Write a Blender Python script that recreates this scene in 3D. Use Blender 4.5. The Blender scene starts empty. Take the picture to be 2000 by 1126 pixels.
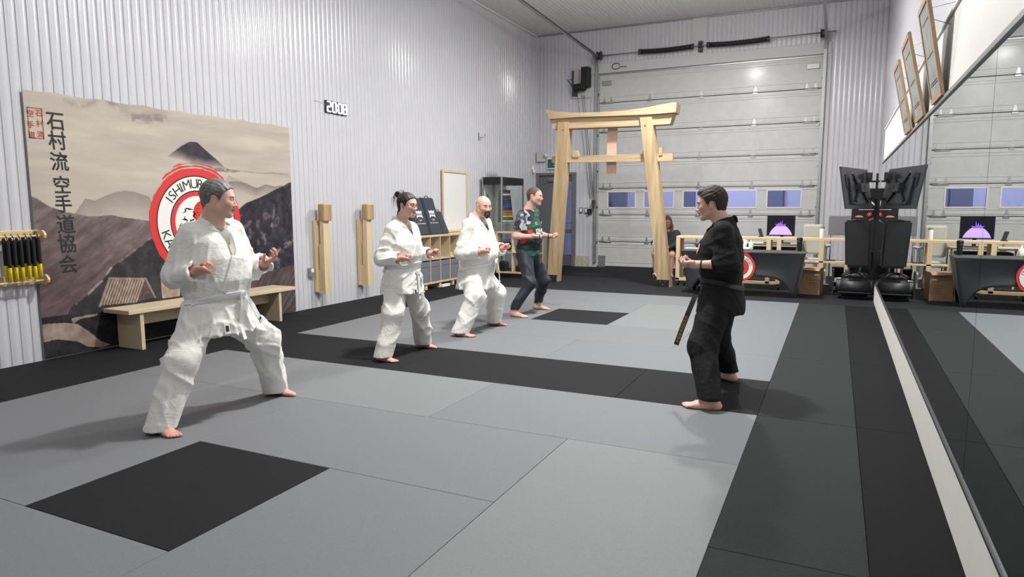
import bpy, bmesh, math, random
import numpy as np
from mathutils import Vector, Matrix, Euler
random.seed(7); rng = np.random.default_rng(7)
SC = bpy.context.scene; COL = SC.collection; PI = math.pi

# ---------------------------------------------------------------- camera
F_PX = 1319.858; S = 1.1
CAM = np.array([0.45222, -1.94770, 1.54701]); PITCH, YAW, ROLL = -0.12028, 0.44437, -0.0013
def _basis():
    cy, sy, cp, sp, cr, sr = math.cos(YAW), math.sin(YAW), math.cos(PITCH), math.sin(PITCH), math.cos(ROLL), math.sin(ROLL)
    f = np.array([-sy*cp, cy*cp, sp]); rt = np.array([cy, sy, 0.]); up = np.cross(rt, f)
    return cr*rt+sr*up, -sr*rt+cr*up, f
RT, UP, FW = _basis()
cd = bpy.data.cameras.new('camera'); cam = bpy.data.objects.new('camera', cd); COL.objects.link(cam)
cd.sensor_width = 36; cd.sensor_fit = 'HORIZONTAL'; cd.lens = F_PX/2000*36; cd.clip_start = .05; cd.clip_end = 200
M = Matrix.Identity(4)
for r in range(3):
    M[r][0], M[r][1], M[r][2], M[r][3] = RT[r], UP[r], -FW[r], CAM[r]
cam.matrix_world = M; SC.camera = cam
# ---------------------------------------------------------------- colour management, world, lamps
vs = SC.view_settings; vs.view_transform = 'Standard'; vs.look = 'None'; vs.gamma = 1; vs.use_curve_mapping = False; vs.exposure = 0.0
SC.display_settings.display_device = 'sRGB'
W = bpy.data.worlds.new('world'); SC.world = W; W.use_nodes = True
W.node_tree.nodes['Background'].inputs[0].default_value = (.36, .37, .50, 1); W.node_tree.nodes['Background'].inputs[1].default_value = .35
LAMPS = [(-2.15, 4.1, 5.5, 335, .24), (-1.9, 9.6, 5.5, 370, .26), (-2.15, -2.2, 5.5, 70, .26)]
def area_lamp(x, y, z, power, size, i):
    l = bpy.data.lights.new('ceiling_lamp', 'AREA'); l.shape = 'DISK'; l.size = size*1.4; l.energy = power; l.color = (1, .985, .96); l.spread = math.radians(180)
    o = bpy.data.objects.new('ceiling_lamp', l); COL.objects.link(o); o.location = (x, y, z)
    l2 = bpy.data.lights.new('fill_point', 'POINT'); l2.energy = power*.09; l2.shadow_soft_size = .25; l2.color = (1, .985, .96)  # added weak fill under each lamp, lifts the ceiling
    o = bpy.data.objects.new('fill_point', l2); COL.objects.link(o); o.location = (x, y, z-.35)
    l3 = bpy.data.lights.new('ceiling_fill', 'AREA'); l3.shape = 'DISK'; l3.size = .5; l3.energy = power*.38; l3.color = (1, .985, .96)  # added upward fill that brightens the ceiling, no fixture of its own
    o = bpy.data.objects.new('ceiling_fill', l3); COL.objects.link(o); o.location = (x, y, z-.75); o.rotation_euler = (PI, 0, 0)
for i, a in enumerate(LAMPS): area_lamp(*a, i)

# ---------------------------------------------------------------- helpers
def ray(px, py): return FW+RT*(px-1000)/F_PX-UP*(py-563)/F_PX
def on(ax, px, py, val):
    d = ray(px, py); return CAM+d*(val-CAM[ax])/d[ax]
def onX(px, py, v): return on(0, px, py, v)
def onY(px, py, v): return on(1, px, py, v)
def onZ(px, py, v=0.): return on(2, px, py, v)

MATS = {}
def srgb(c):
    c = np.array(c, float)/255.; return tuple(np.where(c <= .04045, c/12.92, ((c+.055)/1.055)**2.4))
def mat(name, rgb, rough=.6, metal=0., noise=0., nscale=20., bump=0., bscale=200., spec=.5, emit=None, estr=1., coat=0., attr=None, crease=0., cscale=9., alpha=None, trans=0., stretch=None, wood=False, c2=None, sheen=0.):
    if name in MATS: return MATS[name]
    m = bpy.data.materials.new(name); m.use_nodes = True; nt = m.node_tree; b = nt.nodes['Principled BSDF']
    col = (*srgb(rgb), 1)
    b.inputs['Base Color'].default_value = col; b.inputs['Roughness'].default_value = rough; b.inputs['Metallic'].default_value = metal
    b.inputs['Specular IOR Level'].default_value = spec
    if coat: b.inputs['Coat Weight'].default_value = coat; b.inputs['Coat Roughness'].default_value = .15
    if trans: b.inputs['Transmission Weight'].default_value = trans
    if sheen: b.inputs['Sheen Weight'].default_value = sheen
    if emit is not None:
        b.inputs['Emission Color'].default_value = (*srgb(emit), 1); b.inputs['Emission Strength'].default_value = estr
    L = nt.links.new; src = None
    tc = nt.nodes.new('ShaderNodeTexCoord'); mp = nt.nodes.new('ShaderNodeMapping'); L(tc.outputs['Object'], mp.inputs['Vector'])
    if stretch: mp.inputs['Scale'].default_value = stretch
    if attr:
        a = nt.nodes.new('ShaderNodeAttribute'); a.attribute_name = attr; src = a.outputs['Color']
    if noise or wood:
        n = nt.nodes.new('ShaderNodeTexNoise'); n.inputs['Scale'].default_value = nscale; n.inputs['Detail'].default_value = 6 if not wood else 3
        if wood: n.inputs['Distortion'].default_value = .6
        L(mp.outputs[0], n.inputs['Vector'])
        mx = nt.nodes.new('ShaderNodeMix'); mx.data_type = 'RGBA'
        d = np.array(srgb(rgb))
        if c2 is not None: lo, hi = srgb(c2), tuple(d)
        else: lo, hi = tuple(d*(1-noise)), tuple(np.minimum(d*(1+noise), 1))
        if src is None:
            mx.inputs[6].default_value = (*lo, 1); mx.inputs[7].default_value = (*hi, 1)
        else:
            mx.blend_type = 'MULTIPLY'; mx.inputs[0].default_value = 1
        rp = nt.nodes.new('ShaderNodeMapRange'); rp.inputs[1].default_value = .3; rp.inputs[2].default_value = .7
        fac = n.outputs[0]
        if wood:
            w = nt.nodes.new('ShaderNodeTexWave'); w.inputs['Scale'].default_value = nscale*.9; w.inputs['Distortion'].default_value = 7; w.inputs['Detail'].default_value = 3; w.inputs['Detail Scale'].default_value = 1.2
            w.bands_direction = 'DIAGONAL'
            L(mp.outputs[0], w.inputs['Vector'])
            ad = nt.nodes.new('ShaderNodeMath'); ad.operation = 'MULTIPLY_ADD'; ad.inputs[1].default_value = .1; L(w.outputs['Fac'], ad.inputs[0])
            m2 = nt.nodes.new('ShaderNodeMath'); m2.operation = 'MULTIPLY'; m2.inputs[1].default_value = .9; L(n.outputs[0], m2.inputs[0]); L(m2.outputs[0], ad.inputs[2]); fac = ad.outputs[0]
        L(fac, rp.inputs[0])
        if src is None: L(rp.outputs[0], mx.inputs[0]); src = mx.outputs[2]
        else:
            rp.inputs[3].default_value = 1-noise; rp.inputs[4].default_value = 1.; L(src, mx.inputs[6]); L(rp.outputs[0], mx.inputs[7]); src = mx.outputs[2]
    if src is not None: L(src, b.inputs['Base Color'])
    if bump:
        n2 = nt.nodes.new('ShaderNodeTexNoise'); n2.inputs['Scale'].default_value = bscale; n2.inputs['Detail'].default_value = 2; L(tc.outputs['Object'], n2.inputs['Vector'])
        bp = nt.nodes.new('ShaderNodeBump'); bp.inputs['Strength'].default_value = bump; bp.inputs['Distance'].default_value = .004
        L(n2.outputs[0], bp.inputs['Height']); L(bp.outputs[0], b.inputs['Normal'])
    if crease:                                    # crumpled cotton: two sets of thin ridges
        nb_ = b.inputs['Normal'].links[0].from_node if b.inputs['Normal'].links else None
        hs = []
        for sc_, st in ((cscale, (1., 1., .55)), (cscale*2.1, (.8, .8, 1.4))):
            m2 = nt.nodes.new('ShaderNodeMapping'); m2.inputs['Scale'].default_value = st; m2.inputs['Rotation'].default_value = (.5, .3*sc_, .4); L(tc.outputs['Object'], m2.inputs['Vector'])
            n3 = nt.nodes.new('ShaderNodeTexNoise'); n3.inputs['Scale'].default_value = sc_; n3.inputs['Detail'].default_value = 1.5; n3.inputs['Distortion'].default_value = 1.1; L(m2.outputs[0], n3.inputs['Vector'])
            q1 = nt.nodes.new('ShaderNodeMath'); q1.operation = 'SUBTRACT'; q1.inputs[1].default_value = .5; L(n3.outputs[0], q1.inputs[0])
            q2 = nt.nodes.new('ShaderNodeMath'); q2.operation = 'ABSOLUTE'; L(q1.outputs[0], q2.inputs[0])
            q3 = nt.nodes.new('ShaderNodeMath'); q3.operation = 'POWER'; q3.inputs[1].default_value = .6; L(q2.outputs[0], q3.inputs[0]); hs.append(q3)
        q4 = nt.nodes.new('ShaderNodeMath'); q4.operation = 'MULTIPLY_ADD'; q4.inputs[1].default_value = .5; L(hs[1].outputs[0], q4.inputs[0]); L(hs[0].outputs[0], q4.inputs[2])
        bp = nt.nodes.new('ShaderNodeBump'); bp.inputs['Strength'].default_value = crease; bp.inputs['Distance'].default_value = .03; bp.invert = True
        L(q4.outputs[0], bp.inputs['Height'])
        if nb_ is not None: L(nb_.outputs[0], bp.inputs['Normal'])
        L(bp.outputs[0], b.inputs['Normal'])
    MATS[name] = m; return m

class MB:
    """mesh builder: collects shapes in world coordinates, links ONE object"""
    def __init__(s): s.v = []; s.f = []; s.m = []; s.sm = []
    def add(s, vs_, fs, mi=0, smooth=False):
        o = len(s.v); s.v += [tuple(map(float, p)) for p in vs_]; s.f += [tuple(i+o for i in f) for f in fs]; s.m += [mi]*len(fs); s.sm += [smooth]*len(fs); return s
    def bmadd(s, bm, mi=0, smooth=False):
        bm.verts.ensure_lookup_table(); bm.verts.index_update()
        s.add([v.co for v in bm.verts], [[v.index for v in f.verts] for f in bm.faces], mi, smooth); bm.free(); return s
    def box(s, x0, x1, y0, y1, z0, z1, bev=0., mi=0, T=None, seg=2):
        bm = bmesh.new(); bmesh.ops.create_cube(bm, size=1)
        for v in bm.verts: v.co = Vector(((x0+x1)/2+v.co.x*(x1-x0), (y0+y1)/2+v.co.y*(y1-y0), (z0+z1)/2+v.co.z*(z1-z0)))
        if bev: bmesh.ops.bevel(bm, geom=list(bm.edges), offset=bev, segments=seg, affect='EDGES', profile=.5)
        if T is not None: bm.transform(T)
        return s.bmadd(bm, mi)
    def bar(s, a, b, w, d, bev=0., mi=0, up=(0, 0, 1), taper=1.):
        """rectangular bar from a to b; w across, d along the 'up' side"""
        a = Vector(a); b = Vector(b); z = (b-a).normalized(); u = Vector(up)
        if abs(z.dot(u)) > .99: u = Vector((0, 1, 0))
        x = u.cross(z).normalized(); y = z.cross(x); L_ = (b-a).length
        T = Matrix(((x.x, y.x, z.x, a.x), (x.y, y.y, z.y, a.y), (x.z, y.z, z.z, a.z), (0, 0, 0, 1)))
        bm = bmesh.new(); bmesh.ops.create_cube(bm, size=1)
        for v in bm.verts:
            k = taper if v.co.z > 0 else 1
            v.co = Vector((v.co.x*w*k, v.co.y*d*k, (v.co.z+.5)*L_))
        if bev: bmesh.ops.bevel(bm, geom=list(bm.edges), offset=bev, segments=2, affect='EDGES', profile=.5)
        bm.transform(T); return s.bmadd(bm, mi)
    def tube(s, path, r, n=10, mi=0, caps=True, smooth=True, closed=False):
        P = [Vector(p) for p in path]; N = len(P); rs = r if hasattr(r, '__len__') else [r]*N
        vs_, fs = [], []; prev = None
        for i, p in enumerate(P):
            if closed: t = (P[(i+1) % N]-P[i-1])
            else: t = (P[min(i+1, N-1)]-P[max(i-1, 0)])
            t = t.normalized()
            if prev is None:
                a = Vector((0, 0, 1)) if abs(t.z) < .9 else Vector((1, 0, 0)); x = a.cross(t).normalized()
            else: x = (prev-t*prev.dot(t)).normalized()
            prev = x; y = t.cross(x)
            for k in range(n):
                an = 2*PI*k/n; vs_.append(p+(x*math.cos(an)+y*math.sin(an))*rs[i])
        M_ = N if closed else N-1
        for i in range(M_):
            for k in range(n):
                a0 = i*n+k; a1 = i*n+(k+1) % n; b0 = ((i+1) % N)*n+k; b1 = ((i+1) % N)*n+(k+1) % n
                fs.append((a0, a1, b1, b0))
        if caps and not closed: fs += [tuple(reversed(range(n))), tuple(range((N-1)*n, N*n))]
        return s.add(vs_, fs, mi, smooth)
    def cyl(s, a, b, r0, r1=None, n=20, mi=0, smooth=True):
        return s.tube([a, b], [r0, r0 if r1 is None else r1], n, mi, smooth=smooth)
    def lathe(s, prof, c=(0, 0, 0), n=28, mi=0, axis='z', sx=1., sy=1.):
        vs_, fs = [], []
        for (r, z) in prof:
            for k in range(n):
                an = 2*PI*k/n; p = (r*math.cos(an)*sx, r*math.sin(an)*sy, z)
                if axis == 'x': p = (p[2], p[0], p[1])
                if axis == 'y': p = (p[0], p[2], p[1])
                vs_.append((p[0]+c[0], p[1]+c[1], p[2]+c[2]))
        for i in range(len(prof)-1):
            for k in range(n): fs.append((i*n+k, i*n+(k+1) % n, (i+1)*n+(k+1) % n, (i+1)*n+k))
        fs += [tuple(reversed(range(n))), tuple(range((len(prof)-1)*n, len(prof)*n))]
        return s.add(vs_, fs, mi, True)
    def prism(s, poly, vec, mi=0):
        """closed polygon (list of 3-D points) swept along vec"""
        n = len(poly); P = [Vector(p) for p in poly]; v = Vector(vec)
        return s.add(P+[p+v for p in P], [tuple(reversed(range(n))), tuple(range(n, 2*n))]+[(i, (i+1) % n, n+(i+1) % n, n+i) for i in range(n)], mi)
    def ball(s, c, r, n=16, mi=0, T=None):
        bm = bmesh.new(); bmesh.ops.create_uvsphere(bm, u_segments=n, v_segments=n*2//3, radius=1)
        rr = r if hasattr(r, '__len__') else (r, r, r)
        for v in bm.verts: v.co = Vector((v.co.x*rr[0], v.co.y*rr[1], v.co.z*rr[2]))
        if T is not None: bm.transform(T)
        for v in bm.verts: v.co += Vector(c)
        return s.bmadd(bm, mi, True)
    def build(s, name, m, parent=None, base=None, fixn=True):
        me = bpy.data.meshes.new(name); v = np.array(s.v)
        if parent is not None: org = np.array(parent['_b'])
        elif base is not None: org = np.array(base, float)
        else: org = np.array([(v[:, 0].min()+v[:, 0].max())/2, (v[:, 1].min()+v[:, 1].max())/2, v[:, 2].min()])
        me.from_pydata([tuple(p) for p in v-org], [], s.f)
        ms = m if isinstance(m, (list, tuple)) else [m]
        for k in ms: me.materials.append(k)
        me.polygons.foreach_set('material_index', s.m); me.polygons.foreach_set('use_smooth', s.sm); me.update()
        if fixn:
            bm = bmesh.new(); bm.from_mesh(me); bmesh.ops.recalc_face_normals(bm, faces=bm.faces); bm.to_mesh(me); bm.free()
        o = bpy.data.objects.new(name, me); COL.objects.link(o)
        if parent is not None:
            o.parent = parent
            g = np.array(parent['_g']) if '_g' in parent else np.zeros(3)
        else: o.location = org
        o['_b'] = tuple(org)
        return o
def tag(o, label=None, cat=None, group=None, kind=None):
    if label: o['label'] = label
    if cat: o['category'] = cat
    if group: o['group'] = group
    if kind: o['kind'] = kind
    return o
def thing(name, loc, label, cat, group=None):
    o = bpy.data.objects.new(name, None); COL.objects.link(o); o.location = loc; o.empty_display_size = .1; o['_b'] = tuple(map(float, loc))
    return tag(o, label, cat, group)
def struct(o): o['kind'] = 'structure'; return o
def copy_tree(o, dloc, label=None):
    """copy a thing and its parts; only the top object moves"""
    c = o.copy(); COL.objects.link(c); c.location = Vector(o.location)+Vector(dloc)
    if label: c['label'] = label
    def rec(src, dst):
        for ch in [q for q in list(bpy.data.objects) if q.parent == src]:
            d = ch.copy(); COL.objects.link(d); d.parent = dst; rec(ch, d)
    rec(o, c); return c

def text_geo(txt, size=1., bold=0., align='CENTER'):
    """a text's outline filled as a flat mesh: (verts Nx2, faces)"""
    cu = bpy.data.curves.new('t', 'FONT'); cu.body = txt; cu.size = size; cu.align_x = align; cu.align_y = 'CENTER'; cu.offset = bold; cu.resolution_u = 3
    o = bpy.data.objects.new('t', cu); COL.objects.link(o)
    dg = bpy.context.evaluated_depsgraph_get(); me = bpy.data.meshes.new_from_object(o.evaluated_get(dg))
    v = np.array([tuple(q.co) for q in me.vertices]) if len(me.vertices) else np.zeros((0, 3)); f = [tuple(p.vertices) for p in me.polygons]
    bpy.data.objects.remove(o); bpy.data.curves.remove(cu); bpy.data.meshes.remove(me)
    return v, f
def add_text(mb, txt, c, u, v, size, bold=0., mi=0, align='CENTER', lift=0., rot=0., sx=1., sy=1., fit=False, thick=0.):
    """lay text on the plane through c with axes u (reading direction) and v (up)"""
    P, Fc = text_geo(txt, size, bold, align)
    if not len(P): return
    if fit: P[:, :2] -= (P[:, :2].min(0)+P[:, :2].max(0))/2
    u = Vector(u).normalized(); v = Vector(v).normalized(); n = u.cross(v); c = Vector(c)+n*lift
    cr, sr = math.cos(rot), math.sin(rot)
    pts = []
    for p in P:
        x, y = p[0]*sx, p[1]*sy; x, y = x*cr-y*sr, x*sr+y*cr
        pts.append(c+u*x+v*y)
    mb.add(pts, Fc, mi)
def add_poly(mb, pts2, c, u, v, lift=0., mi=0):
    u = Vector(u); v = Vector(v); n = u.cross(v); c = Vector(c)+n*lift
    mb.add([c+u*p[0]+v*p[1] for p in pts2], [tuple(range(len(pts2)))], mi)
def add_ring(mb, c, u, v, r0, r1, lift=0., mi=0, n=64, a0=0., a1=2*PI, jit=0.):
    pts = []; u = Vector(u); v = Vector(v); nn = u.cross(v); c = Vector(c)+nn*lift; full = abs(a1-a0-2*PI) < 1e-6
    K = n if full else n+1
    for k in range(K):
        a = a0+(a1-a0)*k/n; d = u*math.cos(a)+v*math.sin(a); j = 1+jit*(math.sin(7*a)+math.sin(17*a+1)*.6+math.sin(41*a)*.5)
        pts += [c+d*r0, c+d*r1*j]
    fs = [(2*k, 2*((k+1) % K), 2*((k+1) % K)+1, 2*k+1) for k in range(n)]
    mb.add(pts, fs, mi)
# ================================================================ THE ROOM
LX, FY, CZ = -6.765, 14.74, 5.93
RWX = 1.27                                       # upper right wall
def mx(y): return 1.027+.0062*(y-1.)             # face of the mirror wall
m_wall = mat('wall_white', (203, 203, 208), rough=.38, noise=.02, nscale=3, coat=.8)
m_ceil = mat('ceiling_white', (222, 222, 222), rough=.5)
m_board = mat('board_white', (228, 227, 222), rough=.45, noise=.015, nscale=4)
m_strip = mat('strip_white', (226, 225, 220), rough=.5, noise=.02, nscale=9)
m_black = mat('mat_black', (30, 31, 33), rough=.85, noise=.12, nscale=60, bump=.35, bscale=260, spec=.18)
m_black2 = mat('mat_black_shaded', (19, 20, 22), rough=.85, noise=.12, nscale=60, bump=.3, bscale=260, spec=.14)  # floor strip by the mirror: its shade is put into a deeper black
m_black3 = mat('mat_black_lit', (42, 44, 45), rough=.85, noise=.12, nscale=60, bump=.35, bscale=260, spec=.18)  # lit side of that strip: the light is put into a paler black
m_grey = mat('mat_grey', (114, 116, 119), rough=.62, noise=.05, nscale=70, bump=.4, bscale=260, spec=.35)
m_grey2 = mat('mat_grey_light', (120, 123, 124), rough=.6, noise=.05, nscale=70, bump=.4, bscale=260, spec=.35)
m_grey3 = mat('mat_grey_blue', (111, 115, 119), rough=.6, noise=.05, nscale=70, bump=.4, bscale=260, spec=.35)
m_steel = mat('galvanised', (168, 170, 172), rough=.4, metal=.75, noise=.08, nscale=15)
m_dsteel = mat('dark_steel', (70, 72, 75), rough=.45, metal=.6)
m_blackm = mat('black_matte', (24, 24, 26), rough=.55)
m_blackp = mat('black_plastic', (26, 27, 29), rough=.5, bump=.1, bscale=300)
m_pine = mat('pine', (224, 204, 168), rough=.5, wood=True, noise=.1, nscale=6, c2=(208, 182, 142), stretch=(1, 1, .12))
m_pineh = mat('pine_horizontal', (226, 202, 160), rough=.5, wood=True, noise=.1, nscale=6, c2=(212, 182, 136), stretch=(1, .12, 1))
m_birch = mat('birch_ply', (214, 198, 168), rough=.5, wood=True, noise=.1, nscale=4, c2=(202, 184, 152), stretch=(1, .15, 1))
m_torii = mat('torii_wood', (192, 170, 134), rough=.6, wood=True, noise=.2, nscale=26, c2=(154, 128, 94), stretch=(1, 1, .04))
m_toriih = mat('torii_wood_beam', (194, 172, 138), rough=.6, wood=True, noise=.2, nscale=26, c2=(154, 128, 96), stretch=(.04, 1, 1))
m_red = mat('print_red', (214, 52, 48), rough=.6)
m_white = mat('print_white', (238, 236, 232), rough=.6)
m_ink = mat('print_ink', (38, 34, 36), rough=.7)
m_seal = mat('seal_red', (170, 84, 72), rough=.7)
m_chrome = mat('chrome', (200, 200, 202), rough=.2, metal=1.)
def glass(name, tint, refl=.1):
    m = bpy.data.materials.new(name); m.use_nodes = True; nt = m.node_tree; nt.nodes.clear()
    o = nt.nodes.new('ShaderNodeOutputMaterial'); mx_ = nt.nodes.new('ShaderNodeMixShader'); t = nt.nodes.new('ShaderNodeBsdfTransparent'); g = nt.nodes.new('ShaderNodeBsdfGlossy')
    t.inputs[0].default_value = (*tint, 1); g.inputs[1].default_value = .03; mx_.inputs[0].default_value = .06
    nt.links.new(t.outputs[0], mx_.inputs[1]); nt.links.new(g.outputs[0], mx_.inputs[2]); nt.links.new(mx_.outputs[0], o.inputs[0]); return m
m_glassy = glass('clear_glass', (.93, .96, .95))

def ribwall(name, fixed, c0, c1, z0, z1, axis, sgn, pitch=.1016, depth=.014, m=m_wall):
    """ribbed liner panel: real vertical grooves. axis='y' runs along y at x=fixed"""
    bl_ = .0045; prof = [(0., -bl_), (.011, -bl_*.44), (.022, -bl_*.1), (.032, 0.), (.042, -bl_*.1), (.053, -bl_*.44), (.064, -bl_), (.071, -depth), (.085, -depth), (.093, -bl_)]
    pts = []; n = int(math.ceil((c1-c0)/pitch))
    for i in range(n):
        for (t, d) in prof:
            p = c0+i*pitch+t
            if p <= c1: pts.append((p, d))
    pts.append((c1, 0.)); vs_ = []; fs = []
    for (p, d) in pts:
        q = fixed+sgn*d
        for z in (z0, z1): vs_.append((q, p, z) if axis == 'y' else (p, q, z))
    for i in range(len(pts)-1): fs.append((2*i, 2*i+2, 2*i+3, 2*i+1))
    b = MB(); b.add(vs_, fs, 0, True)
    # a solid back so the wall has thickness
    q = fixed-sgn*.12
    bx = (min(q, fixed-sgn*.03), max(q, fixed-sgn*.03))
    if axis == 'y': b.box(bx[0], bx[1], c0, c1, z0, z1)
    else: b.box(c0, c1, bx[0], bx[1], z0, z1)
    o = b.build(name, m, fixn=False); o.data.set_sharp_from_angle(angle=.6); return struct(o)
BY = -6.
ribwall('wall_left', LX, BY, FY, -.03, CZ, 'y', 1)
ribwall('wall_far', FY, LX, -6.76, 0, CZ, 'x', -1) if False else None
# far wall: left of the exit door, over it, between the doors, header over the garage door, right
DX0, DX1, DZ = -6.74, -5.70, 2.36               # exit door opening
GX0, GX1, GZ = -5.06, .05, 4.86                 # garage door opening
ribwall('wall_far', FY, LX-.02, GX0-.2, DZ+.06, CZ, 'x', -1)
ribwall('wall_far_pier', FY, DX1+.05, GX0-.2, .28, DZ+.06, 'x', -1)
ribwall('wall_far_header', FY, GX0-.2, GX1+.12, GZ+.2, CZ, 'x', -1)
ribwall('wall_far_right', FY, GX1+.12, RWX+.02, .28, CZ, 'x', -1)
b = MB(); b.box(DX1+.05, GX0-.2, FY-.06, FY+.12, -.03, .28, .01); b.box(GX1+.14, RWX, FY-.06, FY+.12, -.03, .28, .01)
struct(b.build('wall_far_curb', mat('concrete', (178, 172, 158), rough=.85, noise=.18, nscale=14, bump=.5, bscale=60)))
b = MB(); b.box(GX0-.22, GX1+.14, FY-.05, FY+.1, GZ-.02, GZ+.22, .006); b.box(GX0-.22, GX0-.01, FY-.02, FY+.1, 0, GZ, .004); b.box(GX1-.0, GX1+.16, FY-.03, FY+.1, 0, GZ+.1, .004)
struct(b.build('trim_1', mat('trim_grey', (196, 197, 198), rough=.5)))
b = MB(); b.box(-2.78, -2.46, FY-.035, FY+.0, GZ+.2, CZ, .003)
struct(b.build('trim_2', mat('trim_pale', (200, 201, 202), rough=.35, coat=.5)))
# ceiling with faint ribs + edge mouldings
ny = 0; b = MB(); vs_ = []; fs = []
xs = np.arange(LX-.1, RWX+.2, .1016)
for i, x in enumerate(xs):
    for (t, d) in ((0, 0), (.07, 0), (.078, .006), (.094, .006)):
        for y in (BY, FY+.1): vs_.append((x+t, y, CZ+d))
k = len(vs_)//2
for i in range(k-1): fs.append((2*i, 2*i+1, 2*i+3, 2*i+2))
b.add(vs_, fs); b.box(LX-.1, RWX+.2, BY, FY+.1, CZ+.03, CZ+.1); struct(b.build('ceiling', m_ceil, fixn=False))
b = MB(); b.box(LX, RWX, FY-.045, FY-.0, CZ-.035, CZ-.005); struct(b.build('trim_3', m_steel))
b = MB(); b.box(LX, LX+.04, BY, FY, CZ-.05, CZ-.005, .006); struct(b.build('trim_4', m_ceil))
# behind the camera
ribwall('wall_near', BY, LX, RWX, -.03, CZ, 'x', 1)
# right wall: ribbed above, smooth furred-out board below that carries the mirrors
ribwall('wall_right', RWX, BY, FY, -.03, CZ, 'y', -1)
YE = 10.42                                     # far end of the furred-out part
def yslab(y0, y1, x0f, x1f, z0, z1):            # slab that follows the slightly skewed face
    b = MB(); P = [(x0f(y0), y0), (x1f(y0), y0), (x1f(y1), y1), (x0f(y1), y1)]
    b.prism([(p[0], p[1], z0) for p in P], (0, 0, z1-z0)); return b
b = yslab(BY, YE, lambda y: mx(y)+.012, lambda y: RWX-.004, -.03, 2.74); struct(b.build('wall_right_board', m_board))
b = yslab(BY, YE, lambda y: mx(y)-.002, lambda y: RWX-.004, 2.74, 2.757); struct(b.build('trim_5', m_board))
b = yslab(BY, YE, lambda y: mx(y)-.004, lambda y: mx(y)+.012, -.002, .30); struct(b.build('baseboard_right', m_strip))
b = yslab(BY, YE, lambda y: mx(y)-.010, lambda y: mx(y)+.012, .30, .315); b2 = yslab(BY, YE, lambda y: mx(y)-.012, lambda y: mx(y)+.012, 2.215, 2.24)
struct(b.build('trim_6', m_dsteel)); struct(b2.build('trim_7', m_steel))
m_mirror = mat('mirror_silver', (222, 226, 224), rough=.0, metal=1.)
m_edge = mat('mirror_edge', (70, 84, 80), rough=.3)
sy_ = onX(1908, 620, mx(2.1))[1]
ys = [YE, sy_+6.6*0+4.9, sy_, sy_-2.4, sy_-4.8, BY+.2]
ys = [YE, sy_+4.86, sy_+2.43, sy_, sy_-2.43, sy_-4.86]
ys = [YE, sy_+4.88, sy_, sy_-2.44, BY+.1]
lab = ['large wall mirror panel beside the black free-standing bag, beyond the joint','wall mirror panel nearer than the joint, at the right picture edge', 'wall mirror panel nearer than the joint, at the right picture edge', 'wall mirror panel beside the camera, outside the picture']
for i in range(4):
    y1, y0 = ys[i], ys[i+1]
    if y1-y0 < .2: continue
    b = yslab(y0+.003, y1-.003, lambda y: mx(y), lambda y: mx(y)+.006, .315, 2.215)
    o = b.build('wall_mirror', m_mirror); tag(o, lab[i], 'mirror', 'wall mirror panels')
# ---------------------------------------------------------------- floor and mats
GU, GV = 1.1, 1.0876
b = MB(); b.box(LX-.1, RWX+.1, BY, FY+.1, -.15, -.028); b.box(LX-.0, RWX, 9*GV, FY+.1, -.03, 0)
struct(b.build('floor', mat('rubber_floor', (31, 32, 35), rough=.8, noise=.15, nscale=30, bump=.3, bscale=220, spec=.22)))
mats = [ # i0,i1,j0,j1,shade
 (-3,-2,0,1,'k'),(-3,-2,6,7,'k'),
 (-4,-2,2,3,'l'),(-1,0,0,2,'l'),(-2,0,2,3,'g'),(-3,-1,1,2,'g'),(-2,-1,-1,1,'g'),(-1,0,-2,0,'g'),(-2,-1,-3,-1,'g'),(-3,-2,-2,0,'g'),(-4,-3,-2,0,'g'),(-4,-3,0,2,'g'),(-5,-4,2,3,'g'),(-5,-4,0,2,'g'),(-5,-4,-2,0,'g'),
 (-5,-3,3,4,'k'),(-3,-1,3,4,'k'),(-1,1,3,4,'k'),
 (-5,-4,4,6,'g'),(-4,-2,4,5,'g'),(-2,0,4,5,'b'),(-4,-3,5,6,'g'),(-3,-1,5,6,'g'),(-1,0,5,7,'b'),(-2,-1,6,8,'l'),(-1,0,7,9,'b'),(-5,-4,6,8,'g'),(-4,-3,6,8,'g'),(-3,-2,7,8,'g'),(-3,-1,8,9,'g'),(-5,-3,8,9,'g')]
def order(w): return ['first', 'second', 'third', 'fourth', 'fifth', 'sixth', 'seventh'][w]
def matlabel(i0, i1, j0, j1, c):
    cname = {'k': 'black', 'g': 'grey', 'l': 'light grey', 'b': 'blue-grey'}[c]
    size = 'square' if (i1-i0 == 1 and j1-j0 == 1) else ('lengthways' if j1-j0 == 2 else 'crossways')
    col = '%s column from the right' % order(max(-i1, 0))
    row = 'in the black band' if (j0, j1) == (3, 4) else ('%s row before the black band' % order(3-j1) if j1 <= 3 else '%s row past the black band' % order(j0-4))
    return '%s %s mat, %s, %s' % (cname, size, col, row)
SHD = {'k': m_black, 'g': m_grey, 'l': m_grey2, 'b': m_grey3}
def floor_mat(x0, x1, y0, y1, m, label, group):
    g = .0012; o = MB().box(x0+g, x1-g, y0+g, y1-g, -.028, 0, .0022, seg=1).build('floor_mat', m); tag(o, label, 'mat', group)
for (i0, i1, j0, j1, c) in mats:
    if (i0, i1) == (-1, 1): floor_mat(-GU, 0, 3*GV, 4*GV, m_black, matlabel(-1, 0, 3, 4, 'k'), 'black mats'); continue
    floor_mat(i0*GU, i1*GU, j0*GV, j1*GV, SHD[c], matlabel(i0, i1, j0, j1, c), 'black mats' if c == 'k' else 'grey mats')
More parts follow.
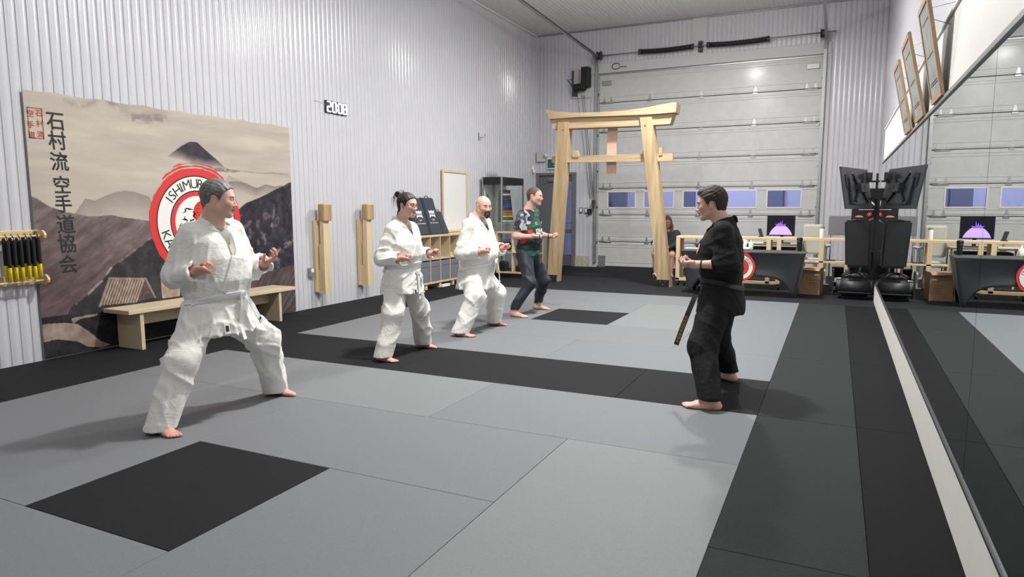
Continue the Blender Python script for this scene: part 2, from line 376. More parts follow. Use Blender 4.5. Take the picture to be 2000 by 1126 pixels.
for n_, (j0, j1) in enumerate([(-5, -3), (-3, -1), (-1, 1), (1, 3), (3, 5), (5, 7), (7, 9)]):
    w = ['beside the camera', 'under the lower right corner of the picture', 'in the right foreground', 'beside the instructor and nearer', 'level with the black band', 'past the instructor', 'at the far end by the bag'][n_]
    floor_mat(0, .6*GU, j0*GV, j1*GV, m_black3, 'black border mat right of the grey mats, '+w, 'black border mats')
    floor_mat(.6*GU, mx(j1*GV)-.005, j0*GV, j1*GV, m_black2, 'narrow black mat along the mirror foot with shade in its colour, '+w, 'shade-toned mats along the mirror')
    w2 = ['behind the camera line', 'outside the left edge', 'at the left edge near the sword rack', 'under the near end of the bench', 'under the far end of the bench', 'below the two striking posts', 'at the far end by the cube shelf'][n_]
    floor_mat(LX+.005, -5*GU, j0*GV, j1*GV, m_black, 'black border mat along the left wall, '+w2, 'black border mats')
# ================================================================ GARAGE DOOR (door_1), its tracks and operator
def sthing(name, loc, kind='structure'):
    o = bpy.data.objects.new(name, None); COL.objects.link(o); o.location = loc; o['_b'] = tuple(map(float, loc)); o['kind'] = kind; return o
m_door = mat('door_panel_grey', (196, 197, 195), rough=.42, noise=.05, nscale=5, bump=.25, bscale=90, coat=.15)
m_rubber = mat('rubber_black', (30, 31, 33), rough=.7)
m_vinyl = mat('vinyl_white', (222, 222, 224), rough=.4)
m_pane = glass('window_pane', (.9, .92, .97))
JZ = [0., .665, 1.345, 2.01, 2.71, 3.41, 4.13, 4.84]
gd = sthing('door_1', ((GX0+GX1)/2, FY+.04, 0))
YD = FY+.03
WINS = [(-4.79, -4.10), (-3.85, -3.15), (-2.89, -2.20), (-1.93, -1.24), (-.98, -.28)]
for k in range(7):
    z0, z1 = JZ[k]+.004, JZ[k+1]-.012
    b = MB()
    if k == 2:
        wz0, wz1 = 1.535, 1.905; xs_ = [GX0]+[q for w in WINS for q in w]+[GX1]
        b.box(GX0, GX1, YD, YD+.045, z0, wz0); b.box(GX0, GX1, YD, YD+.045, wz1, z1)
        for i in range(0, len(xs_), 2): b.box(xs_[i], xs_[i+1], YD, YD+.045, wz0, wz1)
    else: b.box(GX0, GX1, YD, YD+.045, z0, z1, .004)
    # pressed horizontal ribs and the flat seam rails
    for zz, w in ((z0+.055, .05), (z0+.13, .012), (z1-.13, .012), (z1-.055, .05)):
        if k == 2 and 1.5 < zz < 1.93: continue
        b.box(GX0, GX1, YD-.008, YD+.01, zz-w/2, zz+w/2, .003)
    b.build('door_panel', m_door, gd)
    if k: MB().box(GX0, GX1, YD+.0, YD+.03, z0-.016, z0).build('panel_seal', m_rubber, gd)
MB().box(GX0, GX1, YD-.012, YD+.03, 4.80, 4.845, .004).build('top_rail', m_steel, gd)
MB().box(GX0, GX1, YD-.006, YD+.04, -.02, .03, .004).build('bottom_seal', m_rubber, gd)
for i, (x0, x1) in enumerate(WINS):
    b = MB(); z0, z1 = 1.535, 1.905; t = .03
    b.box(x0-t, x1+t, YD-.014, YD+.01, z0-t, z0, .004).box(x0-t, x1+t, YD-.014, YD+.01, z1, z1+t, .004).box(x0-t, x0, YD-.014, YD+.01, z0, z1, .004).box(x1, x1+t, YD-.014, YD+.01, z0, z1, .004)
    f = b.build('door_window', m_vinyl, gd); MB().box(x0, x1, YD+.018, YD+.022, z0, z1).build('pane', m_pane, f)
def hinge(x, z, end=False):
    b = MB(); y = YD-.012
    if end:
        for dx in (-.09, .09) if x > -2.5 else (-.09, .09):
            b.prism([(x+dx-.035, y, z+.01), (x+dx+.035, y, z+.01), (x+dx+.012, y, z+.12), (x+dx-.012, y, z+.12)], (0, .008, 0))
        b.box(x-.14, x+.14, y-.014, y+.01, z-.03, z+.012, .003); b.cyl((x-.16, y-.02, z), (x+.16, y-.02, z), .011, n=8)
    else:
        b.prism([(x-.045, y, z+.0), (x+.045, y, z+.0), (x+.012, y, z+.13), (x-.012, y, z+.13)], (0, .008, 0)); b.box(x-.055, x+.055, y-.012, y+.01, z-.045, z+.012, .003)
        b.cyl((x-.05, y-.018, z), (x+.05, y-.018, z), .01, n=8)
    b.build('hinge', m_steel, gd)
for z in JZ[1:7]:
    for x in (-3.78, -2.55, -1.34): hinge(x, z)
    hinge(-4.84, z, True); hinge(-.17, z, True)
for x in (-4.86, -.15): MB().box(x-.13, x+.13, YD-.03, YD, 4.55, 4.66, .006).build('top_bracket', m_steel, gd)
MB().box(GX0+.03, GX0+.22, YD-.02, YD, .0, .3, .004).build('corner_plate', m_steel, gd)
# tracks (one each side: vertical, curve, horizontal run)
def track(x, side, ye, ztop, label):
    t = thing('door_track', (x, FY-.1, 0), label, 'track', 'garage door tracks')
    path = [(x, FY-.07, .12), (x, FY-.07, 4.85)]
    for a in np.linspace(0, PI/2, 9)[1:]: path.append((x, FY-.07-.42*(1-math.cos(a)), 4.85+.42*math.sin(a)))
    path.append((x, ye, ztop))
    b = MB(); P = [np.array(p) for p in path]
    for off, w, d in ((0, .008, .055),):
        pass
    # C-section swept along the path
    sec = [(-.028, -.027), (.028, -.027), (.028, -.020), (-.020, -.020), (-.020, .020), (.028, .020), (.028, .027), (-.028, .027)]
    vs_ = []; fs = []
    for i, p in enumerate(P):
        tdir = P[min(i+1, len(P)-1)]-P[max(i-1, 0)]; tdir /= np.linalg.norm(tdir); sx = np.array([side, 0, 0.]); nn = np.cross(tdir, sx)
        for (a, c) in sec: vs_.append(p+sx*a+nn*c)
    n = len(sec)
    for i in range(len(P)-1):
        for k in range(n): fs.append((i*n+k, i*n+(k+1) % n, (i+1)*n+(k+1) % n, (i+1)*n+k))
    fs += [tuple(range(n)), tuple(range((len(P)-1)*n, len(P)*n))]
    b.add(vs_, fs); b.build('track_rail', m_steel, t)
    MB().box(x-side*.03-.006, x-side*.03+.006, FY-.1, FY-.005, .1, 4.95, .002).build('wall_angle', m_steel, t)
    b = MB(); b.box(x-side*.045-.01, x-side*.045+.01, ye, FY-.45, ztop+.03, ztop+.085, .003)
    if False: b.build('rail_angle', m_steel, t)
    for z in (.6, 1.5, 2.4, 3.3, 4.3): MB().box(x-.04, x+.04, FY-.045, FY-.005, z, z+.06, .004).build('bracket', m_dsteel, t)
    return t
track(-5.10, 1, 8.9, 5.44, 'galvanised garage door track climbing left of the door, over the ceiling')
track(.075, -1, 8.9, 5.44, 'galvanised garage door track right of the door, beside the ribbed wall')
# torsion shaft with its two black springs
ts = thing('torsion_shaft', (-2.5, FY-.14, 5.25), 'steel torsion bar with two black springs above the garage door', 'door spring')
MB().cyl((-5.2, FY-.14, 5.24), (.28, FY-.14, 5.27), .014).build('shaft', m_steel, ts)
for (x0, x1) in ((-4.0, -2.76), (-2.4, -1.1)):
    b = MB(); path = []; N = 340
    for i in range(N):
        t = i/(N-1); x = x0+(x1-x0)*t; sag = -.02*math.sin(PI*t); a = 2*PI*34*t
        path.append((x, FY-.14+.05*math.cos(a), 5.25+sag+.05*math.sin(a)))
    b.tube(path, .013, n=6); b.tube([(x0+(x1-x0)*t, FY-.14, 5.25-.02*math.sin(PI*t)) for t in np.linspace(0, 1, 9)], .047, n=14)
    s = b.build('spring', m_blackp, ts)
    for x in (x0, x1): MB().cyl((x-.03, FY-.14, 5.25), (x+.03, FY-.14, 5.25), .062).build('cone', m_dsteel, s)
b = MB(); b.box(-2.63, -2.53, FY-.14-.012, FY-.02, 5.12, 5.36, .01); b.cyl((-2.62, FY-.14, 5.25), (-2.54, FY-.14, 5.25), .05); b.build('centre_bracket', m_dsteel, ts)
for x in (-5.02, .02): MB().lathe([(.03, -.06), (.11, -.055), (.11, -.045), (.085, -.04), (.085, .03), (.11, .035), (.11, .05), (.03, .055)], c=(x, FY-.14, 5.25), axis='x').build('cable_drum', m_dsteel, ts)
b = MB(); ring = [(-4.62+.1*math.cos(a), FY-.06, 4.98+.07*math.sin(a)) for a in np.linspace(.3, 2*PI-.3, 22)]+[(-4.35, FY-.06, 4.95)]
tag(b.tube(ring, .009, n=6).build('cable_loop', m_dsteel), 'thin loop of cable above the upper left corner of the garage door', 'cable')
# operator
op = thing('door_operator', (-5.45, FY-.2, 4.4), 'black chain hoist motor on a pale board left of the garage door top', 'motor')
MB().box(-5.80, -5.24, FY-.035, FY-.0, 4.28, 5.03, .004).build('mounting_board', m_door, op)
MB().box(-5.46, -5.26, FY-.26, FY-.03, 4.52, 5.0, .012).build('gear_case', m_blackm, op)
MB().lathe([(.02, -.2), (.085, -.19), (.095, -.15), (.095, .1), (.085, .13), (.02, .135)], c=(-5.50, FY-.16, 4.52), axis='x').build('motor', m_blackp, op)
MB().tube([(-5.72, FY-.12, 4.95), (-5.72, FY-.12, 4.55), (-5.60, FY-.12, 4.45)], .022, n=8).build('bracket_arm', m_dsteel, op)
MB().tube([(-5.71, FY-.14, 4.73), (-5.86, FY-.14, 4.74), (-5.68, FY-.14, 4.5)], .013, n=8).build('lever', m_dsteel, op)
MB().box(-5.74, -5.62, FY-.12, FY-.03, 4.33, 4.48, .006).build('junction_box', m_dsteel, op)
for i, (x0, x1) in enumerate(((-5.62, -5.24), (-5.50, -5.19), (-5.44, -5.15))):
    pts = [(x0+(x1-x0)*t**1.0+.0*math.sin(PI*t), FY-.06, 4.35-(4.35-1.75)*t) for t in np.linspace(0, 1, 12)]
    MB().tube(pts, .0055, n=6).build('hanging_chain', m_dsteel, op)
tag(MB().box(GX0-.1, GX0-.03, FY-.2, FY-.11, 1.62, 1.72, .01).box(GX0-.085, GX0-.045, FY-.19, FY-.12, 1.5, 1.65, .004).build('chain_keeper', m_dsteel), 'dark chain keeper fixed beside the left door track', 'bracket')
# outside world behind the windows: pale wall of the neighbouring building
b = MB(); b.box(-9, 5, 21., 21.2, -1, 5.2); struct(b.build('trim_8', mat('outside_wall', (172, 173, 198), rough=.8)))
b = MB()
for x in (-6.6, -4.3, -1.6, .6): b.box(x, x+.55, 20.8, 21.0, -.5, 3.4)
struct(b.build('trim_9', mat('outside_pilaster', (92, 94, 120), rough=.8)))
b = MB(); b.box(-10, 6, FY+.2, 21.3, -.3, -.1); struct(b.build('trim_10', mat('outside_ground', (150, 154, 190), rough=.9)))
lo = bpy.data.lights.new('outside_fill', 'AREA'); lo.energy = 380; lo.size = 3; lo.color = (.86, .88, 1.)  # unseen light added to brighten the view through the door windows
lo_ = bpy.data.objects.new('outside_fill', lo); COL.objects.link(lo_); lo_.location = (-2.5, 17.2, 4.6); lo_.rotation_euler = (math.radians(50), 0, 0)
# ================================================================ EXIT DOOR (door_2)
m_dark = mat('door_charcoal', (100, 102, 106), rough=.5); m_frame = mat('door_frame_grey', (112, 113, 116), rough=.45)
ed = sthing('door_2', (-6.2, FY, 0))
b = MB(); b.box(DX0-.02, DX0+.06, FY-.04, FY+.1, 0, DZ, .004).box(DX1-.06, DX1+.05, FY-.04, FY+.1, 0, DZ, .004).box(DX0-.02, DX1+.05, FY-.045, FY+.1, DZ, DZ+.07, .004).box(-6.04, -5.98, FY-.02, FY+.06, 0, DZ, .003)
b.build('door_frame', m_frame, ed)
MB().box(DX0+.06, -6.04, FY+.005, FY+.05, .01, DZ, .003).build('door_leaf', m_dark, ed)
b = MB(); b.box(-5.98, DX1-.06, FY+.01, FY+.05, .01, .30, .003).box(-5.98, DX1-.06, FY+.01, FY+.05, 2.2, DZ, .003).box(-5.98, DX1-.06, FY+.005, FY+.05, .86, .96, .003); gl = b.build('side_light', m_dark, ed)
MB().box(-5.98, DX1-.06, FY+.03, FY+.034, .30, 2.2).build('pane', m_pane, gl)
b = MB(); b.box(-6.42, -6.16, FY-.05, FY+.0, 2.2, 2.27, .008).tube([(-6.3, FY-.04, 2.24), (-6.45, FY-.2, 2.24), (-6.14, FY-.06, 2.3)], .01, n=8); b.build('door_closer', m_steel, ed)
b = MB(); b.cyl((-5.79, FY-.0, 1.13), (-5.79, FY-.06, 1.13), .02).box(-5.90, -5.77, FY-.07, FY-.05, 1.12, 1.15, .006); b.build('door_handle', m_chrome, ed)
# exit sign with a running figure, over the door
es = thing('exit_sign', (-6.2, FY-.04, 2.5), 'green running figure exit sign mounted above the grey exit door', 'sign')
MB().box(-6.46, -5.93, FY-.06, FY-.0, 2.52, 2.81, .008).build('housing', m_white, es)
b = MB(); b.box(-6.43, -5.96, FY-.064, FY-.058, 2.55, 2.78); fc = b.build('face', mat('sign_green', (28, 84, 74), rough=.35, emit=(20, 80, 70), estr=.25), es)
b = MB(); C0 = (-6.15, FY-.0665, 2.66); U_, V_ = (1, 0, 0), (0, 0, 1)
b.lathe([(0.001, 0), (.022, 0)], c=(-6.135, FY-.0665, 2.745), axis='y', n=14)
for pl in ([(-.03, .05), (.02, .065), (.045, .02), (.0, -.02), (-.04, .0)], [(.0, -.01), (.03, -.03), (.0, -.09), (-.02, -.09), (.005, -.035), (-.03, -.01)], [(-.04, .0), (-.02, -.02), (-.06, -.06), (-.11, -.06), (-.11, -.045), (-.065, -.045)], [(.02, .06), (.07, .02), (.09, .035), (.095, .02), (.07, .0), (.035, .03)], [(-.03, .05), (-.08, .03), (-.09, -.005), (-.078, -.01), (-.065, .02), (-.035, .03)]):
    add_poly(b, pl, C0, U_, V_)
b.build('running_figure', m_white, fc)
b = MB(); b.cyl((-6.42, FY-.1, 2.87), (-6.46, FY-.17, 2.88), .025, .045).tube([(-6.38, FY-.02, 2.81), (-6.40, FY-.08, 2.86)], .012, n=6); b.build('lamp_head', m_white, es)
tag(MB().box(-6.74, -6.50, FY-.08, FY-.0, 2.72, 2.98, .008).build('electrical_box', mat('box_grey', (196, 196, 196), rough=.5)), 'pale grey electrical box high in the far left corner, beside the exit sign', 'box')
t = thing('corner_camera', (LX+.05, 14.45, 2.45), 'small white sensor on the left wall near the exit door', 'sensor')
MB().box(LX+.0, LX+.05, 14.4, 14.47, 2.5, 2.6, .01).build('bracket', m_white, t); MB().ball((LX+.06, 14.42, 2.46), (.035, .035, .055)).build('body', m_white, t)
for i, (x, z, w, dk) in enumerate(((-5.50, 1.46, .085, 0), (-5.36, 1.45, .085, 0), (-5.26, 1.42, .1, 1))):
    t = thing('switch_box', (x, FY-.03, z-.06), ['square wall switch on the white pier beside the exit door', 'steel switch box between the wall switch and the black control box', 'black door control box on the white pier'][i], 'switch')
    MB().box(x-w/2, x+w/2, FY-(.045 if not dk else .09), FY-.0, z-.07, z+.07, .006).build('box', m_steel if not dk else m_blackm, t)
    MB().box(x-w*.28, x+w*.28, FY-(.05 if not dk else .095), FY-.03, z-.04, z+.04, .003).build('face_plate', m_white if not dk else m_dsteel, t)
# ================================================================ LEFT WALL THINGS
# ---- printed wall tapestry: painted through a fine vertex-colour grid
def poly_mask(Y_, Z_, poly):
    inside = np.zeros(Y_.shape, bool); n = len(poly); j = n-1
    for i in range(n):
        yi, zi = poly[i]; yj, zj = poly[j]
        c = ((zi > Z_) != (zj > Z_)) & (Y_ < (yj-yi)*(Z_-zi)/((zj-zi) if zj != zi else 1e-9)+yi); inside ^= c; j = i
    return inside
def px2yz(pts): return [tuple(onX(a, b, LX+.012)[1:]) for a, b in pts]
def vnoise(Y_, Z_, fy, fz, seed, oct_=4):
    r = np.random.default_rng(seed); out = np.zeros_like(Y_); amp = 1.; tot = 0
    for o in range(oct_):
        g = r.random((80, 80)); a = (Y_*fy*2**o) % 79; b_ = (Z_*fz*2**o) % 79
        i, j = a.astype(int), b_.astype(int); u, v = a-i, b_-j; u = u*u*(3-2*u); v = v*v*(3-2*v)
        out += amp*((g[i, j]*(1-u)+g[i+1, j]*u)*(1-v)+(g[i, j+1]*(1-u)+g[i+1, j+1]*u)*v); tot += amp; amp *= .55
    return out/tot
BY0, BY1, BZ0, BZ1 = 2.10, 5.67, .015, 2.70
NYv, NZv = 700, 520
gy = np.linspace(0, 1, NYv); gz = np.linspace(0, 1, NZv); GY_, GZ_ = np.meshgrid(gy, gz, indexing='ij')
YY = BY0+(BY1-BY0)*GY_; ZZ = BZ0+(BZ1-BZ0)*GZ_
n1 = vnoise(YY, ZZ, 1.2, 7., 1); n2 = vnoise(YY, ZZ, 14, 14, 2, 5); n3 = vnoise(YY, ZZ, 3, 3, 3)
img = np.zeros((NYv, NZv, 3)); img[:] = (203, 192, 178)
img -= ((n1-.5)*46)[..., None]
img[..., 2] += ((n1-.5)*10)
fog = np.clip(1-(np.abs(ZZ-1.75)/.5), 0, 1); img = img*(1-.25*fog[..., None])+np.array((206, 196, 182))*.25*fog[..., None]
def paint(mask, col, tex=0., soft=None, seedn=None):
    global img
    c = np.array(col, float)[None, None, :]*np.ones_like(img)
    if tex: c = c*(1+tex*((n2 if seedn is None else seedn)-.5)*2)[..., None]
    a = mask.astype(float) if soft is None else mask*soft
    img = img*(1-a[..., None])+c*a[..., None]
P = lambda *pts: px2yz(pts)
# dark streaks of cloud along the top edge
for (a, b_, c, d) in ((120, 188, 190, 14), (205, 205, 330, 26), (255, 225, 320, 12)):
    y0, z0 = P((a, b_))[0]; y1, z1 = P((c, b_+d))[0]
    dist = np.abs(ZZ-(z0+(z1-z0)*np.clip((YY-y0)/(y1-y0), 0, 1)+.04*np.sin(YY*9))); w = .05*(.3+n1)
    paint((YY > y0) & (YY < y1), (134, 120, 118), .3, np.clip(1-dist/(w*1.6), 0, 1)**1.2*.75*np.clip((n2-.3)*3.5, 0, 1)*np.clip(n1*1.6-.2, 0, 1))
# volcano with its lower slopes lost in mist
M_ = poly_mask(YY, ZZ, P((366, 277), (372, 275), (384, 276), (400, 291), (418, 308), (440, 327), (420, 328), (395, 328), (360, 318), (325, 304), (345, 290)))
yb, zb = P((327, 303))[0]
zf = np.interp(YY, [P((325, 303))[0][0], P((400, 330))[0][0], P((440, 332))[0][0]], [P((325, 307))[0][1], P((400, 329))[0][1], P((440, 331))[0][1]])
paint(M_, (74, 66, 72), .25, np.clip((ZZ-zf+.05*(n3-.5))/.13, 0, 1))
paint(poly_mask(YY, ZZ, P((390, 328), (440, 327), (470, 333), (455, 336), (410, 333))), (130, 116, 112), .4, np.clip((n2-.3)*3, 0, 1))
paint(poly_mask(YY, ZZ, P((440, 332), (562, 338), (562, 341), (480, 336))), (160, 148, 140), .2, .7)
# faint ranges
def ridge(pts, zlow, col, fade=.25, tex=.1, strength=1.):
    q = px2yz(pts); ys_ = np.array([a for a, _ in q]); zs_ = np.array([b for _, b in q]); top = np.interp(YY, ys_, zs_)+(.012*(n2-.5))
    m = (ZZ < top) & (YY >= ys_[0]) & (YY <= ys_[-1]); soft = np.clip(1-(top-ZZ)/fade, 0, 1) if fade else 1.
    paint(m, col, tex, soft*strength)
ridge([(140, 425), (165, 386), (185, 390), (215, 378), (240, 371), (262, 373), (290, 384), (310, 425)], 0, (158, 146, 138), .32, .05, .9)
ridge([(420, 380), (445, 341), (470, 352), (490, 362), (530, 372), (565, 372)], 0, (176, 164, 154), .25, .05, .8)
ridge([(425, 362), (452, 352), (468, 354), (500, 366), (518, 359), (535, 364), (548, 361), (566, 366)], 0, (138, 125, 120), .14, .08, .9)
# left ridge and the big slope below it
q = P((47, 376), (70, 386), (95, 402), (130, 414), (175, 422), (215, 420), (245, 424), (290, 431), (330, 437), (400, 452), (460, 470))
ys_ = np.array([a for a, _ in q]); zs_ = np.array([b for _, b in q]); top = np.interp(YY, ys_, zs_)+.012*(n2-.5)
m = (ZZ < top); sh = np.clip((top-ZZ)/.9, 0, 1)
base = np.array((124, 111, 110))[None, None]*(1-sh[..., None])+np.array((102, 84, 86))[None, None]*sh[..., None]
streak = vnoise(YY*.8+ZZ*1.1, ZZ*.9-YY*.6, 3, 16, 5, 4)
base = base*(1+.26*(streak-.5)[..., None]*2)*(1+.12*(n2-.5)[..., None]*2)
img = np.where(m[..., None], base, img)
cr = np.exp(-((streak-.62)/.02)**2)*m*np.clip((n3-.35)*3, 0, 1); img = img*(1-.35*cr[..., None])+np.array((168, 150, 145))*.35*cr[..., None]
# centre dark slope
cen = P((112, 650), (140, 596), (160, 585), (180, 565), (200, 546), (216, 522), (240, 505), (262, 488), (290, 468), (320, 448), (350, 430), (380, 415), (420, 430), (470, 470), (500, 560), (500, 640), (150, 690))
M_ = poly_mask(YY, ZZ, cen); paint(M_, (62, 58, 62), .35)
for k in range(10):
    (a, b_), (c, d) = cen[1+k], cen[2+k]
    t = np.clip(((YY-a)*(c-a)+(ZZ-b_)*(d-b_))/((c-a)**2+(d-b_)**2), 0, 1); dist = np.hypot(YY-a-t*(c-a), ZZ-b_-t*(d-b_))
    paint(dist < .012, (176, 158, 148), .3, .7*(n2 > .45) if k < 4 else .35*(n2 > .5))
# right dark mountain with waterfall
M_ = poly_mask(YY, ZZ, P((452, 425), (462, 410), (480, 396), (505, 385), (525, 376), (548, 364), (562, 356), (575, 352), (580, 620), (440, 640), (430, 560)))
paint(M_, (58, 54, 62), .55)
sp = M_ & (n2 > .6) & (n3 > .5); paint(sp, (112, 100, 104), .2, .6)
for (a, b_, c, d, w) in ((518, 440, 514, 492, .02), (536, 400, 530, 440, .012), (500, 525, 568, 470, .03), (480, 545, 540, 505, .02)):
    (y0, z0), (y1, z1) = P((a, b_), (c, d)); t = np.clip(((YY-y0)*(y1-y0)+(ZZ-z0)*(z1-z0))/((y1-y0)**2+(z1-z0)**2), 0, 1)
    dist = np.hypot(YY-y0-t*(y1-y0), ZZ-z0-t*(z1-z0)); paint(dist < w*2, (150, 138, 136), .3, np.clip(1-dist/(w*2), 0, 1)*(n2 > .5)*.8)
M_ = poly_mask(YY, ZZ, P((470, 546), (505, 532), (530, 526), (560, 520), (582, 514), (582, 640), (440, 640), (440, 580)))
g2 = vnoise(YY*.7+ZZ*.8, ZZ*.7-YY*.8, 4, 26, 8, 4); paint(M_, (88, 76, 78), 0); img = np.where(M_[..., None], img*(1+.9*(g2-.5)[..., None]), img)
# foreground: bushes, sand, road
M_ = poly_mask(YY, ZZ, P((50, 640), (62, 622), (100, 618), (140, 612), (178, 618), (215, 600), (300, 590), (480, 600), (480, 720), (50, 720))); paint(M_, (46, 44, 47), .5)
M_ = poly_mask(YY, ZZ, P((60, 636), (90, 632), (125, 630), (150, 632), (175, 648), (195, 665), (215, 672), (200, 678), (170, 676), (150, 666), (110, 662), (85, 668), (62, 672))); paint(M_, (168, 148, 136), .22)
M_ = poly_mask(YY, ZZ, P((138, 622), (150, 618), (190, 612), (188, 616), (156, 622), (142, 632))); paint(M_, (158, 144, 136), .2)
# huts
def hut(poly, c0, c1, n):
    q = px2yz(poly); m = poly_mask(YY, ZZ, q); a = np.array(q[0]); b_ = np.array(q[1]); c = np.array(q[3])
    d = b_-a; e = c-a; det = d[0]*e[1]-d[1]*e[0]; u = ((YY-a[0])*e[1]-(ZZ-a[1])*e[0])/det
    st = (np.sin(u*n*2*PI) > -.2); paint(m & st, c0, .25); paint(m & ~st, c1, .25)
paint(poly_mask(YY, ZZ, P((283, 544), (302, 580), (262, 590), (270, 560))), (92, 80, 78), .3)
hut([(213, 543), (284, 545), (266, 590), (194, 596)], (176, 156, 138), (96, 82, 78), 13)
for a, b_ in (((283, 543), (302, 580)), ((212, 543), (285, 544)), ((213, 543), (194, 597))):
    (y0, z0), (y1, z1) = P(a, b_); t = np.clip(((YY-y0)*(y1-y0)+(ZZ-z0)*(z1-z0))/((y1-y0)**2+(z1-z0)**2), 0, 1)
    paint(np.hypot(YY-y0-t*(y1-y0), ZZ-z0-t*(z1-z0)) < .012, (150, 134, 122), .2)
M_ = poly_mask(YY, ZZ, P((313, 547), (335, 540), (352, 550), (350, 578), (316, 582))); paint(M_, (176, 154, 138), .2)
paint(poly_mask(YY, ZZ, P((312, 547), (335, 538), (356, 552), (340, 553))), (140, 120, 108), .2)
img = np.clip(img*.93, 0, 255)
# the cloth mesh (a little waviness and a ragged top hem), 6 mm proud of the ribs
wav = 0.*YY; ztop = 1-.006*np.abs(np.sin(YY*6.5))*GZ_
XX = LX+.022+wav+.012*(GY_ > .985)*0
vv = np.stack([XX, YY, BZ0+(ZZ-BZ0)*ztop], -1).reshape(-1, 3); org = np.array([LX+.02, (BY0+BY1)/2, BZ0])
idx = np.arange(NYv*NZv).reshape(NYv, NZv); qd = np.stack([idx[:-1, :-1], idx[1:, :-1], idx[1:, 1:], idx[:-1, 1:]], -1).reshape(-1, 4)
# back sheet (coarse) gives the cloth its thickness
def bigmesh(name, v, q, cols=None, smooth=True, m=None, tris=False):
    me = bpy.data.meshes.new(name); me.vertices.add(len(v)); me.vertices.foreach_set('co', np.asarray(v, np.float32).ravel())
    k = q.shape[1]; me.loops.add(q.size); me.loops.foreach_set('vertex_index', q.astype(np.int32).ravel()); me.polygons.add(len(q))
    me.polygons.foreach_set('loop_start', np.arange(len(q), dtype=np.int32)*k); me.polygons.foreach_set('use_smooth', np.full(len(q), smooth))
    me.update(calc_edges=True)
    if cols is not None:
        a = me.color_attributes.new('Col', 'FLOAT_COLOR', 'POINT'); c = np.ones((len(v), 4), np.float32); cc = np.asarray(cols, float)/255.
        c[:, :3] = np.where(cc <= .04045, cc/12.92, ((cc+.055)/1.055)**2.4); a.data.foreach_set('color', c.ravel())
    if m is not None: me.materials.append(m)
    return me
tap = thing('wall_tapestry', tuple(org), 'large printed mountain tapestry with brush calligraphy hanging on the left wall', 'tapestry')
me = bigmesh('printed_cloth', vv-org, qd, img.reshape(-1, 3), m=mat('tapestry_cloth', (255, 255, 255), rough=.8, attr='Col', bump=.12, bscale=700, spec=.25))
cl = bpy.data.objects.new('printed_cloth', me); COL.objects.link(cl); cl.parent = tap; cl['_b'] = tuple(org)
so = cl.modifiers.new('thick', 'SOLIDIFY'); so.thickness = .002; so.offset = -1
XT = LX+.0245; UY, UZ = (0, 1, 0), (0, 0, 1)
# calligraphy: reading direction on this wall is +Y (the normal points into the room when u x v = +X)
b = MB()
for ch, px_, py_, sz in (('石', 108, 237, .27), ('村', 112, 274, .27), ('流', 116, 315, .27), ('空', 121, 360, .26), ('手', 124, 397, .26), ('道', 129, 437, .28), ('協', 131, 475, .28), ('会', 134, 515, .28)):
    c = onX(px_, py_, XT); add_text(b, ch, c, UY, (0, -.06, 1), sz*.82, bold=.003, fit=True, sx=.84, sy=.90)
b.build('calligraphy', m_ink, cl)
b = MB(); y0, z0 = onX(52, 208, XT)[1:]; y1, z1 = onX(87, 272, XT)[1:]
for (a, c, d, e) in ((y0, y1, z0-.008, z0), (y0, y1, z1, z1+.008), (y0, y0+.008, z1, z0), (y1-.008, y1, z1, z0)): b.add([(XT, a, d), (XT, c, d), (XT, c, e), (XT, a, e)], [(0, 1, 2, 3)])
for ch, px_, py_ in (('空', 59, 221), ('手', 60, 243), ('道', 62, 263), ('石', 76, 221), ('村', 78, 241), ('流', 79, 262)):
    add_text(b, ch, onX(px_, py_, XT), UY, UZ, .072, bold=.0012, fit=True)
b.build('seal_stamp', m_seal, cl)
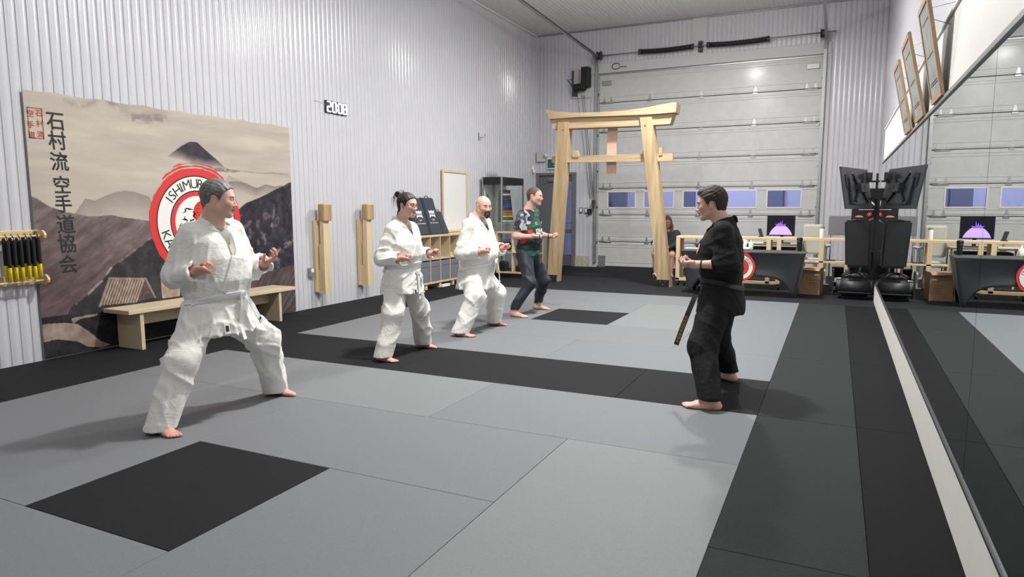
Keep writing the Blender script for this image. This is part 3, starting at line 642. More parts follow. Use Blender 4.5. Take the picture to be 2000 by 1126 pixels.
def emblem(parent, c, u, v, R, lift, name='emblem', words=True):
    """round red brush disc, white ring with lettering, red centre with a white swirl, tiger and dragon strokes"""
    b = MB(); c = Vector(c); u = Vector(u); v = Vector(v)
    add_ring(b, c, u, v, 0, R*1.17, lift, 0, 240, jit=.006)
    add_ring(b, c, u, v, R*1.20, R*1.235, lift, 0, 40, .9, 2.3, .01); add_ring(b, c, u, v, R*1.27, R*1.285, lift, 0, 24, 1.2, 2.0, .01)
    add_ring(b, c, u, v, R*.985, R*1.01, lift*2, 2, 72); add_ring(b, c, u, v, 0, R*.99, lift*1.6, 1, 72)
    add_ring(b, c, u, v, R*.665, R*.69, lift*2.2, 2, 64); add_ring(b, c, u, v, 0, R*.67, lift*2, 0, 64)
    r = R*.57                                                       # swirl
    pts = []
    for a in np.linspace(PI*.5, PI*1.5, 20): pts.append((r*math.cos(a), r*math.sin(a)))
    for a in np.linspace(-PI*.5, PI*.5, 14): pts.append((r/2*math.cos(a), -r/2+r/2*math.sin(a)))
    for a in np.linspace(-PI*.5, -PI*1.5, 14): pts.append((r*.38*math.cos(a), r/2*.86+r*.44*math.sin(a)))
    rr = [(math.cos(-.45)*x-math.sin(-.45)*y, math.sin(-.45)*x+math.cos(-.45)*y) for x, y in pts]; add_poly(b, rr, c, u, v, lift*2.5, 1)
    rg = random.Random(3)
    def stroke(pp, w, mi=2):
        L_ = []; R_ = []
        for i, p in enumerate(pp):
            q0 = pp[max(i-1, 0)]; q1 = pp[min(i+1, len(pp)-1)]; dx, dy = q1[0]-q0[0], q1[1]-q0[1]; n = math.hypot(dx, dy) or 1
            ww = w*(1-abs(2*i/(len(pp)-1)-1)**2*.8); L_.append((p[0]-dy/n*ww, p[1]+dx/n*ww)); R_.append((p[0]+dy/n*ww, p[1]-dx/n*ww))
        poly = L_+R_[::-1]; n_ = len(pp)
        nn = u.cross(v); cc = c+nn*lift*3.2
        b.add([cc+u*(p[0]*R)+v*(p[1]*R) for p in poly], [(i, i+1, 2*n_-2-i, 2*n_-1-i) for i in range(n_-1)], mi)
    for cx_, cy_, s in ((-.22, .16, 1.), (-.30, -.05, .9), (-.12, -.28, .8)):
        for k in range(7):
            a = rg.uniform(0, 6.28); x0, y0_ = cx_+.13*s*math.cos(a), cy_+.13*s*math.sin(a); a2 = a+rg.uniform(1.1, 1.9)
            stroke([(x0+.10*s*math.cos(a2)*t+.03*math.sin(6*t), y0_+.10*s*math.sin(a2)*t) for t in np.linspace(-.7, .7, 7)], .016*s)
    stroke([(-.48+.05*math.sin(5*t), -.05-.34*t) for t in np.linspace(0, 1, 9)], .035); stroke([(-.42+.3*t, -.38-.05*math.sin(4*t)) for t in np.linspace(0, 1, 8)], .03)
    for k in range(26):                                            # dragon's coiled, dotted body
        a = k*.42; rad = .20-.003*k; x0, y0_ = .17+rad*math.cos(a), .25+rad*math.sin(a)
        if k < 17: stroke([(x0-.02, y0_), (x0, y0_+.012), (x0+.02, y0_)], .014)
    stroke([(.17, .12+.2*t) for t in np.linspace(0, 1, 5)], .012)
    for (x0, y0_) in ((.16, -.08), (.3, -.02), (.22, -.2), (.36, -.16), (.1, -.3)): stroke([(x0-.05, y0_), (x0, y0_+.03), (x0+.05, y0_-.01)], .022)
    if words:
        def arc(txt, rad, a_mid, step, flip=False):
            wd = [{'I': .45, ' ': .6, 'M': 1.3, 'J': .7, 'O': 1.15, 'D': 1.1, 'E': .9}.get(q, 1.) for q in txt]; tot = sum(wd); run = 0
            for i, chh in enumerate(txt):
                pos = run+wd[i]/2-tot/2; run += wd[i]
                if chh == ' ': continue
                a = a_mid+(-pos*step if not flip else pos*step)
                p = c+u*(rad*math.cos(a))+v*(rad*math.sin(a)); add_text(b, chh, p, u, v, R*.29, bold=0, mi=2, lift=lift*3, rot=(a-PI/2) if not flip else (a+PI/2), fit=True)
        arc('ISHIMURA DOJO', R*.835, PI*.44, .20); arc('KARATE', R*.835, -PI*.5, .21, True) if False else arc('KARATE', R*.835, PI*1.26, .21, True)
    return b.build(name, [m_red, m_white, m_ink], parent, fixn=False)
emblem(cl, (LX+.0235, 4.03, 1.36), UY, UZ, .57, .0012, 'printed_emblem')
# ---- digital clock 20:08
p = onX(657, 211, LX+.02); ck = thing('wall_clock', (LX+.01, p[1], p[2]-.09), 'white digit LED clock reading 20:08 on the left wall', 'clock')
cy_, cz_ = p[1], p[2]; MB().box(LX+.002, LX+.022, cy_-.255, cy_+.255, cz_-.095, cz_+.095, .004).build('backing', m_blackm, ck)
mdig = mat('clock_digit', (255, 255, 255), rough=.4, emit=(235, 245, 255), estr=1.5)
SEG = {'0': 'abcdef', '2': 'abged', '8': 'abcdefg'}
def digit(ch, yc):
    b = MB(); w, h, t = .038, .074, .0105
    S_ = {'a': ((-w, h), (w, h)), 'g': ((-w, 0), (w, 0)), 'd': ((-w, -h), (w, -h)), 'f': ((-w, 0), (-w, h)), 'b': ((w, 0), (w, h)), 'e': ((-w, -h), (-w, 0)), 'c': ((w, -h), (w, 0))}
    for s in SEG[ch]:
        (a0, b0), (a1, b1) = S_[s]
        b.bar((LX+.033, yc+a0, cz_+b0), (LX+.033, yc+a1, cz_+b1), t*2, .02, .006, up=(1, 0, 0))
    b.build('digit', mdig, ck)
for ch, yc in (('2', cy_-.185), ('0', cy_-.062), ('0', cy_+.075), ('8', cy_+.19)): digit(ch, yc)
b = MB(); 
for q in (.035, -.035): MB().box(LX+.025, LX+.04, cy_+.0, cy_+.02, cz_+q-.01, cz_+q+.01, .004).build('colon_dot', mdig, ck)
MB().tube([(LX+.012, cy_-.25, cz_+.02), (LX+.012, cy_-.34, cz_+.05), (LX+.01, cy_-.5, cz_+.06)], .003, n=6).build('cable', m_white, ck)
# ---- striking posts (makiwara)
def makiwara(label, first=None, dy=0.):
    y = 6.20; yc = y
    t = thing('striking_post', (LX+.02, yc, .22), label, 'striking post', 'wall mounted striking posts')
    x0 = LX+.004
    MB().box(x0, x0+.045, yc-.10, yc+.02, .24, 1.34, .003).build('wall_board', m_pine, t)
    # springy striking board, thick at its foot, standing off the wall
    b = MB(); b.prism([(x0+.045, yc-.05, .22), (x0+.175, yc-.05, .22), (x0+.175, yc-.05, 1.60), (x0+.13, yc-.05, 1.60), (x0+.115, yc-.05, .98), (x0+.075, yc-.05, .98), (x0+.075, yc-.05, .58), (x0+.045, yc-.05, .58)], (0, .125, 0)); b.build('striking_board', m_pine, t)
    b = MB(); b.box(x0+.10, x0+.215, yc-.058, yc+.085, 1.33, 1.60, .02); pad = b.build('rope_pad', mat('rope', (214, 184, 138), rough=.8), t)
    for k in range(17): MB_ = None
    b = MB()
    for k in range(16):
        z = 1.345+k*.0155; q = [(x0+.098, yc-.06, z), (x0+.217, yc-.06, z+.002), (x0+.217, yc+.087, z), (x0+.098, yc+.087, z)]; b.tube(q, .0082, n=6, closed=True)
    b.build('rope_winding', mat('rope', (214, 184, 138)), pad)
    return t
mk = makiwara('wooden striking post with rope pad, the nearer one beside the tapestry')
copy_tree(mk, (0, 1.06, 0), 'wooden striking post with rope pad, the farther one behind the woman')
p = onX(606, 530, LX+.01); t = thing('wall_outlet', (LX+.02, p[1], p[2]-.06), 'small steel electrical outlet box low on the left wall beside the nearer striking post', 'outlet')
MB().box(LX+.0, LX+.05, p[1]-.045, p[1]+.045, p[2]-.08, p[2]+.06, .005).build('box', m_steel, t); MB().box(LX+.045, LX+.054, p[1]-.02, p[1]+.035, p[2]-.01, p[2]+.045, .003).build('face_plate', m_white, t)
p = onX(937, 266, LX+.02); t = thing('wall_hook', (LX+.02, p[1], p[2]-.05), 'small pale bracket high on the left wall above the whiteboard', 'hook')
MB().box(LX+.0, LX+.02, p[1]-.04, p[1]-.01, p[2]-.09, p[2]+.07, .004).build('plate', m_steel, t); MB().tube([(LX+.02, p[1]-.02, p[2]-.03), (LX+.1, p[1]+.0, p[2]-.03), (LX+.12, p[1]+.06, p[2]+.01), (LX+.1, p[1]+.1, p[2]+.05)], .01, n=6).build('arm', m_steel, t)
# ---- nunchaku rack
rk = thing('weapon_rack', (LX+.1, 1.4, .8), 'pale wooden two-bar wall rack at the left edge of the picture', 'rack')
for z, r in ((1.275, .012), (.835, .012)):
    MB().box(LX+.0, LX+.035, .6, 2.14, z-.05, z+.05, .008).build('back_board', m_pineh, rk)
    for y in (.66, 2.10):
        b = MB(); b.prism([(LX+.03, y-.011, z-.045), (LX+.16, y-.011, z-.05), (LX+.195, y-.011, z-.025), (LX+.205, y-.011, z), (LX+.195, y-.011, z+.025), (LX+.16, y-.011, z+.05), (LX+.03, y-.011, z+.045)], (0, .022, 0)); b.build('end_bracket', m_pineh, rk)
    MB().cyl((LX+.15, .62, z-.005), (LX+.15, 2.12, z-.005), .011, n=12).build('rail', m_pine, rk)
for i, y in enumerate((1.25, 1.9)): MB().box(LX+.03, LX+.15, y-.012, y+.012, .83, .90, .005).build('peg', m_pine, rk)
m_foamk = mat('foam_black', (26, 26, 28), rough=.85); m_foamy = mat('foam_yellow', (226, 206, 44), rough=.75, noise=.06, nscale=30)
def nunchaku(y, zb, lean):
    t = thing('practice_nunchaku', (LX+.15, y, zb), 'x', 'nunchaku', 'yellow and black padded nunchaku on the rack')
    for s, xo in ((0, .0), (1, .032)):
        x = LX+.150+(-.018 if s == 0 else .022); dz = -.02*s; yy = y+.012*s
        MB().lathe([(.004, .0), (.0155, .004), (.0155, .13), (.015, .133)], c=(x, yy, zb+dz), n=14).build('yellow_grip', m_foamy, t)
        MB().lathe([(.016, .0), (.0165, .01), (.0165, .24), (.012, .255), (.004, .258)], c=(x, yy, zb+.133+dz), n=14).build('black_sleeve', m_foamk, t)
    MB().tube([(LX+.132, y, zb+.385), (LX+.136, y, zb+.41), (LX+.15, y+.004, zb+.428), (LX+.166, y+.01, zb+.40), (LX+.172, y+.012, zb+.36)], .0035, n=6).build('cord', m_blackm, t)
    return t
names = ['farthest pair, next to the end bracket', 'second pair from the end bracket', 'third pair from the end bracket', 'fourth pair from the end bracket', 'fifth pair from the end bracket', 'pair at the left edge of the picture']
t0 = nunchaku(2.035, .885, 0)
for i in range(6):
    o = t0 if i == 0 else copy_tree(t0, (0, -[0, .05, .103, .163, .22, .275][i], [0, -.02, -.012, -.022, -.018, -.02][i]))
    o['label'] = 'yellow and black foam nunchaku, '+names[i]
# ---- bench
bn = thing('wooden_bench', (-6.5, 4., 0), 'pale wooden bench with slab legs in front of the tapestry', 'bench')
bz = .45; MB().box(-6.715, -6.29, 2.72, 5.20, bz-.045, bz, .004).build('seat', m_birch, bn)
for y in (2.86, 4.90): MB().box(-6.70, -6.31, y, y+.045, .0, bz-.045, .003).build('leg', m_birch, bn)
MB().box(-6.54, -6.50, 2.905, 4.90, bz-.045-.16, bz-.045, .003).build('stretcher', m_birch, bn)
# ================================================================ TORII GATE
TY = 11.12
tg = thing('torii_gate', (-3.7, TY+.1, 0), 'tall wooden torii gate with curved top beam standing before the garage door', 'gate')
def Ypt(px, py, y): return tuple(onY(px, py, y))
m_tor2 = m_toriih
b = MB(); top = [(1066, 214), (1083, 217), (1100, 218.8), (1120, 219.8), (1137, 219.8), (1165, 219), (1191, 217.6), (1222, 215), (1251, 211.5), (1270, 208.3), (1288, 204.5), (1304, 201.5), (1318, 199)]
bot = [(1319.5, 219), (1290, 221.5), (1257, 224), (1200, 226), (1123, 228.5), (1095, 230.5), (1072.5, 232)]
b.prism([Ypt(*p, TY-.10) for p in top+[(1321.5, 200.5)]+bot], (0, .36, 0)); b.build('top_beam', m_tor2, tg)
b = MB(); b.prism([Ypt(*p, TY-.04) for p in ((1073, 232), (1123, 228.6), (1257, 224), (1316, 219.5), (1308.5, 242), (1257, 245), (1124, 250.5), (1081, 252.5))], (0, .26, 0)); b.build('lintel', m_tor2, tg)
def post(x0b, x1b, x0t, x1t, zt):
    p = thing if False else None
    b = MB(); zb = .14
    f = lambda x0_, x1_, z: x0_+(x1_-x0_)*z/zt
    y0, y1 = TY-.08, TY+.16
    P4 = lambda z, y: [(f(x0b, x0t, z), y, z), (f(x1b, x1t, z), y, z)]
    b.prism([*P4(0.0, y0+.03), P4(zt, y0+.03)[1], P4(zt, y0+.03)[0]], (0, y1-y0-.03, 0)); b.prism([*P4(zb, y0), P4(zt, y0)[1], P4(zt, y0)[0]], (0, .029, 0))
    o = b.build('post', m_torii, tg)
    q = MB(); xx = P4(.02, 0); q.box(xx[0][0]-.004, xx[1][0]-.02, y0+.005, y0+.028, 0., zb, .002).box(xx[0][0]-.012, xx[0][0]-.002, y0+.03, y1, 0, zb, .002)
    br = q.build('base_bracket', m_blackm, o)
    for dx, dz in ((.05, .10), (.15, .10), (.10, .045)): MB().ball((xx[0][0]+dx, y0+.005, dz), (.008, .004, .008), n=8).build('bolt', m_steel, br)
    MB().cyl(((x0t+x1t)/2-.01, y0+.0, 3.08), ((x0t+x1t)/2-.01, y0-.006, 3.08), .012, n=10).build('bolt_head', m_blackm, o)
post(-4.93, -4.70, -4.70, -4.47, 3.24); post(-2.60, -2.36, -3.02, -2.79, 3.24)
b = MB(); b.prism([Ypt(*p, TY+.02) for p in ((1077.5, 305), (1314, 298.5), (1314, 314.5), (1077.5, 317.5))], (0, .09, 0)); b.build('cross_rail', m_tor2, tg)
for (a, c, s) in ((1091, 1098, -1), (1118, 1127, 1), (1256, 1263, -1), (1287, 1294, 1)):
    b = MB(); q0 = onY(a, 305 if a < 1200 else 301, TY+.0); q1 = onY(c, 293 if a < 1200 else 288, TY+.0)
    x0, x1, z0, z1 = q0[0], q1[0], q0[2]-.02, q1[2]
    pl = [(x0, TY+.0, z0), (x1, TY+.0, z0), (x1, TY+.0, z1), (x0, TY+.0, z1)]
    if a in (1118,): pl = [(x0, TY, z0), (x1+.04, TY, z0), (x1-.02, TY, z1), (x0, TY, z1)]
    if a in (1256,): pl = [(x0-.04, TY, z0), (x1, TY, z0), (x1, TY, z1), (x0+.03, TY, z1)]
    b.prism(pl, (0, .13, 0)); b.build('wedge', m_torii, tg)
b = MB(); b.prism([Ypt(*p, TY+.14) for p in ((1187, 246), (1205.5, 246), (1202, 341), (1184, 341))], (0, .03, 0)); b.build('centre_board', mat('pink_board', (196, 164, 142), rough=.7, noise=.06, nscale=8), tg)
# ================================================================ LEFT BACK CORNER
def cube_shelf(name, label, y0, y1, x0, x1, z0, z1, ncol, nrow, face='x', bins=()):
    t = thing(name, ((x0+x1)/2, (y0+y1)/2, 0), label, 'shelf')
    T_ = .036; th = .016
    b = MB(); b.box(x0, x1, y0, y1, z1-T_, z1, .002); b.build('top_panel', m_birch, t)
    b = MB(); b.box(x0, x1, y0, y1, z0, z0+T_, .002); b.build('bottom_panel', m_birch, t)
    if face == 'x':
        for y in (y0, y1-T_): MB().box(x0, x1, y, y+T_, z0+T_, z1-T_, .002).build('side_panel', m_birch, t)
        w = (y1-y0-2*T_)/ncol; h = (z1-z0-2*T_)/nrow
        for i in range(1, ncol): MB().box(x0+.01, x1-.004, y0+T_+w*i-th/2, y0+T_+w*i+th/2, z0+T_, z1-T_, .001).build('divider', m_birch, t)
        for r_ in range(1, nrow): MB().box(x0+.01, x1-.004, y0+T_, y1-T_, z0+T_+h*r_-th/2, z0+T_+h*r_+th/2, .001).build('shelf_board', m_birch, t)
        MB().box(x0, x0+.008, y0+T_, y1-T_, z0+T_, z1-T_).build('back_panel', m_birch, t) if False else None
    else:
        for x in (x0, x1-T_): MB().box(x, x+T_, y0, y1, z0+T_, z1-T_, .002).build('side_panel', m_birch, t)
        w = (x1-x0-2*T_)/ncol; h = (z1-z0-2*T_)/nrow
        for i in range(1, ncol): MB().box(x0+T_+w*i-th/2, x0+T_+w*i+th/2, y0+.004, y1-.01, z0+T_, z1-T_, .001).build('divider', m_birch, t)
        for r_ in range(1, nrow): MB().box(x0+T_, x1-T_, y0+.004, y1-.01, z0+T_+h*r_-th/2, z0+T_+h*r_+th/2, .001).build('shelf_board', m_birch, t)
    return t, w, h
CX0, CX1, CY0, CY1, CZ0, CZ1 = -6.745, -6.375, 8.46, 9.95, .10, 1.02
ca, w, h = cube_shelf('cube_shelf', 'pale wooden cube shelf with grey fabric bins along the left wall', CY0, CY1, CX0, CX1, CZ0, CZ1, 4, 2)
MB().box(CX0+.0, CX0+.01, CY0+.036, CY1-.036, CZ0+.036, CZ1-.036).build('back_panel', m_birch, ca)
for y in (CY0+.25, CY0+.75, CY1-.25):
    MB().box(CX0+.02, CX1-.02, y-.04, y+.04, 0, CZ0, .004).build('foot_block', m_pineh, ca)
m_bin = mat('fabric_bin', (112, 115, 122), rough=.85, noise=.06, nscale=60)
m_shelfgrey = m_bin
for i in range(4):
    y0 = CY0+.036+w*i+.016; y1 = y0+w-.032; z0 = CZ0+.037
    t = thing('fabric_bin', (CX1-.2, (y0+y1)/2, z0), 'grey fabric bin in the lower row of the cube shelf, %s from the far end' % order(3-i), 'bin', 'grey fabric bins in the cube shelf')
    b = MB(); b.box(CX0+.03, CX1-.012, y0, y1, z0, z0+h-.04, .01); b.build('body', m_bin, t)
    MB().box(CX1-.013, CX1-.008, y0+.02, y1-.02, z0+h-.14, z0+h-.125, .002).build('hem', mat('bin_hem', (92, 95, 102), rough=.85), t)
tag(MB().box(CX0+.1, CX1-.09, CY1-.036-w+.03, CY1-.036-w+.2, CZ0+.036+h+.01, CZ0+.036+h+.045, .006).box(CX0+.1, CX1-.09, CY1-.036-w+.03, CY1-.036-w+.2, CZ0+.036+h+.05, CZ0+.036+h+.09, .006).build('wood_blocks', m_pineh), 'two pale wooden blocks stacked in the upper far cube of the shelf', 'blocks') if False else None
for k in range(2):
    tag(MB().box(CX0+.12, CX1-.05, CY1-.036-w+.03, CY1-.036-w+.2-.02*k, CZ0+.036+h+.009+.042*k, CZ0+.036+h+.048+.042*k, .006).build('wood_block', m_pineh), ['lower pale wooden block in the upper far cube of the shelf', 'upper pale wooden block lying on another in the cube shelf'][k], 'block')
tag(MB().box(CX1-.05, CX1+.02, CY1-.036-2*w+.02, CY1-.44, .0, .05, .006).build('white_tray', m_white), 'small white tray on the floor under the cube shelf', 'tray')
# foam pads with emblem, leaning on the shelf top
m_pad = mat('pad_slate', (58, 63, 72), rough=.6, noise=.05, nscale=30)
m_emb = mat('pad_emblem', (222, 224, 226), rough=.5); m_gold = mat('pad_gold', (216, 186, 90), rough=.5)
def pad_at(y0, y1, zt, label, shear, logo=True, xo=0.):
    xb, xt = CX1-.06+xo, CX1-.22+xo; z0 = CZ1+.002; t = thing('foam_kick_pad', (CX1-.1, (y0+y1)/2, z0), label, 'pad', 'slate grey foam pads leaning on the cube shelf')
    d = .09
    bm = bmesh.new(); bmesh.ops.create_cube(bm, size=1)
    for v in bm.verts:
        u = v.co.z+.5; v.co = Vector((xb+(xt-xb)*u+(v.co.x-.5)*d, (y0+y1)/2+v.co.y*(y1-y0)*(1-.10*u)+shear*u, z0+u*(zt-z0)))
    bmesh.ops.bevel(bm, geom=list(bm.edges), offset=.018, segments=3, affect='EDGES'); b = MB(); b.bmadd(bm); body = b.build('body', m_pad, t)
    if logo:
        n = Vector((zt-z0, 0, -(xt-xb))).normalized(); vdir = Vector((xt-xb, shear, zt-z0)).normalized(); udir = Vector((0, 1, 0))
        k = .56; c = Vector((xb+(xt-xb)*k, (y0+y1)/2+shear*k, z0+k*(zt-z0)))+n*.003
        b = MB(); w_, h_ = .105, .075
        add_poly(b, [(-w_, h_), (-w_*.45, h_*.72), (0, h_*1.0), (w_*.45, h_*.72), (w_, h_), (w_*.84, 0), (w_, -h_), (w_*.45, -h_*.62), (-w_*.45, -h_*.62), (-w_, -h_), (-w_*.84, 0)], c, udir, vdir, .0, 0)
        add_poly(b, [(-.06, -h_-.02), (0, -h_-.06), (.06, -h_-.02), (.02, -h_-.025), (0, -h_-.035), (-.02, -h_-.025)], c, udir, vdir, .0, 1)
        add_text(b, 'EVERLAST', c, udir, vdir, .055, bold=.0012, mi=2, lift=.0015, fit=True, sx=.72)
        add_text(b, 'CHOICE OF CHAMPIONS', c-vdir*(h_+.10), udir, vdir, .026, bold=.0006, mi=0, lift=.0005, fit=True)
        b.build('printed_logo', [m_emb, m_gold, m_pad], body, fixn=False)
    MB().tube([(xt-.03, (y0+y1)/2+shear-.06, zt-.005), (xt-.03, (y0+y1)/2+shear-.04, zt+.03), (xt-.03, (y0+y1)/2+shear+.04, zt+.03), (xt-.03, (y0+y1)/2+shear+.06, zt-.005)], .008, n=6).build('carry_strap', m_blackm, t)
pad_at(8.50, 8.94, 1.71, 'slate grey foam pad, the one right behind the woman', -.04)
pad_at(8.97, 9.40, 1.72, 'slate grey foam pad with the fully visible white emblem', -.08)
pad_at(9.42, 9.66, 1.46, 'short slate grey foam pad next to the framed whiteboard', -.05, False)
# framed whiteboard
p0, p1 = onX(864, 331, LX+.05), onX(912, 337, LX+.05)
wy0, wy1, wz1 = p0[1], p1[1], 2.29
wb = thing('whiteboard', (LX+.1, (wy0+wy1)/2, 1.03), 'tall blank whiteboard in a pale wooden frame leaning on the left wall', 'whiteboard')
MB().box(LX+.028, LX+.036, wy0+.03, wy1-.03, 1.05, wz1-.03).build('panel', mat('board_panel', (226, 227, 226), rough=.3), wb)
for a in ((wy0, wy0+.045, 1.03, wz1), (wy1-.045, wy1, 1.03, wz1), (wy0+.045, wy1-.045, wz1-.045, wz1), (wy0+.045, wy1-.045, 1.03, 1.075)):
    MB().box(LX+.022, LX+.06, *a, .003).build('frame_rail', m_pine, wb)
# low drawers after the shelf (mostly hidden), carries the far end of the whiteboard
db = thing('wooden_crate', (-6.55, 10.5, 0), 'pale wooden crate unit past the cube shelf, behind the bald man', 'crate')
MB().box(-6.74, -6.35, 10.02, 11.05, .98, 1.02, .003).build('top_panel', m_pineh, db)
for y in (10.02, 10.50, 11.01): MB().box(-6.74, -6.35, y, y+.04, .03, .98, .003).build('side_panel', m_pine, db)
for z in (.03, .34, .66): MB().box(-6.74, -6.36, 10.06, 11.01, z, z+.03, .002).build('shelf_board', m_pineh, db)
# glass display cabinet
gc = thing('display_cabinet', (-6.42, 12.1, 0), 'tall glass display cabinet with black top band and coloured belts inside', 'cabinet')
gx0, gx1, gy0, gy1 = -6.70, -6.20, 11.52, 12.68
MB().box(gx0, gx1, gy0, gy1, 2.04, 2.2, .004).build('top_band', m_blackm, gc); MB().box(gx0, gx1, gy0, gy1, .0, .1, .004).build('plinth', m_blackm, gc)
for x in (gx0, gx1-.03):
    for y in (gy0, gy1-.03): MB().box(x-.002, x+.032, y-.002, y+.032, .1, 2.205, .003).build('corner_post', m_steel, gc)
MB().box(gx0+.02, gx0+.03, gy0+.03, gy1-.03, .1, 2.04).build('back_panel', m_white, gc)
MB().box(gx0+.03, gx1-.03, gy0+.006, gy0+.010, .1, 2.04).build('glass_pane', m_glassy, gc); MB().box(gx1-.010, gx1-.006, gy0+.03, gy1-.03, .1, 2.04).build('glass_pane', m_glassy, gc)
for z in (.62, 1.12): MB().box(gx0+.03, gx1-.02, gy0+.02, gy1-.03, z, z+.008).build('glass_shelf', m_glassy, gc)
bd = thing('belt_display', (-6.42, 12.1, 1.13), 'dark belt rack with rows of coloured belts inside the glass cabinet', 'belt rack')
YL, YR = 11.72, 12.0
def bpt(px, py, t): return np.array(onY(px, py, YL+(YR-YL)*t))
MB().prism([tuple(bpt(973, 434, 0)), tuple(bpt(1003, 434, 1)), tuple(bpt(996, 371, 1)), tuple(bpt(974, 371, 0))], (-.02, .03, 0)).build('stand', m_blackm, bd)
cols = [(60, 50, 48), (235, 235, 235), (70, 48, 40), (66, 60, 60), (60, 60, 62), (58, 64, 120), (70, 72, 140), (60, 60, 110), (222, 120, 60), (228, 140, 70), (230, 220, 70), (80, 130, 70), (236, 236, 230)]
for i, c in enumerate(cols):
    py = 375+i*4.7; k = (py-371)/63
    a = bpt(982, py, .3); c_ = bpt(995.5+6.5*k, py, 1); n_ = np.array((.02, -.03, 0))
    MB().bar(a+n_*.7, c_+n_*.7, .018, .040, .004).build('rolled_belt', mat('belt_%d' % i, c, rough=.7), bd)
tag(MB().bar((-6.62, 11.75, 1.14), (-6.60, 11.60, 1.82), .02, .05, .004).build('wooden_sword', m_dsteel), 'dark slim weapon leaning inside the glass cabinet, left of the belts', 'weapon')
tag(MB().box(-6.55, -6.30, 11.65, 12.2, .63, .80, .02).build('blue_bag', mat('blue_cloth', (96, 132, 168), rough=.8)), 'pale blue folded bag on the lower shelf of the glass cabinet', 'bag')
# second shelf unit, facing the camera, in front of the cabinet
c2, w2, h2 = cube_shelf('low_cube_shelf', 'pale wooden cube shelf facing forward, behind the man in the green shirt', 11.32, 11.50, -6.26, -5.12, .10, 1.01, 3, 2, face='y')
for x in (-6.2, -5.2): MB().box(x, x+.05, 11.33, 11.49, 0, .10, .004).build('foot_block', m_blackm, c2)
tag(MB().ball((-6.04, 11.38, .90), (.13, .05, .10)).build('black_glove', m_blackm) if False else MB().box(-6.20, -5.93, 11.335, 11.48, .60, .78, .05).build('sparring_bag', m_blackm), 'black gear bag in the upper left cube, right of the bald man', 'bag')
tag(MB().box(-6.2, -6.0, 11.34, 11.47, .14, .36, .04).build('sparring_bag', m_blackm), 'black bag in the lower left cube, right of the bald man', 'bag')
tag(MB().box(-5.80, -5.58, 11.34, 11.46, .14, .28, .03).build('sparring_bag', m_blackp), 'black shoes bag in the lower middle cube, behind the green-shirted man', 'bag')
tag(MB().box(-5.82, -5.76, 10.5, 10.56, .0, .02, .002).build('paper_scrap', m_white), 'tiny white scrap on the black floor near the low shelf', 'paper')
# ================================================================ RIGHT BACK CORNER
m_cover = mat('stretch_cover', (34, 36, 40), rough=.6, sheen=.2)
tb = thing('event_table', (-1., 10.6, 0), 'table under a black stretch cover with a round red emblem', 'table')
tx0, tx1, ty0, ty1, tz = -2.02, .03, 10.30, 10.98, .77
per = []; N1, N2 = 40, 14
for i in range(N1): per.append((i/N1, 0))
for i in range(N2): per.append((1, i/N2))
for i in range(N1): per.append((1-i/N1, 1))
for i in range(N2): per.append((0, 1-i/N2))
vs_, fs = [], []; R_ = 12
for (u, v) in per:
    e = min(u, 1-u)*(tx1-tx0) if v in (0, 1) else min(v, 1-v)*(ty1-ty0)
    arch = .36*(1-math.exp(-max(e-.06, 0)/.16)) if v in (0, 1) else .30*(1-math.exp(-max(e-.05, 0)/.1)); arch = max(arch, .012)
    cx_, cy_ = tx0+u*(tx1-tx0), ty0+v*(ty1-ty0)
    for r in range(R_+1):
        s = r/R_; z = tz+(arch-tz)*s; pinch = .13*s*math.exp(-e/.35); inn = .05*math.sin(PI*s)*(1-math.exp(-e/.4))
        sx = 1 if u > .5 else -1; sy2 = 1 if v > .5 else -1
        vs_.append((cx_-sx*pinch*1.1, cy_-sy2*pinch*.4+(inn if v == 0 else (-inn if v == 1 else 0)), z))
n = len(per)
for i in range(n):
    for r in range(R_): a = i*(R_+1)+r; c = ((i+1) % n)*(R_+1)+r; fs.append((a, c, c+1, a+1))
b = MB(); b.add(vs_, fs, 0, True); cov = b.build('cover_skirt', m_cover, tb); sm = cov.modifiers.new('t', 'SOLIDIFY'); sm.thickness = .004
MB().box(tx0-.004, tx1+.004, ty0-.004, ty1+.004, tz-.03, tz+.004, .012).build('table_top', m_cover, tb)
for x in (tx0+.14, tx1-.16):
    for y in (ty0+.08, ty1-.08): MB().cyl((x, y, 0), (x, y, tz-.03), .016).build('leg', m_dsteel, tb)
pe = onY(1462, 516, ty0); emblem(cov, (pe[0]-.14, ty0-.006, .505), (1, 0, 0), (0, 0, 1), .215, .0015, 'printed_emblem')
def onT(px, py): return onY(px, 486, 10.78)
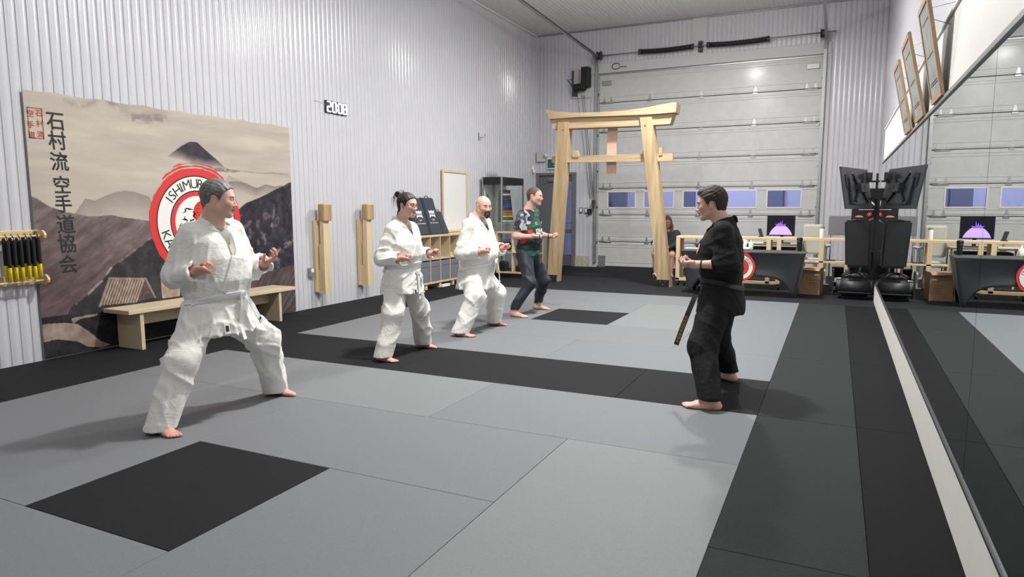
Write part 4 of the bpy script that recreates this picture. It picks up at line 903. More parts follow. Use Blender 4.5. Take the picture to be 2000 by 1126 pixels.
# things on the table
p = onT(1561, 484); t = thing('travel_tumbler', (p[0], p[1]+.04, tz+.006), 'tall black travel tumbler at the right end of the black table', 'tumbler')
MB().lathe([(.034, 0), (.036, .01), (.045, .16), (.046, .19)], c=(p[0], p[1]+.04, tz+.006)).build('body', m_blackp, t); MB().lathe([(.048, .19), (.05, .195), (.05, .22), (.04, .232), (.03, .236)], c=(p[0], p[1]+.04, tz+.006)).build('lid', m_blackm, t)
for i, (px_, py_, r, hh, lab) in enumerate(((1452, 485, .05, .17, 'white paper roll standing on the black table behind the instructor'), (1466, 484, .04, .16, 'white bottle on the black table, right of the paper roll'))):
    p = onT(px_, py_); t = thing('paper_roll' if i == 0 else 'white_bottle', (p[0], p[1]+.05, tz+.006), lab, 'roll' if i == 0 else 'bottle')
    b = MB(); b.lathe([(r*.9, 0), (r, .006), (r, hh), (r*.8, hh+.004)] if i == 0 else [(r*.9, 0), (r, .01), (r, hh*.7), (r*.4, hh*.85), (r*.4, hh)], c=(p[0], p[1]+.05, tz+.006)); b.build('body', m_white if i == 0 else mat('cream_plastic', (232, 226, 208), rough=.4), t)
    MB().cyl((p[0], p[1]+.05, tz+hh+.006), (p[0], p[1]+.05, tz+hh+.02), r*.45).build('core' if i == 0 else 'cap', m_white, t)
p = onT(1459, 487); tag(MB().ball((p[0], p[1]-.12, tz+.035), (.07, .04, .03)).build('crumpled_tissue', m_white), 'white crumpled tissue lying on the black table behind the instructor', 'tissue')
p = onT(1352, 484); tag(MB().box(p[0]-.12, p[0]+.12, p[1]-.08, p[1]+.1, tz+.005, tz+.02, .004).build('paper_stack', m_white), 'white sheets lying at the left end of the black table', 'papers')
tag(MB().box(p[0]+.04, p[0]+.16, p[1]+.12, p[1]+.2, tz+.005, tz+.10, .02).build('tape_dispenser', m_blackm), 'small black dispenser behind the white sheets on the table', 'dispenser')
# ---- long pine counter frame behind the table
# ---- counter
ct = thing('counter_frame', (-.8, 11.6, 0), 'long pale pine counter frame on castors behind the black table', 'counter')
m_pinex = mat('pine_x', (224, 200, 160), rough=.5, wood=True, noise=.1, nscale=6, c2=(208, 180, 136), stretch=(.12, 1, 1))
cx0, cx1, cy0, cy1 = -2.35, .70, 11.45, 11.85
MB().box(cx0, cx1, cy0, cy1, .93, .975, .004).build('counter_top', m_pinex, ct)
for x in (cx0, -.68, -.50, .22, cx1-.06):
    for y in (cy0, cy1-.06):
        if x == -.50 and y > cy0: continue
        MB().box(x, x+.075, y, y+.06, .11, .93, .003).build('upright', m_pine, ct)
for y in (cy0, cy1-.05): MB().box(cx0, -.5, y, y+.05, .10, .155, .003).build('bottom_rail', m_pinex, ct)
MB().box(-.02, cx1, cy0, cy1, .535, .565, .003).build('shelf_board', m_pinex, ct)
MB().box(-1.9, -.3, cy0+.06, cy1-.06, .30, .32, .003).build('grey_shelf', mat('grey_lam', (150, 150, 146), rough=.5), ct)
for x in (cx0+.05, cx0+.17, -1.1, -.45, .5):
    c = MB().lathe([(.012, -.015), (.048, -.014), (.05, 0), (.048, .014), (.012, .015)], c=(x, cy0+.05, .05), axis='x', n=18).build('castor', m_blackp, ct)
    MB().box(x-.02, x+.02, cy0+.03, cy0+.08, .085, .11, .003).build('fork', m_dsteel, c)
MB().tube([(cx0+.24, cy0+.2, .13), (cx0+.24, cy0+.2, .5)], .012).build('steel_post', m_steel, ct)
# lower desk with monitor behind
dk = thing('office_desk', (-.55, 12.1, 0), 'pale wooden desk carrying the computer monitor behind the counter', 'desk')
MB().box(-1.15, -.10, 11.92, 12.5, .81, .84, .003).build('desk_top', m_birch, dk)
MB().box(-1.0, -.2, 11.93, 12.4, .70, .76, .003).build('keyboard_tray', m_blackm, dk)
for x in (-1.14, -.13):
    for y in (11.94, 12.45): MB().box(x, x+.03, y, y+.03, 0, .81, .002).build('leg', m_birch, dk)
MB().box(-.80, -.15, 11.95, 12.35, .842, .86, .003).build('keyboard', m_blackp, dk) if False else None
tag(MB().box(-.78, -.30, 11.94, 12.10, .842, .862, .005).build('keyboard', m_dsteel), 'dark keyboard on the desk under the monitor', 'keyboard')
mo = thing('computer_monitor', (-.47, 12.2, .842), 'black monitor showing a glowing violet dome above the counter', 'monitor')
q = [onY(x, y, 12.18) for x, y in ((1500, 421), (1552.5, 419), (1553.5, 457), (1500.5, 458.5))]
xa, xb_, za, zb_ = q[0][0], q[1][0], q[3][2], q[0][2]
MB().box(xa-.012, xb_+.012, 12.18, 12.215, za-.014, zb_+.012, .006).build('housing', m_blackm, mo)
# screen: dark field with a glowing dome built from flat glowing shapes
b = MB(); b.box(xa, xb_, 12.176, 12.181, za, zb_)
scn = b.build('screen', mat('screen_dark', (10, 10, 18), rough=.25, emit=(14, 14, 26), estr=.6), mo)
b = MB(); w_ = (xb_-xa); xm = (xa+xb_)/2-.0; hgt = zb_-za
dome = [(-.43, .02), (-.40, .12), (-.33, .28), (-.23, .42), (-.14, .5), (.14, .5), (.23, .42), (.33, .28), (.40, .12), (.43, .02)]
add_poly(b, [(x*w_, y*hgt) for x, y in dome], (xm, 12.1745, za), (1, 0, 0), (0, 0, 1)); b.build('lit_dome', mat('dome_glow', (150, 130, 226), emit=(170, 140, 240), estr=1.1), scn, fixn=False)
b = MB(); add_poly(b, [(-.14*w_, .46*hgt), (.14*w_, .46*hgt), (.19*w_, .58*hgt), (.06*w_, .54*hgt), (.05*w_, .8*hgt), (.02*w_, .56*hgt), (-.03*w_, .72*hgt), (-.05*w_, .55*hgt), (-.1*w_, .66*hgt), (-.12*w_, .55*hgt), (-.22*w_, .58*hgt)], (xm, 12.1735, za), (1, 0, 0), (0, 0, 1)); b.build('violet_glow', mat('violet_glow', (110, 70, 230), emit=(120, 80, 255), estr=.9), scn, fixn=False)
b = MB(); b.box(-.50, -.44, 12.2, 12.24, .85, za, .004).box(-.6, -.34, 12.14, 12.32, .842, .855, .005); b.build('stand', m_blackm, mo)
p = onY(1487, 455, 11.7); t = thing('card_terminal', (p[0], 11.62, .977), 'small dark payment terminal tilted on the counter left of the monitor', 'terminal')
MB().bar((p[0]+.015, 11.62, .98), (p[0]-.03, 11.66, 1.13), .075, .02, .005).build('body', m_dsteel, t); MB().box(p[0]-.04, p[0]+.05, 11.58, 11.68, .976, .99, .004).build('base', m_blackm, t)
p = onY(1606, 450, 11.6); t = thing('wipes_tub', (p[0], 11.62, .976), 'white cylinder tub of wipes standing on the counter', 'tub')
MB().lathe([(.036, 0), (.04, .005), (.04, .17), (.038, .175)], c=(p[0], 11.62, .976)).build('tub', m_white, t); MB().lathe([(.041, .175), (.041, .195), (.02, .21), (.01, .212)], c=(p[0], 11.62, .976)).build('lid', mat('lid_grey', (120, 120, 118), rough=.5), t)
# beige upholstered chair behind the counter
oc = thing('waiting_chair', (.02, 12.35, 0), 'light grey padded chair behind the right end of the counter', 'chair')
m_beige = mat('beige_fabric', (186, 182, 170), rough=.85, noise=.05, nscale=60)
x0, x1 = onY(1570, 450, 12.3)[0], onY(1608, 450, 12.3)[0]
MB().box(x0-.02, x1+.0, 12.5, 12.58, .62, 1.2, .04).build('backrest', m_beige, oc); MB().box(x0, x1, 12.1, 12.55, .46, .55, .03).build('seat', mat('pale_cushion', (206, 210, 200), rough=.7), oc)
for x in (x0+.03, x1-.03):
    for y in (12.14, 12.52): MB().cyl((x, y, 0), (x, y, .46), .014).build('leg', m_steel, oc)
# white pedestal stool and grey panels by the far wall
p = onY(1613, 484, 12.72); t = thing('white_pedestal', (p[0], 12.72, .566), 'small white pedestal table behind the counter near the grey panel', 'pedestal')
t.location = (p[0], 12.72, 0); t['_b'] = (p[0], 12.72, 0.)
MB().lathe([(.01, .0), (.10, .005), (.10, .02), (.025, .03), (.022, .74), (.08, .76), (.085, .775)], c=(p[0], 12.72, 0)).build('stand', m_white, t); MB().lathe([(.10, .775), (.105, .78), (.105, .80), (.09, .805)], c=(p[0], 12.72, 0)).build('top', m_white, t)
p = onY(1642, 445, 13.0); t = thing('grey_panel', (p[0], 13.0, 0), 'grey square panel standing behind the counter beside the black bag', 'panel')
MB().box(p[0]-.22, p[0]+.22, 12.98, 13.02, .98, 1.36, .01).build('panel', mat('grey_felt', (122, 124, 126), rough=.85), t)
for x in (-.17, .17): MB().box(p[0]+x-.015, p[0]+x+.015, 12.985, 13.015, 0, .98, .003).build('leg', m_steel, t)
p = onZ(1622, 509, .566); tag(MB().box(p[0]-.08, p[0]+.08, 11.55, 11.72, .566, .578, .003).build('dark_tray', m_blackp), 'flat dark tray on the lower counter shelf beside the bag', 'tray')
p = onY(1628, 545, 11.2); t = thing('low_rack', (p[0]+.05, 11.2, 0), 'low grey rack with white papers between the carton and the black bag', 'rack')
MB().box(p[0]-.02, p[0]+.20, 11.1, 11.28, .23, .25, .003).build('shelf_board', mat('grey_lam', (150, 150, 146)), t)
for x in (p[0]-.02, p[0]+.175): MB().box(x, x+.025, 11.10, 11.28, 0, .45, .003).build('side', m_dsteel, t)
tag(MB().box(p[0]+.01, p[0]+.14, 11.12, 11.26, .252, .30, .012, T=None).build('paper_bundle', m_white), 'crumpled white papers on the low grey rack beside the carton', 'papers')
p = onY(1645, 530, 11.1); t = thing('waste_bin', (p[0]-.05, 12.05, 0), 'black bin with a white rim behind the black bag base', 'bin')
MB().lathe([(.09, 0), (.115, .4), (.12, .42), (.11, .42), (.085, .02)], c=(p[0]-.05, 12.05, .0)).build('bucket', m_blackp, t)
# carton
p0 = onZ(1560, 582); p1 = onZ(1597, 582); t = thing('cardboard_box', ((p0[0]+p1[0])/2, p0[1]+.15, 0), 'brown cardboard carton on the floor beside the black table', 'box')
m_card = mat('cardboard', (164, 132, 102), rough=.85, noise=.06, nscale=12)
xa, xb_, ya = onY(1560, 580, 11.03)[0], onY(1600, 580, 11.03)[0], 11.03
b = MB(); b.prism([(xa, ya, 0), (xb_, ya-.03, 0), (xb_+.05, ya+.27, 0), (xa+.05, ya+.30, 0)], (0, 0, .47)); bx = b.build('carton_body', m_card, t)
b = MB(); b.add([(xa+.0, ya+.01, .472), (xb_, ya-.02, .472), (xb_-.02, ya-.12, .43), (xa+.03, ya-.09, .44)], [(0, 1, 2, 3)]); fl_ = b.build('flap', m_card, bx); fl_.modifiers.new('t', 'SOLIDIFY').thickness = .004
b = MB(); b.box(xb_-.10, xb_-.03, ya-.035, ya-.026, .34, .365); b.build('sticker', m_white, bx)
b = MB()
for k in range(4): b.box(xa+.16, xb_-.05-.03*(k % 2), ya-.028+.0, ya-.0245, .12+.045*k, .126+.045*k)
b.build('print_lines', mat('card_print', (120, 88, 62), rough=.85), bx)
# ---- free-standing bag
wm = thing('punching_bag', (.80, 10.80, 0), 'black free-standing training bag on a rounded base beside the mirror', 'punching bag')
q = [onY(a, 560, 10.6)[0] for a in (1632, 1707)]; cxm = (q[0]+q[1])/2; hw = (q[1]-q[0])/2
bm = bmesh.new(); bmesh.ops.create_cube(bm, size=1)
for v in bm.verts: v.co = Vector((cxm+v.co.x*2*hw*.99, 10.82+v.co.y*.52, .20+v.co.z*.40))
bmesh.ops.bevel(bm, geom=list(bm.edges), offset=.09, segments=5, affect='EDGES')
b = MB(); b.bmadd(bm, smooth=True); b.lathe([(.22, .38), (.17, .43), (.10, .455), (.05, .46)], c=(cxm, 10.82, 0)); base = b.build('base_tank', m_blackp, wm)
b = MB(); b.tube([(cxm-.2, 10.58, .40), (cxm-.1, 10.62, .44), (cxm-.04, 10.7, .46)], .014, n=8); b.build('mould_rib', m_blackp, base)
b = MB(); b.tube([(cxm+.16, 10.575, .36), (cxm+.1, 10.62, .43), (cxm+.03, 10.7, .46)], .014, n=8); b.build('mould_rib', m_blackp, base)
MB().box(cxm-hw*.9, cxm+hw*.9, 10.552, 10.566, .115, .13, .004).build('seam_line', m_dsteel, base)
for x in (cxm-.10, cxm+.07): MB().cyl((x, 10.8, .42), (x, 10.8, .62), .018).build('pole', m_steel, wm)
q = [onY(1650, 430, 10.65), onY(1702, 430, 10.65), onY(1651, 521, 10.65), onY(1699, 523, 10.65)]
bm = bmesh.new(); bmesh.ops.create_cube(bm, size=1)
for v in bm.verts:
    u = v.co.z+.5; xl = q[2][0]+(q[0][0]-q[2][0])*u; xr = q[3][0]+(q[1][0]-q[3][0])*u
    v.co = Vector(((xl+xr)/2+v.co.x*(xr-xl), 10.80+v.co.y*.30, q[2][2]+(q[0][2]-q[2][2])*u))
bmesh.ops.bevel(bm, geom=list(bm.edges), offset=.03, segments=4, affect='EDGES'); b = MB(); b.bmadd(bm, smooth=False); pad = b.build('striking_pad', mat('vinyl_black', (28, 29, 32), rough=.45, noise=.1, nscale=8), wm)
MB().tube([(q[0][0]+.1, 10.68, q[0][2]-.005), (q[0][0]+.17, 10.67, q[0][2]+.014), (q[0][0]+.26, 10.68, q[0][2]-.005)], .012, n=8).build('top_handle', m_dsteel, pad)
# ---- television on its stand, turned away
tv = thing('television', (.8, 11., 0), 'black flat television seen from behind on a tall stand beside the mirror', 'television')
A = np.array(onY(1652, 407.5, 10.35)); B_ = np.array(onY(1641.5, 325, 10.35)); dirx = np.array((.30, .93, 0.)); dirx /= np.linalg.norm(dirx)
Lr = 1.0
for _ in range(30):
    Cc = A+dirx*Lr; d = Cc-CAM; px_ = 1000+F_PX*(d@RT)/(d@FW); Lr += (1703-px_)*.01
upv = B_-A; A2 = A+dirx*Lr; nrm = np.cross(dirx, upv); nrm /= np.linalg.norm(nrm)
if nrm[1] > 0: nrm = -nrm
def tvp(u, v, o=0.): return tuple(A+dirx*Lr*u+upv*v+nrm*o)
def tvbox(u0, u1, v0, v1, o0, o1, name, m, par):
    b = MB(); b.prism([tvp(u0, v0, o0), tvp(u1, v0, o0), tvp(u1, v1, o0), tvp(u0, v1, o0)], tuple(nrm*(o1-o0))); return b.build(name, m, par)
m_tv = mat('tv_back', (44, 47, 50), rough=.4, noise=.05, nscale=20)
sh = tvbox(0, 1, 0, 1, -.02, .008, 'back_shell', m_tv, tv); tvbox(.01, .99, .02, .98, -.024, -.0205, 'screen', m_blackm, tv)
tvbox(.18, .82, .12, .72, .008, .045, 'rear_bulge', m_tv, sh); tvbox(.1, .16, .5, .82, .008, .02, 'side_panel', m_blackm, sh); tvbox(.2, .5, .10, .16, .045, .055, 'vent', m_dsteel, sh)
br = thing if False else None
b = MB()
for s in (-1, 1):
    for (v0, v1, e0, e1) in ((.85, .60, .24, .10), (.60, .38, .10, .10), (.38, .16, .10, .24)):
        p_, q_ = tvp(.5+s*e0, v0, .06), tvp(.5+s*e1, v1, .06); b.bar(p_, q_, .05, .03, .004, up=tuple(nrm))
b.prism([tvp(.36, .45, .045), tvp(.64, .45, .045), tvp(.64, .53, .045), tvp(.36, .53, .045)], tuple(nrm*.03))
mount = b.build('mount_frame', m_blackm, tv)
tvbox(.38, .62, .38, .6, .045, .12, 'mount_plate', m_blackp, mount)
c0 = np.array(tvp(.5, .5, .1)); st = (1.02, 11.60)
b = MB(); b.bar(tuple(c0), (st[0]-.1, st[1], c0[2]-.03), .06, .06, .005); b.build('mount_arm', m_blackm, tv)
for x in (st[0]+.06,): MB().box(x-.018, x+.018, st[1]-.02, st[1]+.02, .04, 2.12, .004).build('stand_post', m_blackm, tv)
for z in (1.98, 1.68, 1.80, .75): MB().box(st[0]-.26, st[0]+.1, st[1]-.14, st[1]+.16, z-.012, z+.012, .003).build('stand_shelf', m_blackm, tv) if z != 1.80 else None
MB().box(st[0]-.12, st[0]+.14, st[1]-.22, st[1]+.25, .0, .04, .006).build('stand_base', m_blackm, tv)
tag(MB().box(st[0]-.24, st[0]-.02, st[1]-.12, st[1]+.1, 1.993, 2.13, .004).build('media_box', m_blackm), 'black box on the top shelf of the television stand', 'box')
tag(MB().box(st[0]-.22, st[0]-.08, st[1]-.12, st[1]+.05, 1.694, 1.80, .006).build('yellow_carton', mat('yellow_card', (206, 196, 128), rough=.7)), 'small pale yellow carton on the second shelf of the television stand', 'carton')
# ---- black poster banner behind
pb = thing('roll_up_banner', (.98, 12.1, 0), 'black roll-up banner with white letters and painted hands behind the bag', 'banner')
X0_, X1_ = onY(1663, 420, 12.1)[0], 1.23
MB().box(X0_, X1_, 12.1, 12.104, .05, 1.86).build('printed_sheet', mat('banner_black', (24, 22, 24), rough=.5), pb)
MB().box(X0_-.01, X1_+.01, 12.03, 12.17, 0, .05, .01).build('base_cassette', m_steel, pb); MB().box(X0_-.005, X1_+.005, 12.09, 12.115, 1.86, 1.88, .003).build('top_rail', m_steel, pb)
b = MB(); p = onY(1705, 397, 12.095); add_text(b, 'N', p, (1, 0, 0), (0, 0, 1), .13, bold=.004, fit=True, sx=1.15)
p = onY(1699, 396, 12.095); add_ring(b, Vector(p), Vector((1, 0, 0)), Vector((0, 0, 1)), .012, .022, 0, 0, 16)
b.build('white_letter', m_white, pb, fixn=False)
b = MB(); p = onY(1692, 409, 12.095)
for i in range(11): b.box(p[0]-.12+i*.024, p[0]-.104+i*.024, 12.094, 12.099, p[2]-.006, p[2]+.006)
b.build('small_print', m_white, pb)
b = MB(); p = onY(1678, 424, 12.095)
add_poly(b, [(.07*math.cos(a), .035*math.sin(a)) for a in np.linspace(0, PI, 12)], tuple(p), (1, 0, 0), (0, 0, 1)); b.build('painted_hand', mat('hand_orange', (206, 150, 104), rough=.6), pb, fixn=False)
b = MB(); p = onY(1698, 418, 12.095); add_ring(b, Vector(p), Vector((1, 0, .2)).normalized(), Vector((0, 0, 1)), .012, .04, 0, 0, 20, jit=.02); add_ring(b, Vector(p), Vector((1, 0, 0)), Vector((0, 0, 1)), 0, .01, 0, 1, 10); b.build('red_badge', [m_red, m_white], pb, fixn=False)
b = MB()
for k in range(3):
    p = onY(1697+k*3, 431-k*2.4, 12.095); add_poly(b, [(-.06, -.03), (-.05, -.035), (.07, .03), (.06, .036)], tuple(p), (1, 0, 0), (0, 0, 1))
b.build('painted_stripe', mat('stripe_mauve', (150, 110, 120), rough=.6), pb, fixn=False)
# ================================================================ FRAMED PICTURES on the right wall
fr = [(((1766.6, 274), (1777.6, 266.6)), ((1747.5, 152), (1753.7, 130)), 'narrow wooden picture frame on the right wall, farthest of the three'),
      (((1788.7, 251.9), (1804.7, 239)), ((1764.8, 105.6), (1775, 76.7)), 'wooden picture frame on the right wall, the middle of the three'),
      (((1823, 220), (1842.8, 202)), ((1799, 38), (1813.7, 1.3)), 'large wooden picture frame on the right wall, nearest and cut by the top edge')]
m_frw = mat('frame_wood', (184, 154, 124), rough=.5, wood=True, noise=.12, nscale=5, c2=(166, 134, 104)); m_art = mat('frame_art', (150, 150, 146), rough=.35, noise=.3, nscale=9, bump=0)
m_ink2 = mat('art_ink', (60, 56, 56), rough=.6)
for (bl, br_), (tl, tr), lab in fr:
    yf = onX(*bl, mx(5)-.02)[1]; yn = onX(*br_, mx(5)-.02)[1]
    b0 = np.array(onX(*br_, mx(5)-.02)); t0_ = np.array(onY(*tr, yn))
    vec = t0_-b0; vec[1] = 0; z_ = 2.243; b0 = np.array((mx(yn)-.016, yn, z_))
    yw = np.array((0, yf-yn, 0.)); n_ = np.array((-vec[2], 0, vec[0])); n_ /= np.linalg.norm(n_)       # faces the room
    if n_[0] > 0: n_ = -n_
    t = thing('picture_frame', tuple(b0+yw/2), lab, 'picture frame', 'framed certificates on the mirror ledge')
    def fp(u, v, o): return b0+yw*u+vec*v+n_*o
    bw = .034/abs(yf-yn); bh = .034/np.linalg.norm(vec)
    for (u0, u1, v0, v1) in ((0, bw, 0, 1), (1-bw, 1, 0, 1), (bw, 1-bw, 0, bh), (bw, 1-bw, 1-bh, 1)):
        MB().prism([fp(u0, v0, -.012), fp(u1, v0, -.012), fp(u1, v1, -.012), fp(u0, v1, -.012)], n_*.022).build('frame_rail', m_frw, t)
    a_ = MB().prism([fp(bw, bh, -.008), fp(1-bw, bh, -.008), fp(1-bw, 1-bh, -.008), fp(bw, 1-bh, -.008)], n_*.012).build('artwork', m_art, t)
    b = MB()
    for v in (.80, .46, .19, .165): b.add([fp(.2, v, .006), fp(.8, v, .006), fp(.8, v+.008, .006), fp(.2, v+.008, .006)], [(0, 1, 2, 3)])
    b.build('ink_lines', m_ink2, a_)
    q = MB(); tp = fp(.5, .93, -.012); q.tube([tp, (RWX-.01, tp[1], tp[2]+.05)], .0022, n=5); q.tube([fp(.1, .75, -.012), (RWX-.01, tp[1]-.02, tp[2]-.2)], .0022, n=5); q.build('hanging_wire', m_steel, t)
# ================================================================ PEOPLE: implicit surfaces meshed with surface nets
class SDF:
    """list of rounded shapes blended together; points are (N,3) arrays in the figure's own frame (x forward, y left, z up)"""
    def __init__(s): s.p = []
    def add(s, kind, a, k=.02, op='u'): s.p.append((kind, a, k, op)); return s
    def rc(s, a, b, ra, rb, k=.02, op='u'): return s.add('rc', (np.array(a, float), np.array(b, float), ra, rb), k, op)
    def chain(s, pts, rs, k=.02, op='u'):
        for i in range(len(pts)-1): s.rc(pts[i], pts[i+1], rs[i], rs[i+1], k, op)
        return s
    def ell(s, c, r, k=.02, op='u', R=None): return s.add('ell', (np.array(c, float), np.array(r, float), R), k, op)
    def prof(s, zs, rx, ry, cx=None, cy=None, k=.02, op='u', pw=2.):
        n = len(zs); return s.add('prof', (np.array(zs, float), np.array(rx, float), np.array(ry, float), np.array(cx if cx is not None else [0]*n, float), np.array(cy if cy is not None else [0]*n, float), pw), k, op)
    def half(s, n, d, op='s', k=.004): return s.add('half', (np.array(n, float), d), k, op)     # region n.p > d
    def box(s, c, h, r=.01, k=.01, op='u', R=None): return s.add('box', (np.array(c, float), np.array(h, float), r, R), k, op)
    def cut(s, f): return s.add('cut', f, 0, 'c')
    def noise(s, f): return s.add('noise', f, 0, 'n')
    @staticmethod
    def one(kind, a, P):
        if kind == 'rc':
            A, B, ra, rb = a; d = B-A; L2 = max(d@d, 1e-9); q = P-A; t = np.clip(q@d/L2, 0, 1); return np.sqrt(((q-t[:, None]*d)**2).sum(1))-(ra+(rb-ra)*t)
        if kind == 'ell':
            c, r, R = a; q = P-c
            if R is not None: q = q@R
            k0 = np.sqrt(((q/r)**2).sum(1)); k1 = np.sqrt(((q/(r*r))**2).sum(1)); return np.where(k1 > 1e-9, k0*(k0-1)/np.maximum(k1, 1e-9), -r.min())
        if kind == 'box':
            c, h, r, R = a; q = P-c
            if R is not None: q = q@R
            q = np.abs(q)-(h-r); return np.sqrt((np.maximum(q, 0)**2).sum(1))+np.minimum(q.max(1), 0)-r
        if kind == 'grp': return a(P)
        if kind == 'half': return a[1]-P@a[0]
        if kind == 'prof':
            zs, rx, ry, cx, cy, pw = a; z = np.clip(P[:, 2], zs[0], zs[-1]); X = np.interp(z, zs, rx); Y_ = np.interp(z, zs, ry)
            ux = np.abs(P[:, 0]-np.interp(z, zs, cx)); uy = np.abs(P[:, 1]-np.interp(z, zs, cy))
            k0 = ((ux/X)**pw+(uy/Y_)**pw)**(1/pw); rad = np.sqrt(ux*ux+uy*uy); d = np.where(k0 > 1e-6, rad*(1-1/np.maximum(k0, 1e-6)), -np.minimum(X, Y_))
            e = np.abs(P[:, 2]-(zs[0]+zs[-1])/2)-(zs[-1]-zs[0])/2; o = np.maximum(d, e)
            return np.where((d > 0) & (e > 0), np.sqrt(d*d+e*e), o)
    def __call__(s, P):
        v = np.full(len(P), 9.)
        for (kind, a, k, op) in s.p:
            if op == 'n': v = v+a(P); continue
            if op == 'c': v = a(P, v); continue
            d = s.one(kind, a, P)
            if op == 'u':
                h = np.clip(.5+.5*(v-d)/k, 0, 1) if k > 0 else (v > d)*1.; v = v*(1-h)+d*h-k*h*(1-h)
            else:
                h = np.clip(.5-.5*(v+d)/k, 0, 1); v = v*(1-h)+(-d)*h+k*h*(1-h)
        return v

def mesh_sdf(f, lo, hi, h):
    lo = np.array(lo, float); hi = np.array(hi, float); B = 10
    nb = np.ceil((hi-lo)/(h*B)).astype(int); n = nb*B
    V = np.full(n, 1., np.float32); bs = h*B
    g = np.stack(np.meshgrid(*[np.arange(k) for k in nb], indexing='ij'), -1).reshape(-1, 3); ctr = lo+(g+.5)*bs-h/2
    dc = f(ctr); rad = bs*.87; keep = None
    if isinstance(f, SDF):
        near = np.array([np.ones(len(ctr), bool) if op in 'nc' else f.one(kd, a, ctr) < rad*1.25+k+.03 for kd, a, k, op in f.p])
    loc = np.stack(np.meshgrid(*[np.arange(B)]*3, indexing='ij'), -1).reshape(-1, 3)*h
    for bi, (gi, c, d) in enumerate(zip(g, ctr, dc)):
        sl = tuple(slice(q*B, q*B+B) for q in gi)
        if abs(d) > rad*1.35+.03: V[sl] = 1. if d > 0 else -1.; continue
        if isinstance(f, SDF):
            sub = SDF(); sub.p = [f.p[i] for i in np.flatnonzero(near[:, bi])]; V[sl] = sub(lo+gi*bs+loc).reshape(B, B, B)
        else: V[sl] = f(lo+gi*bs+loc).reshape(B, B, B)
    V[0], V[-1], V[:, 0], V[:, -1], V[:, :, 0], V[:, :, -1] = 1, 1, 1, 1, 1, 1
    S_ = V < 0; c = np.zeros(n-1, np.int8)
    for dx in (0, 1):
        for dy in (0, 1):
            for dz in (0, 1): c += S_[dx:n[0]-1+dx, dy:n[1]-1+dy, dz:n[2]-1+dz]
    act = np.argwhere((c > 0) & (c < 8)); idm = np.full(n-1, -1, np.int32); idm[act[:, 0], act[:, 1], act[:, 2]] = np.arange(len(act))
    acc = np.zeros((len(act), 3)); cnt = np.zeros(len(act))
    cor = [(x, y, z) for x in (0, 1) for y in (0, 1) for z in (0, 1)]
    for a in cor:
        for ax in range(3):
            if a[ax]: continue
            b = list(a); b[ax] = 1
            va = V[act[:, 0]+a[0], act[:, 1]+a[1], act[:, 2]+a[2]]; vb = V[act[:, 0]+b[0], act[:, 1]+b[1], act[:, 2]+b[2]]
            m = (va < 0) != (vb < 0); t = np.where(m, va/np.where(m, va-vb, 1), 0); p = np.zeros((len(act), 3)); p += np.array(a); p[:, ax] += t
            acc += p*m[:, None]; cnt += m
    verts = lo+(act+acc/np.maximum(cnt, 1)[:, None])*h; quads = []
    for ax in range(3):
        o = [np.array(e) for e in np.eye(3, dtype=int)]; u, w = o[(ax+1) % 3], o[(ax+2) % 3]
        sl0 = [slice(1, n[i]-1) for i in range(3)]; sl1 = [slice(1+(i == ax), n[i]-1+(i == ax)) for i in range(3)]
        A = S_[tuple(sl0)]; Bm = S_[tuple(sl1)]; e = np.argwhere(A != Bm)+1
        if not len(e): continue
        fl_ = S_[e[:, 0], e[:, 1], e[:, 2]]
        q = [idm[tuple((e-du*u-dw*w).T)] for du, dw in ((0, 0), (1, 0), (1, 1), (0, 1))]
        q = np.stack(q, 1); q[~fl_] = q[~fl_][:, ::-1]; quads.append(q)
    q = np.concatenate(quads); q = q[(q >= 0).all(1)]
    return verts, q

def wrinkle(seed, amp, freq=28., stretch=(1, 1, 1), n=7):
    """cloth folds: narrow ridges with broad valleys whose direction wanders over the figure"""
    r = np.random.default_rng(seed); K = []
    for i in range(n):
        d = r.normal(size=3)*np.array(stretch); d /= np.linalg.norm(d); K.append((d*freq*r.uniform(.45, 1.5), r.uniform(0, 6.28), r.normal(size=3)*6, r.uniform(0, 6.28), r.normal(size=3)*5.5, r.uniform(0, 6.28)))
    def f(P):
        o = np.zeros(len(P))
        for (k, ph, w, p2, m, p3) in K:
            s = np.sin(P@k+ph+1.9*np.sin(P@w+p2)); mask = np.clip(np.sin(P@m+p3)*1.4, 0, 1); o -= mask*(np.clip(1-np.abs(s)*1.5, 0, 1)**1.3)
        return (o+.6)*amp
    return f

def rotz(a): c, s = math.cos(a), math.sin(a); return np.array([[c, -s, 0], [s, c, 0], [0, 0, 1.]])
def roty(a): c, s = math.cos(a), math.sin(a); return np.array([[c, 0, s], [0, 1, 0], [-s, 0, c]])
def rotx(a): c, s = math.cos(a), math.sin(a); return np.array([[1, 0, 0], [0, c, -s], [0, s, c]])

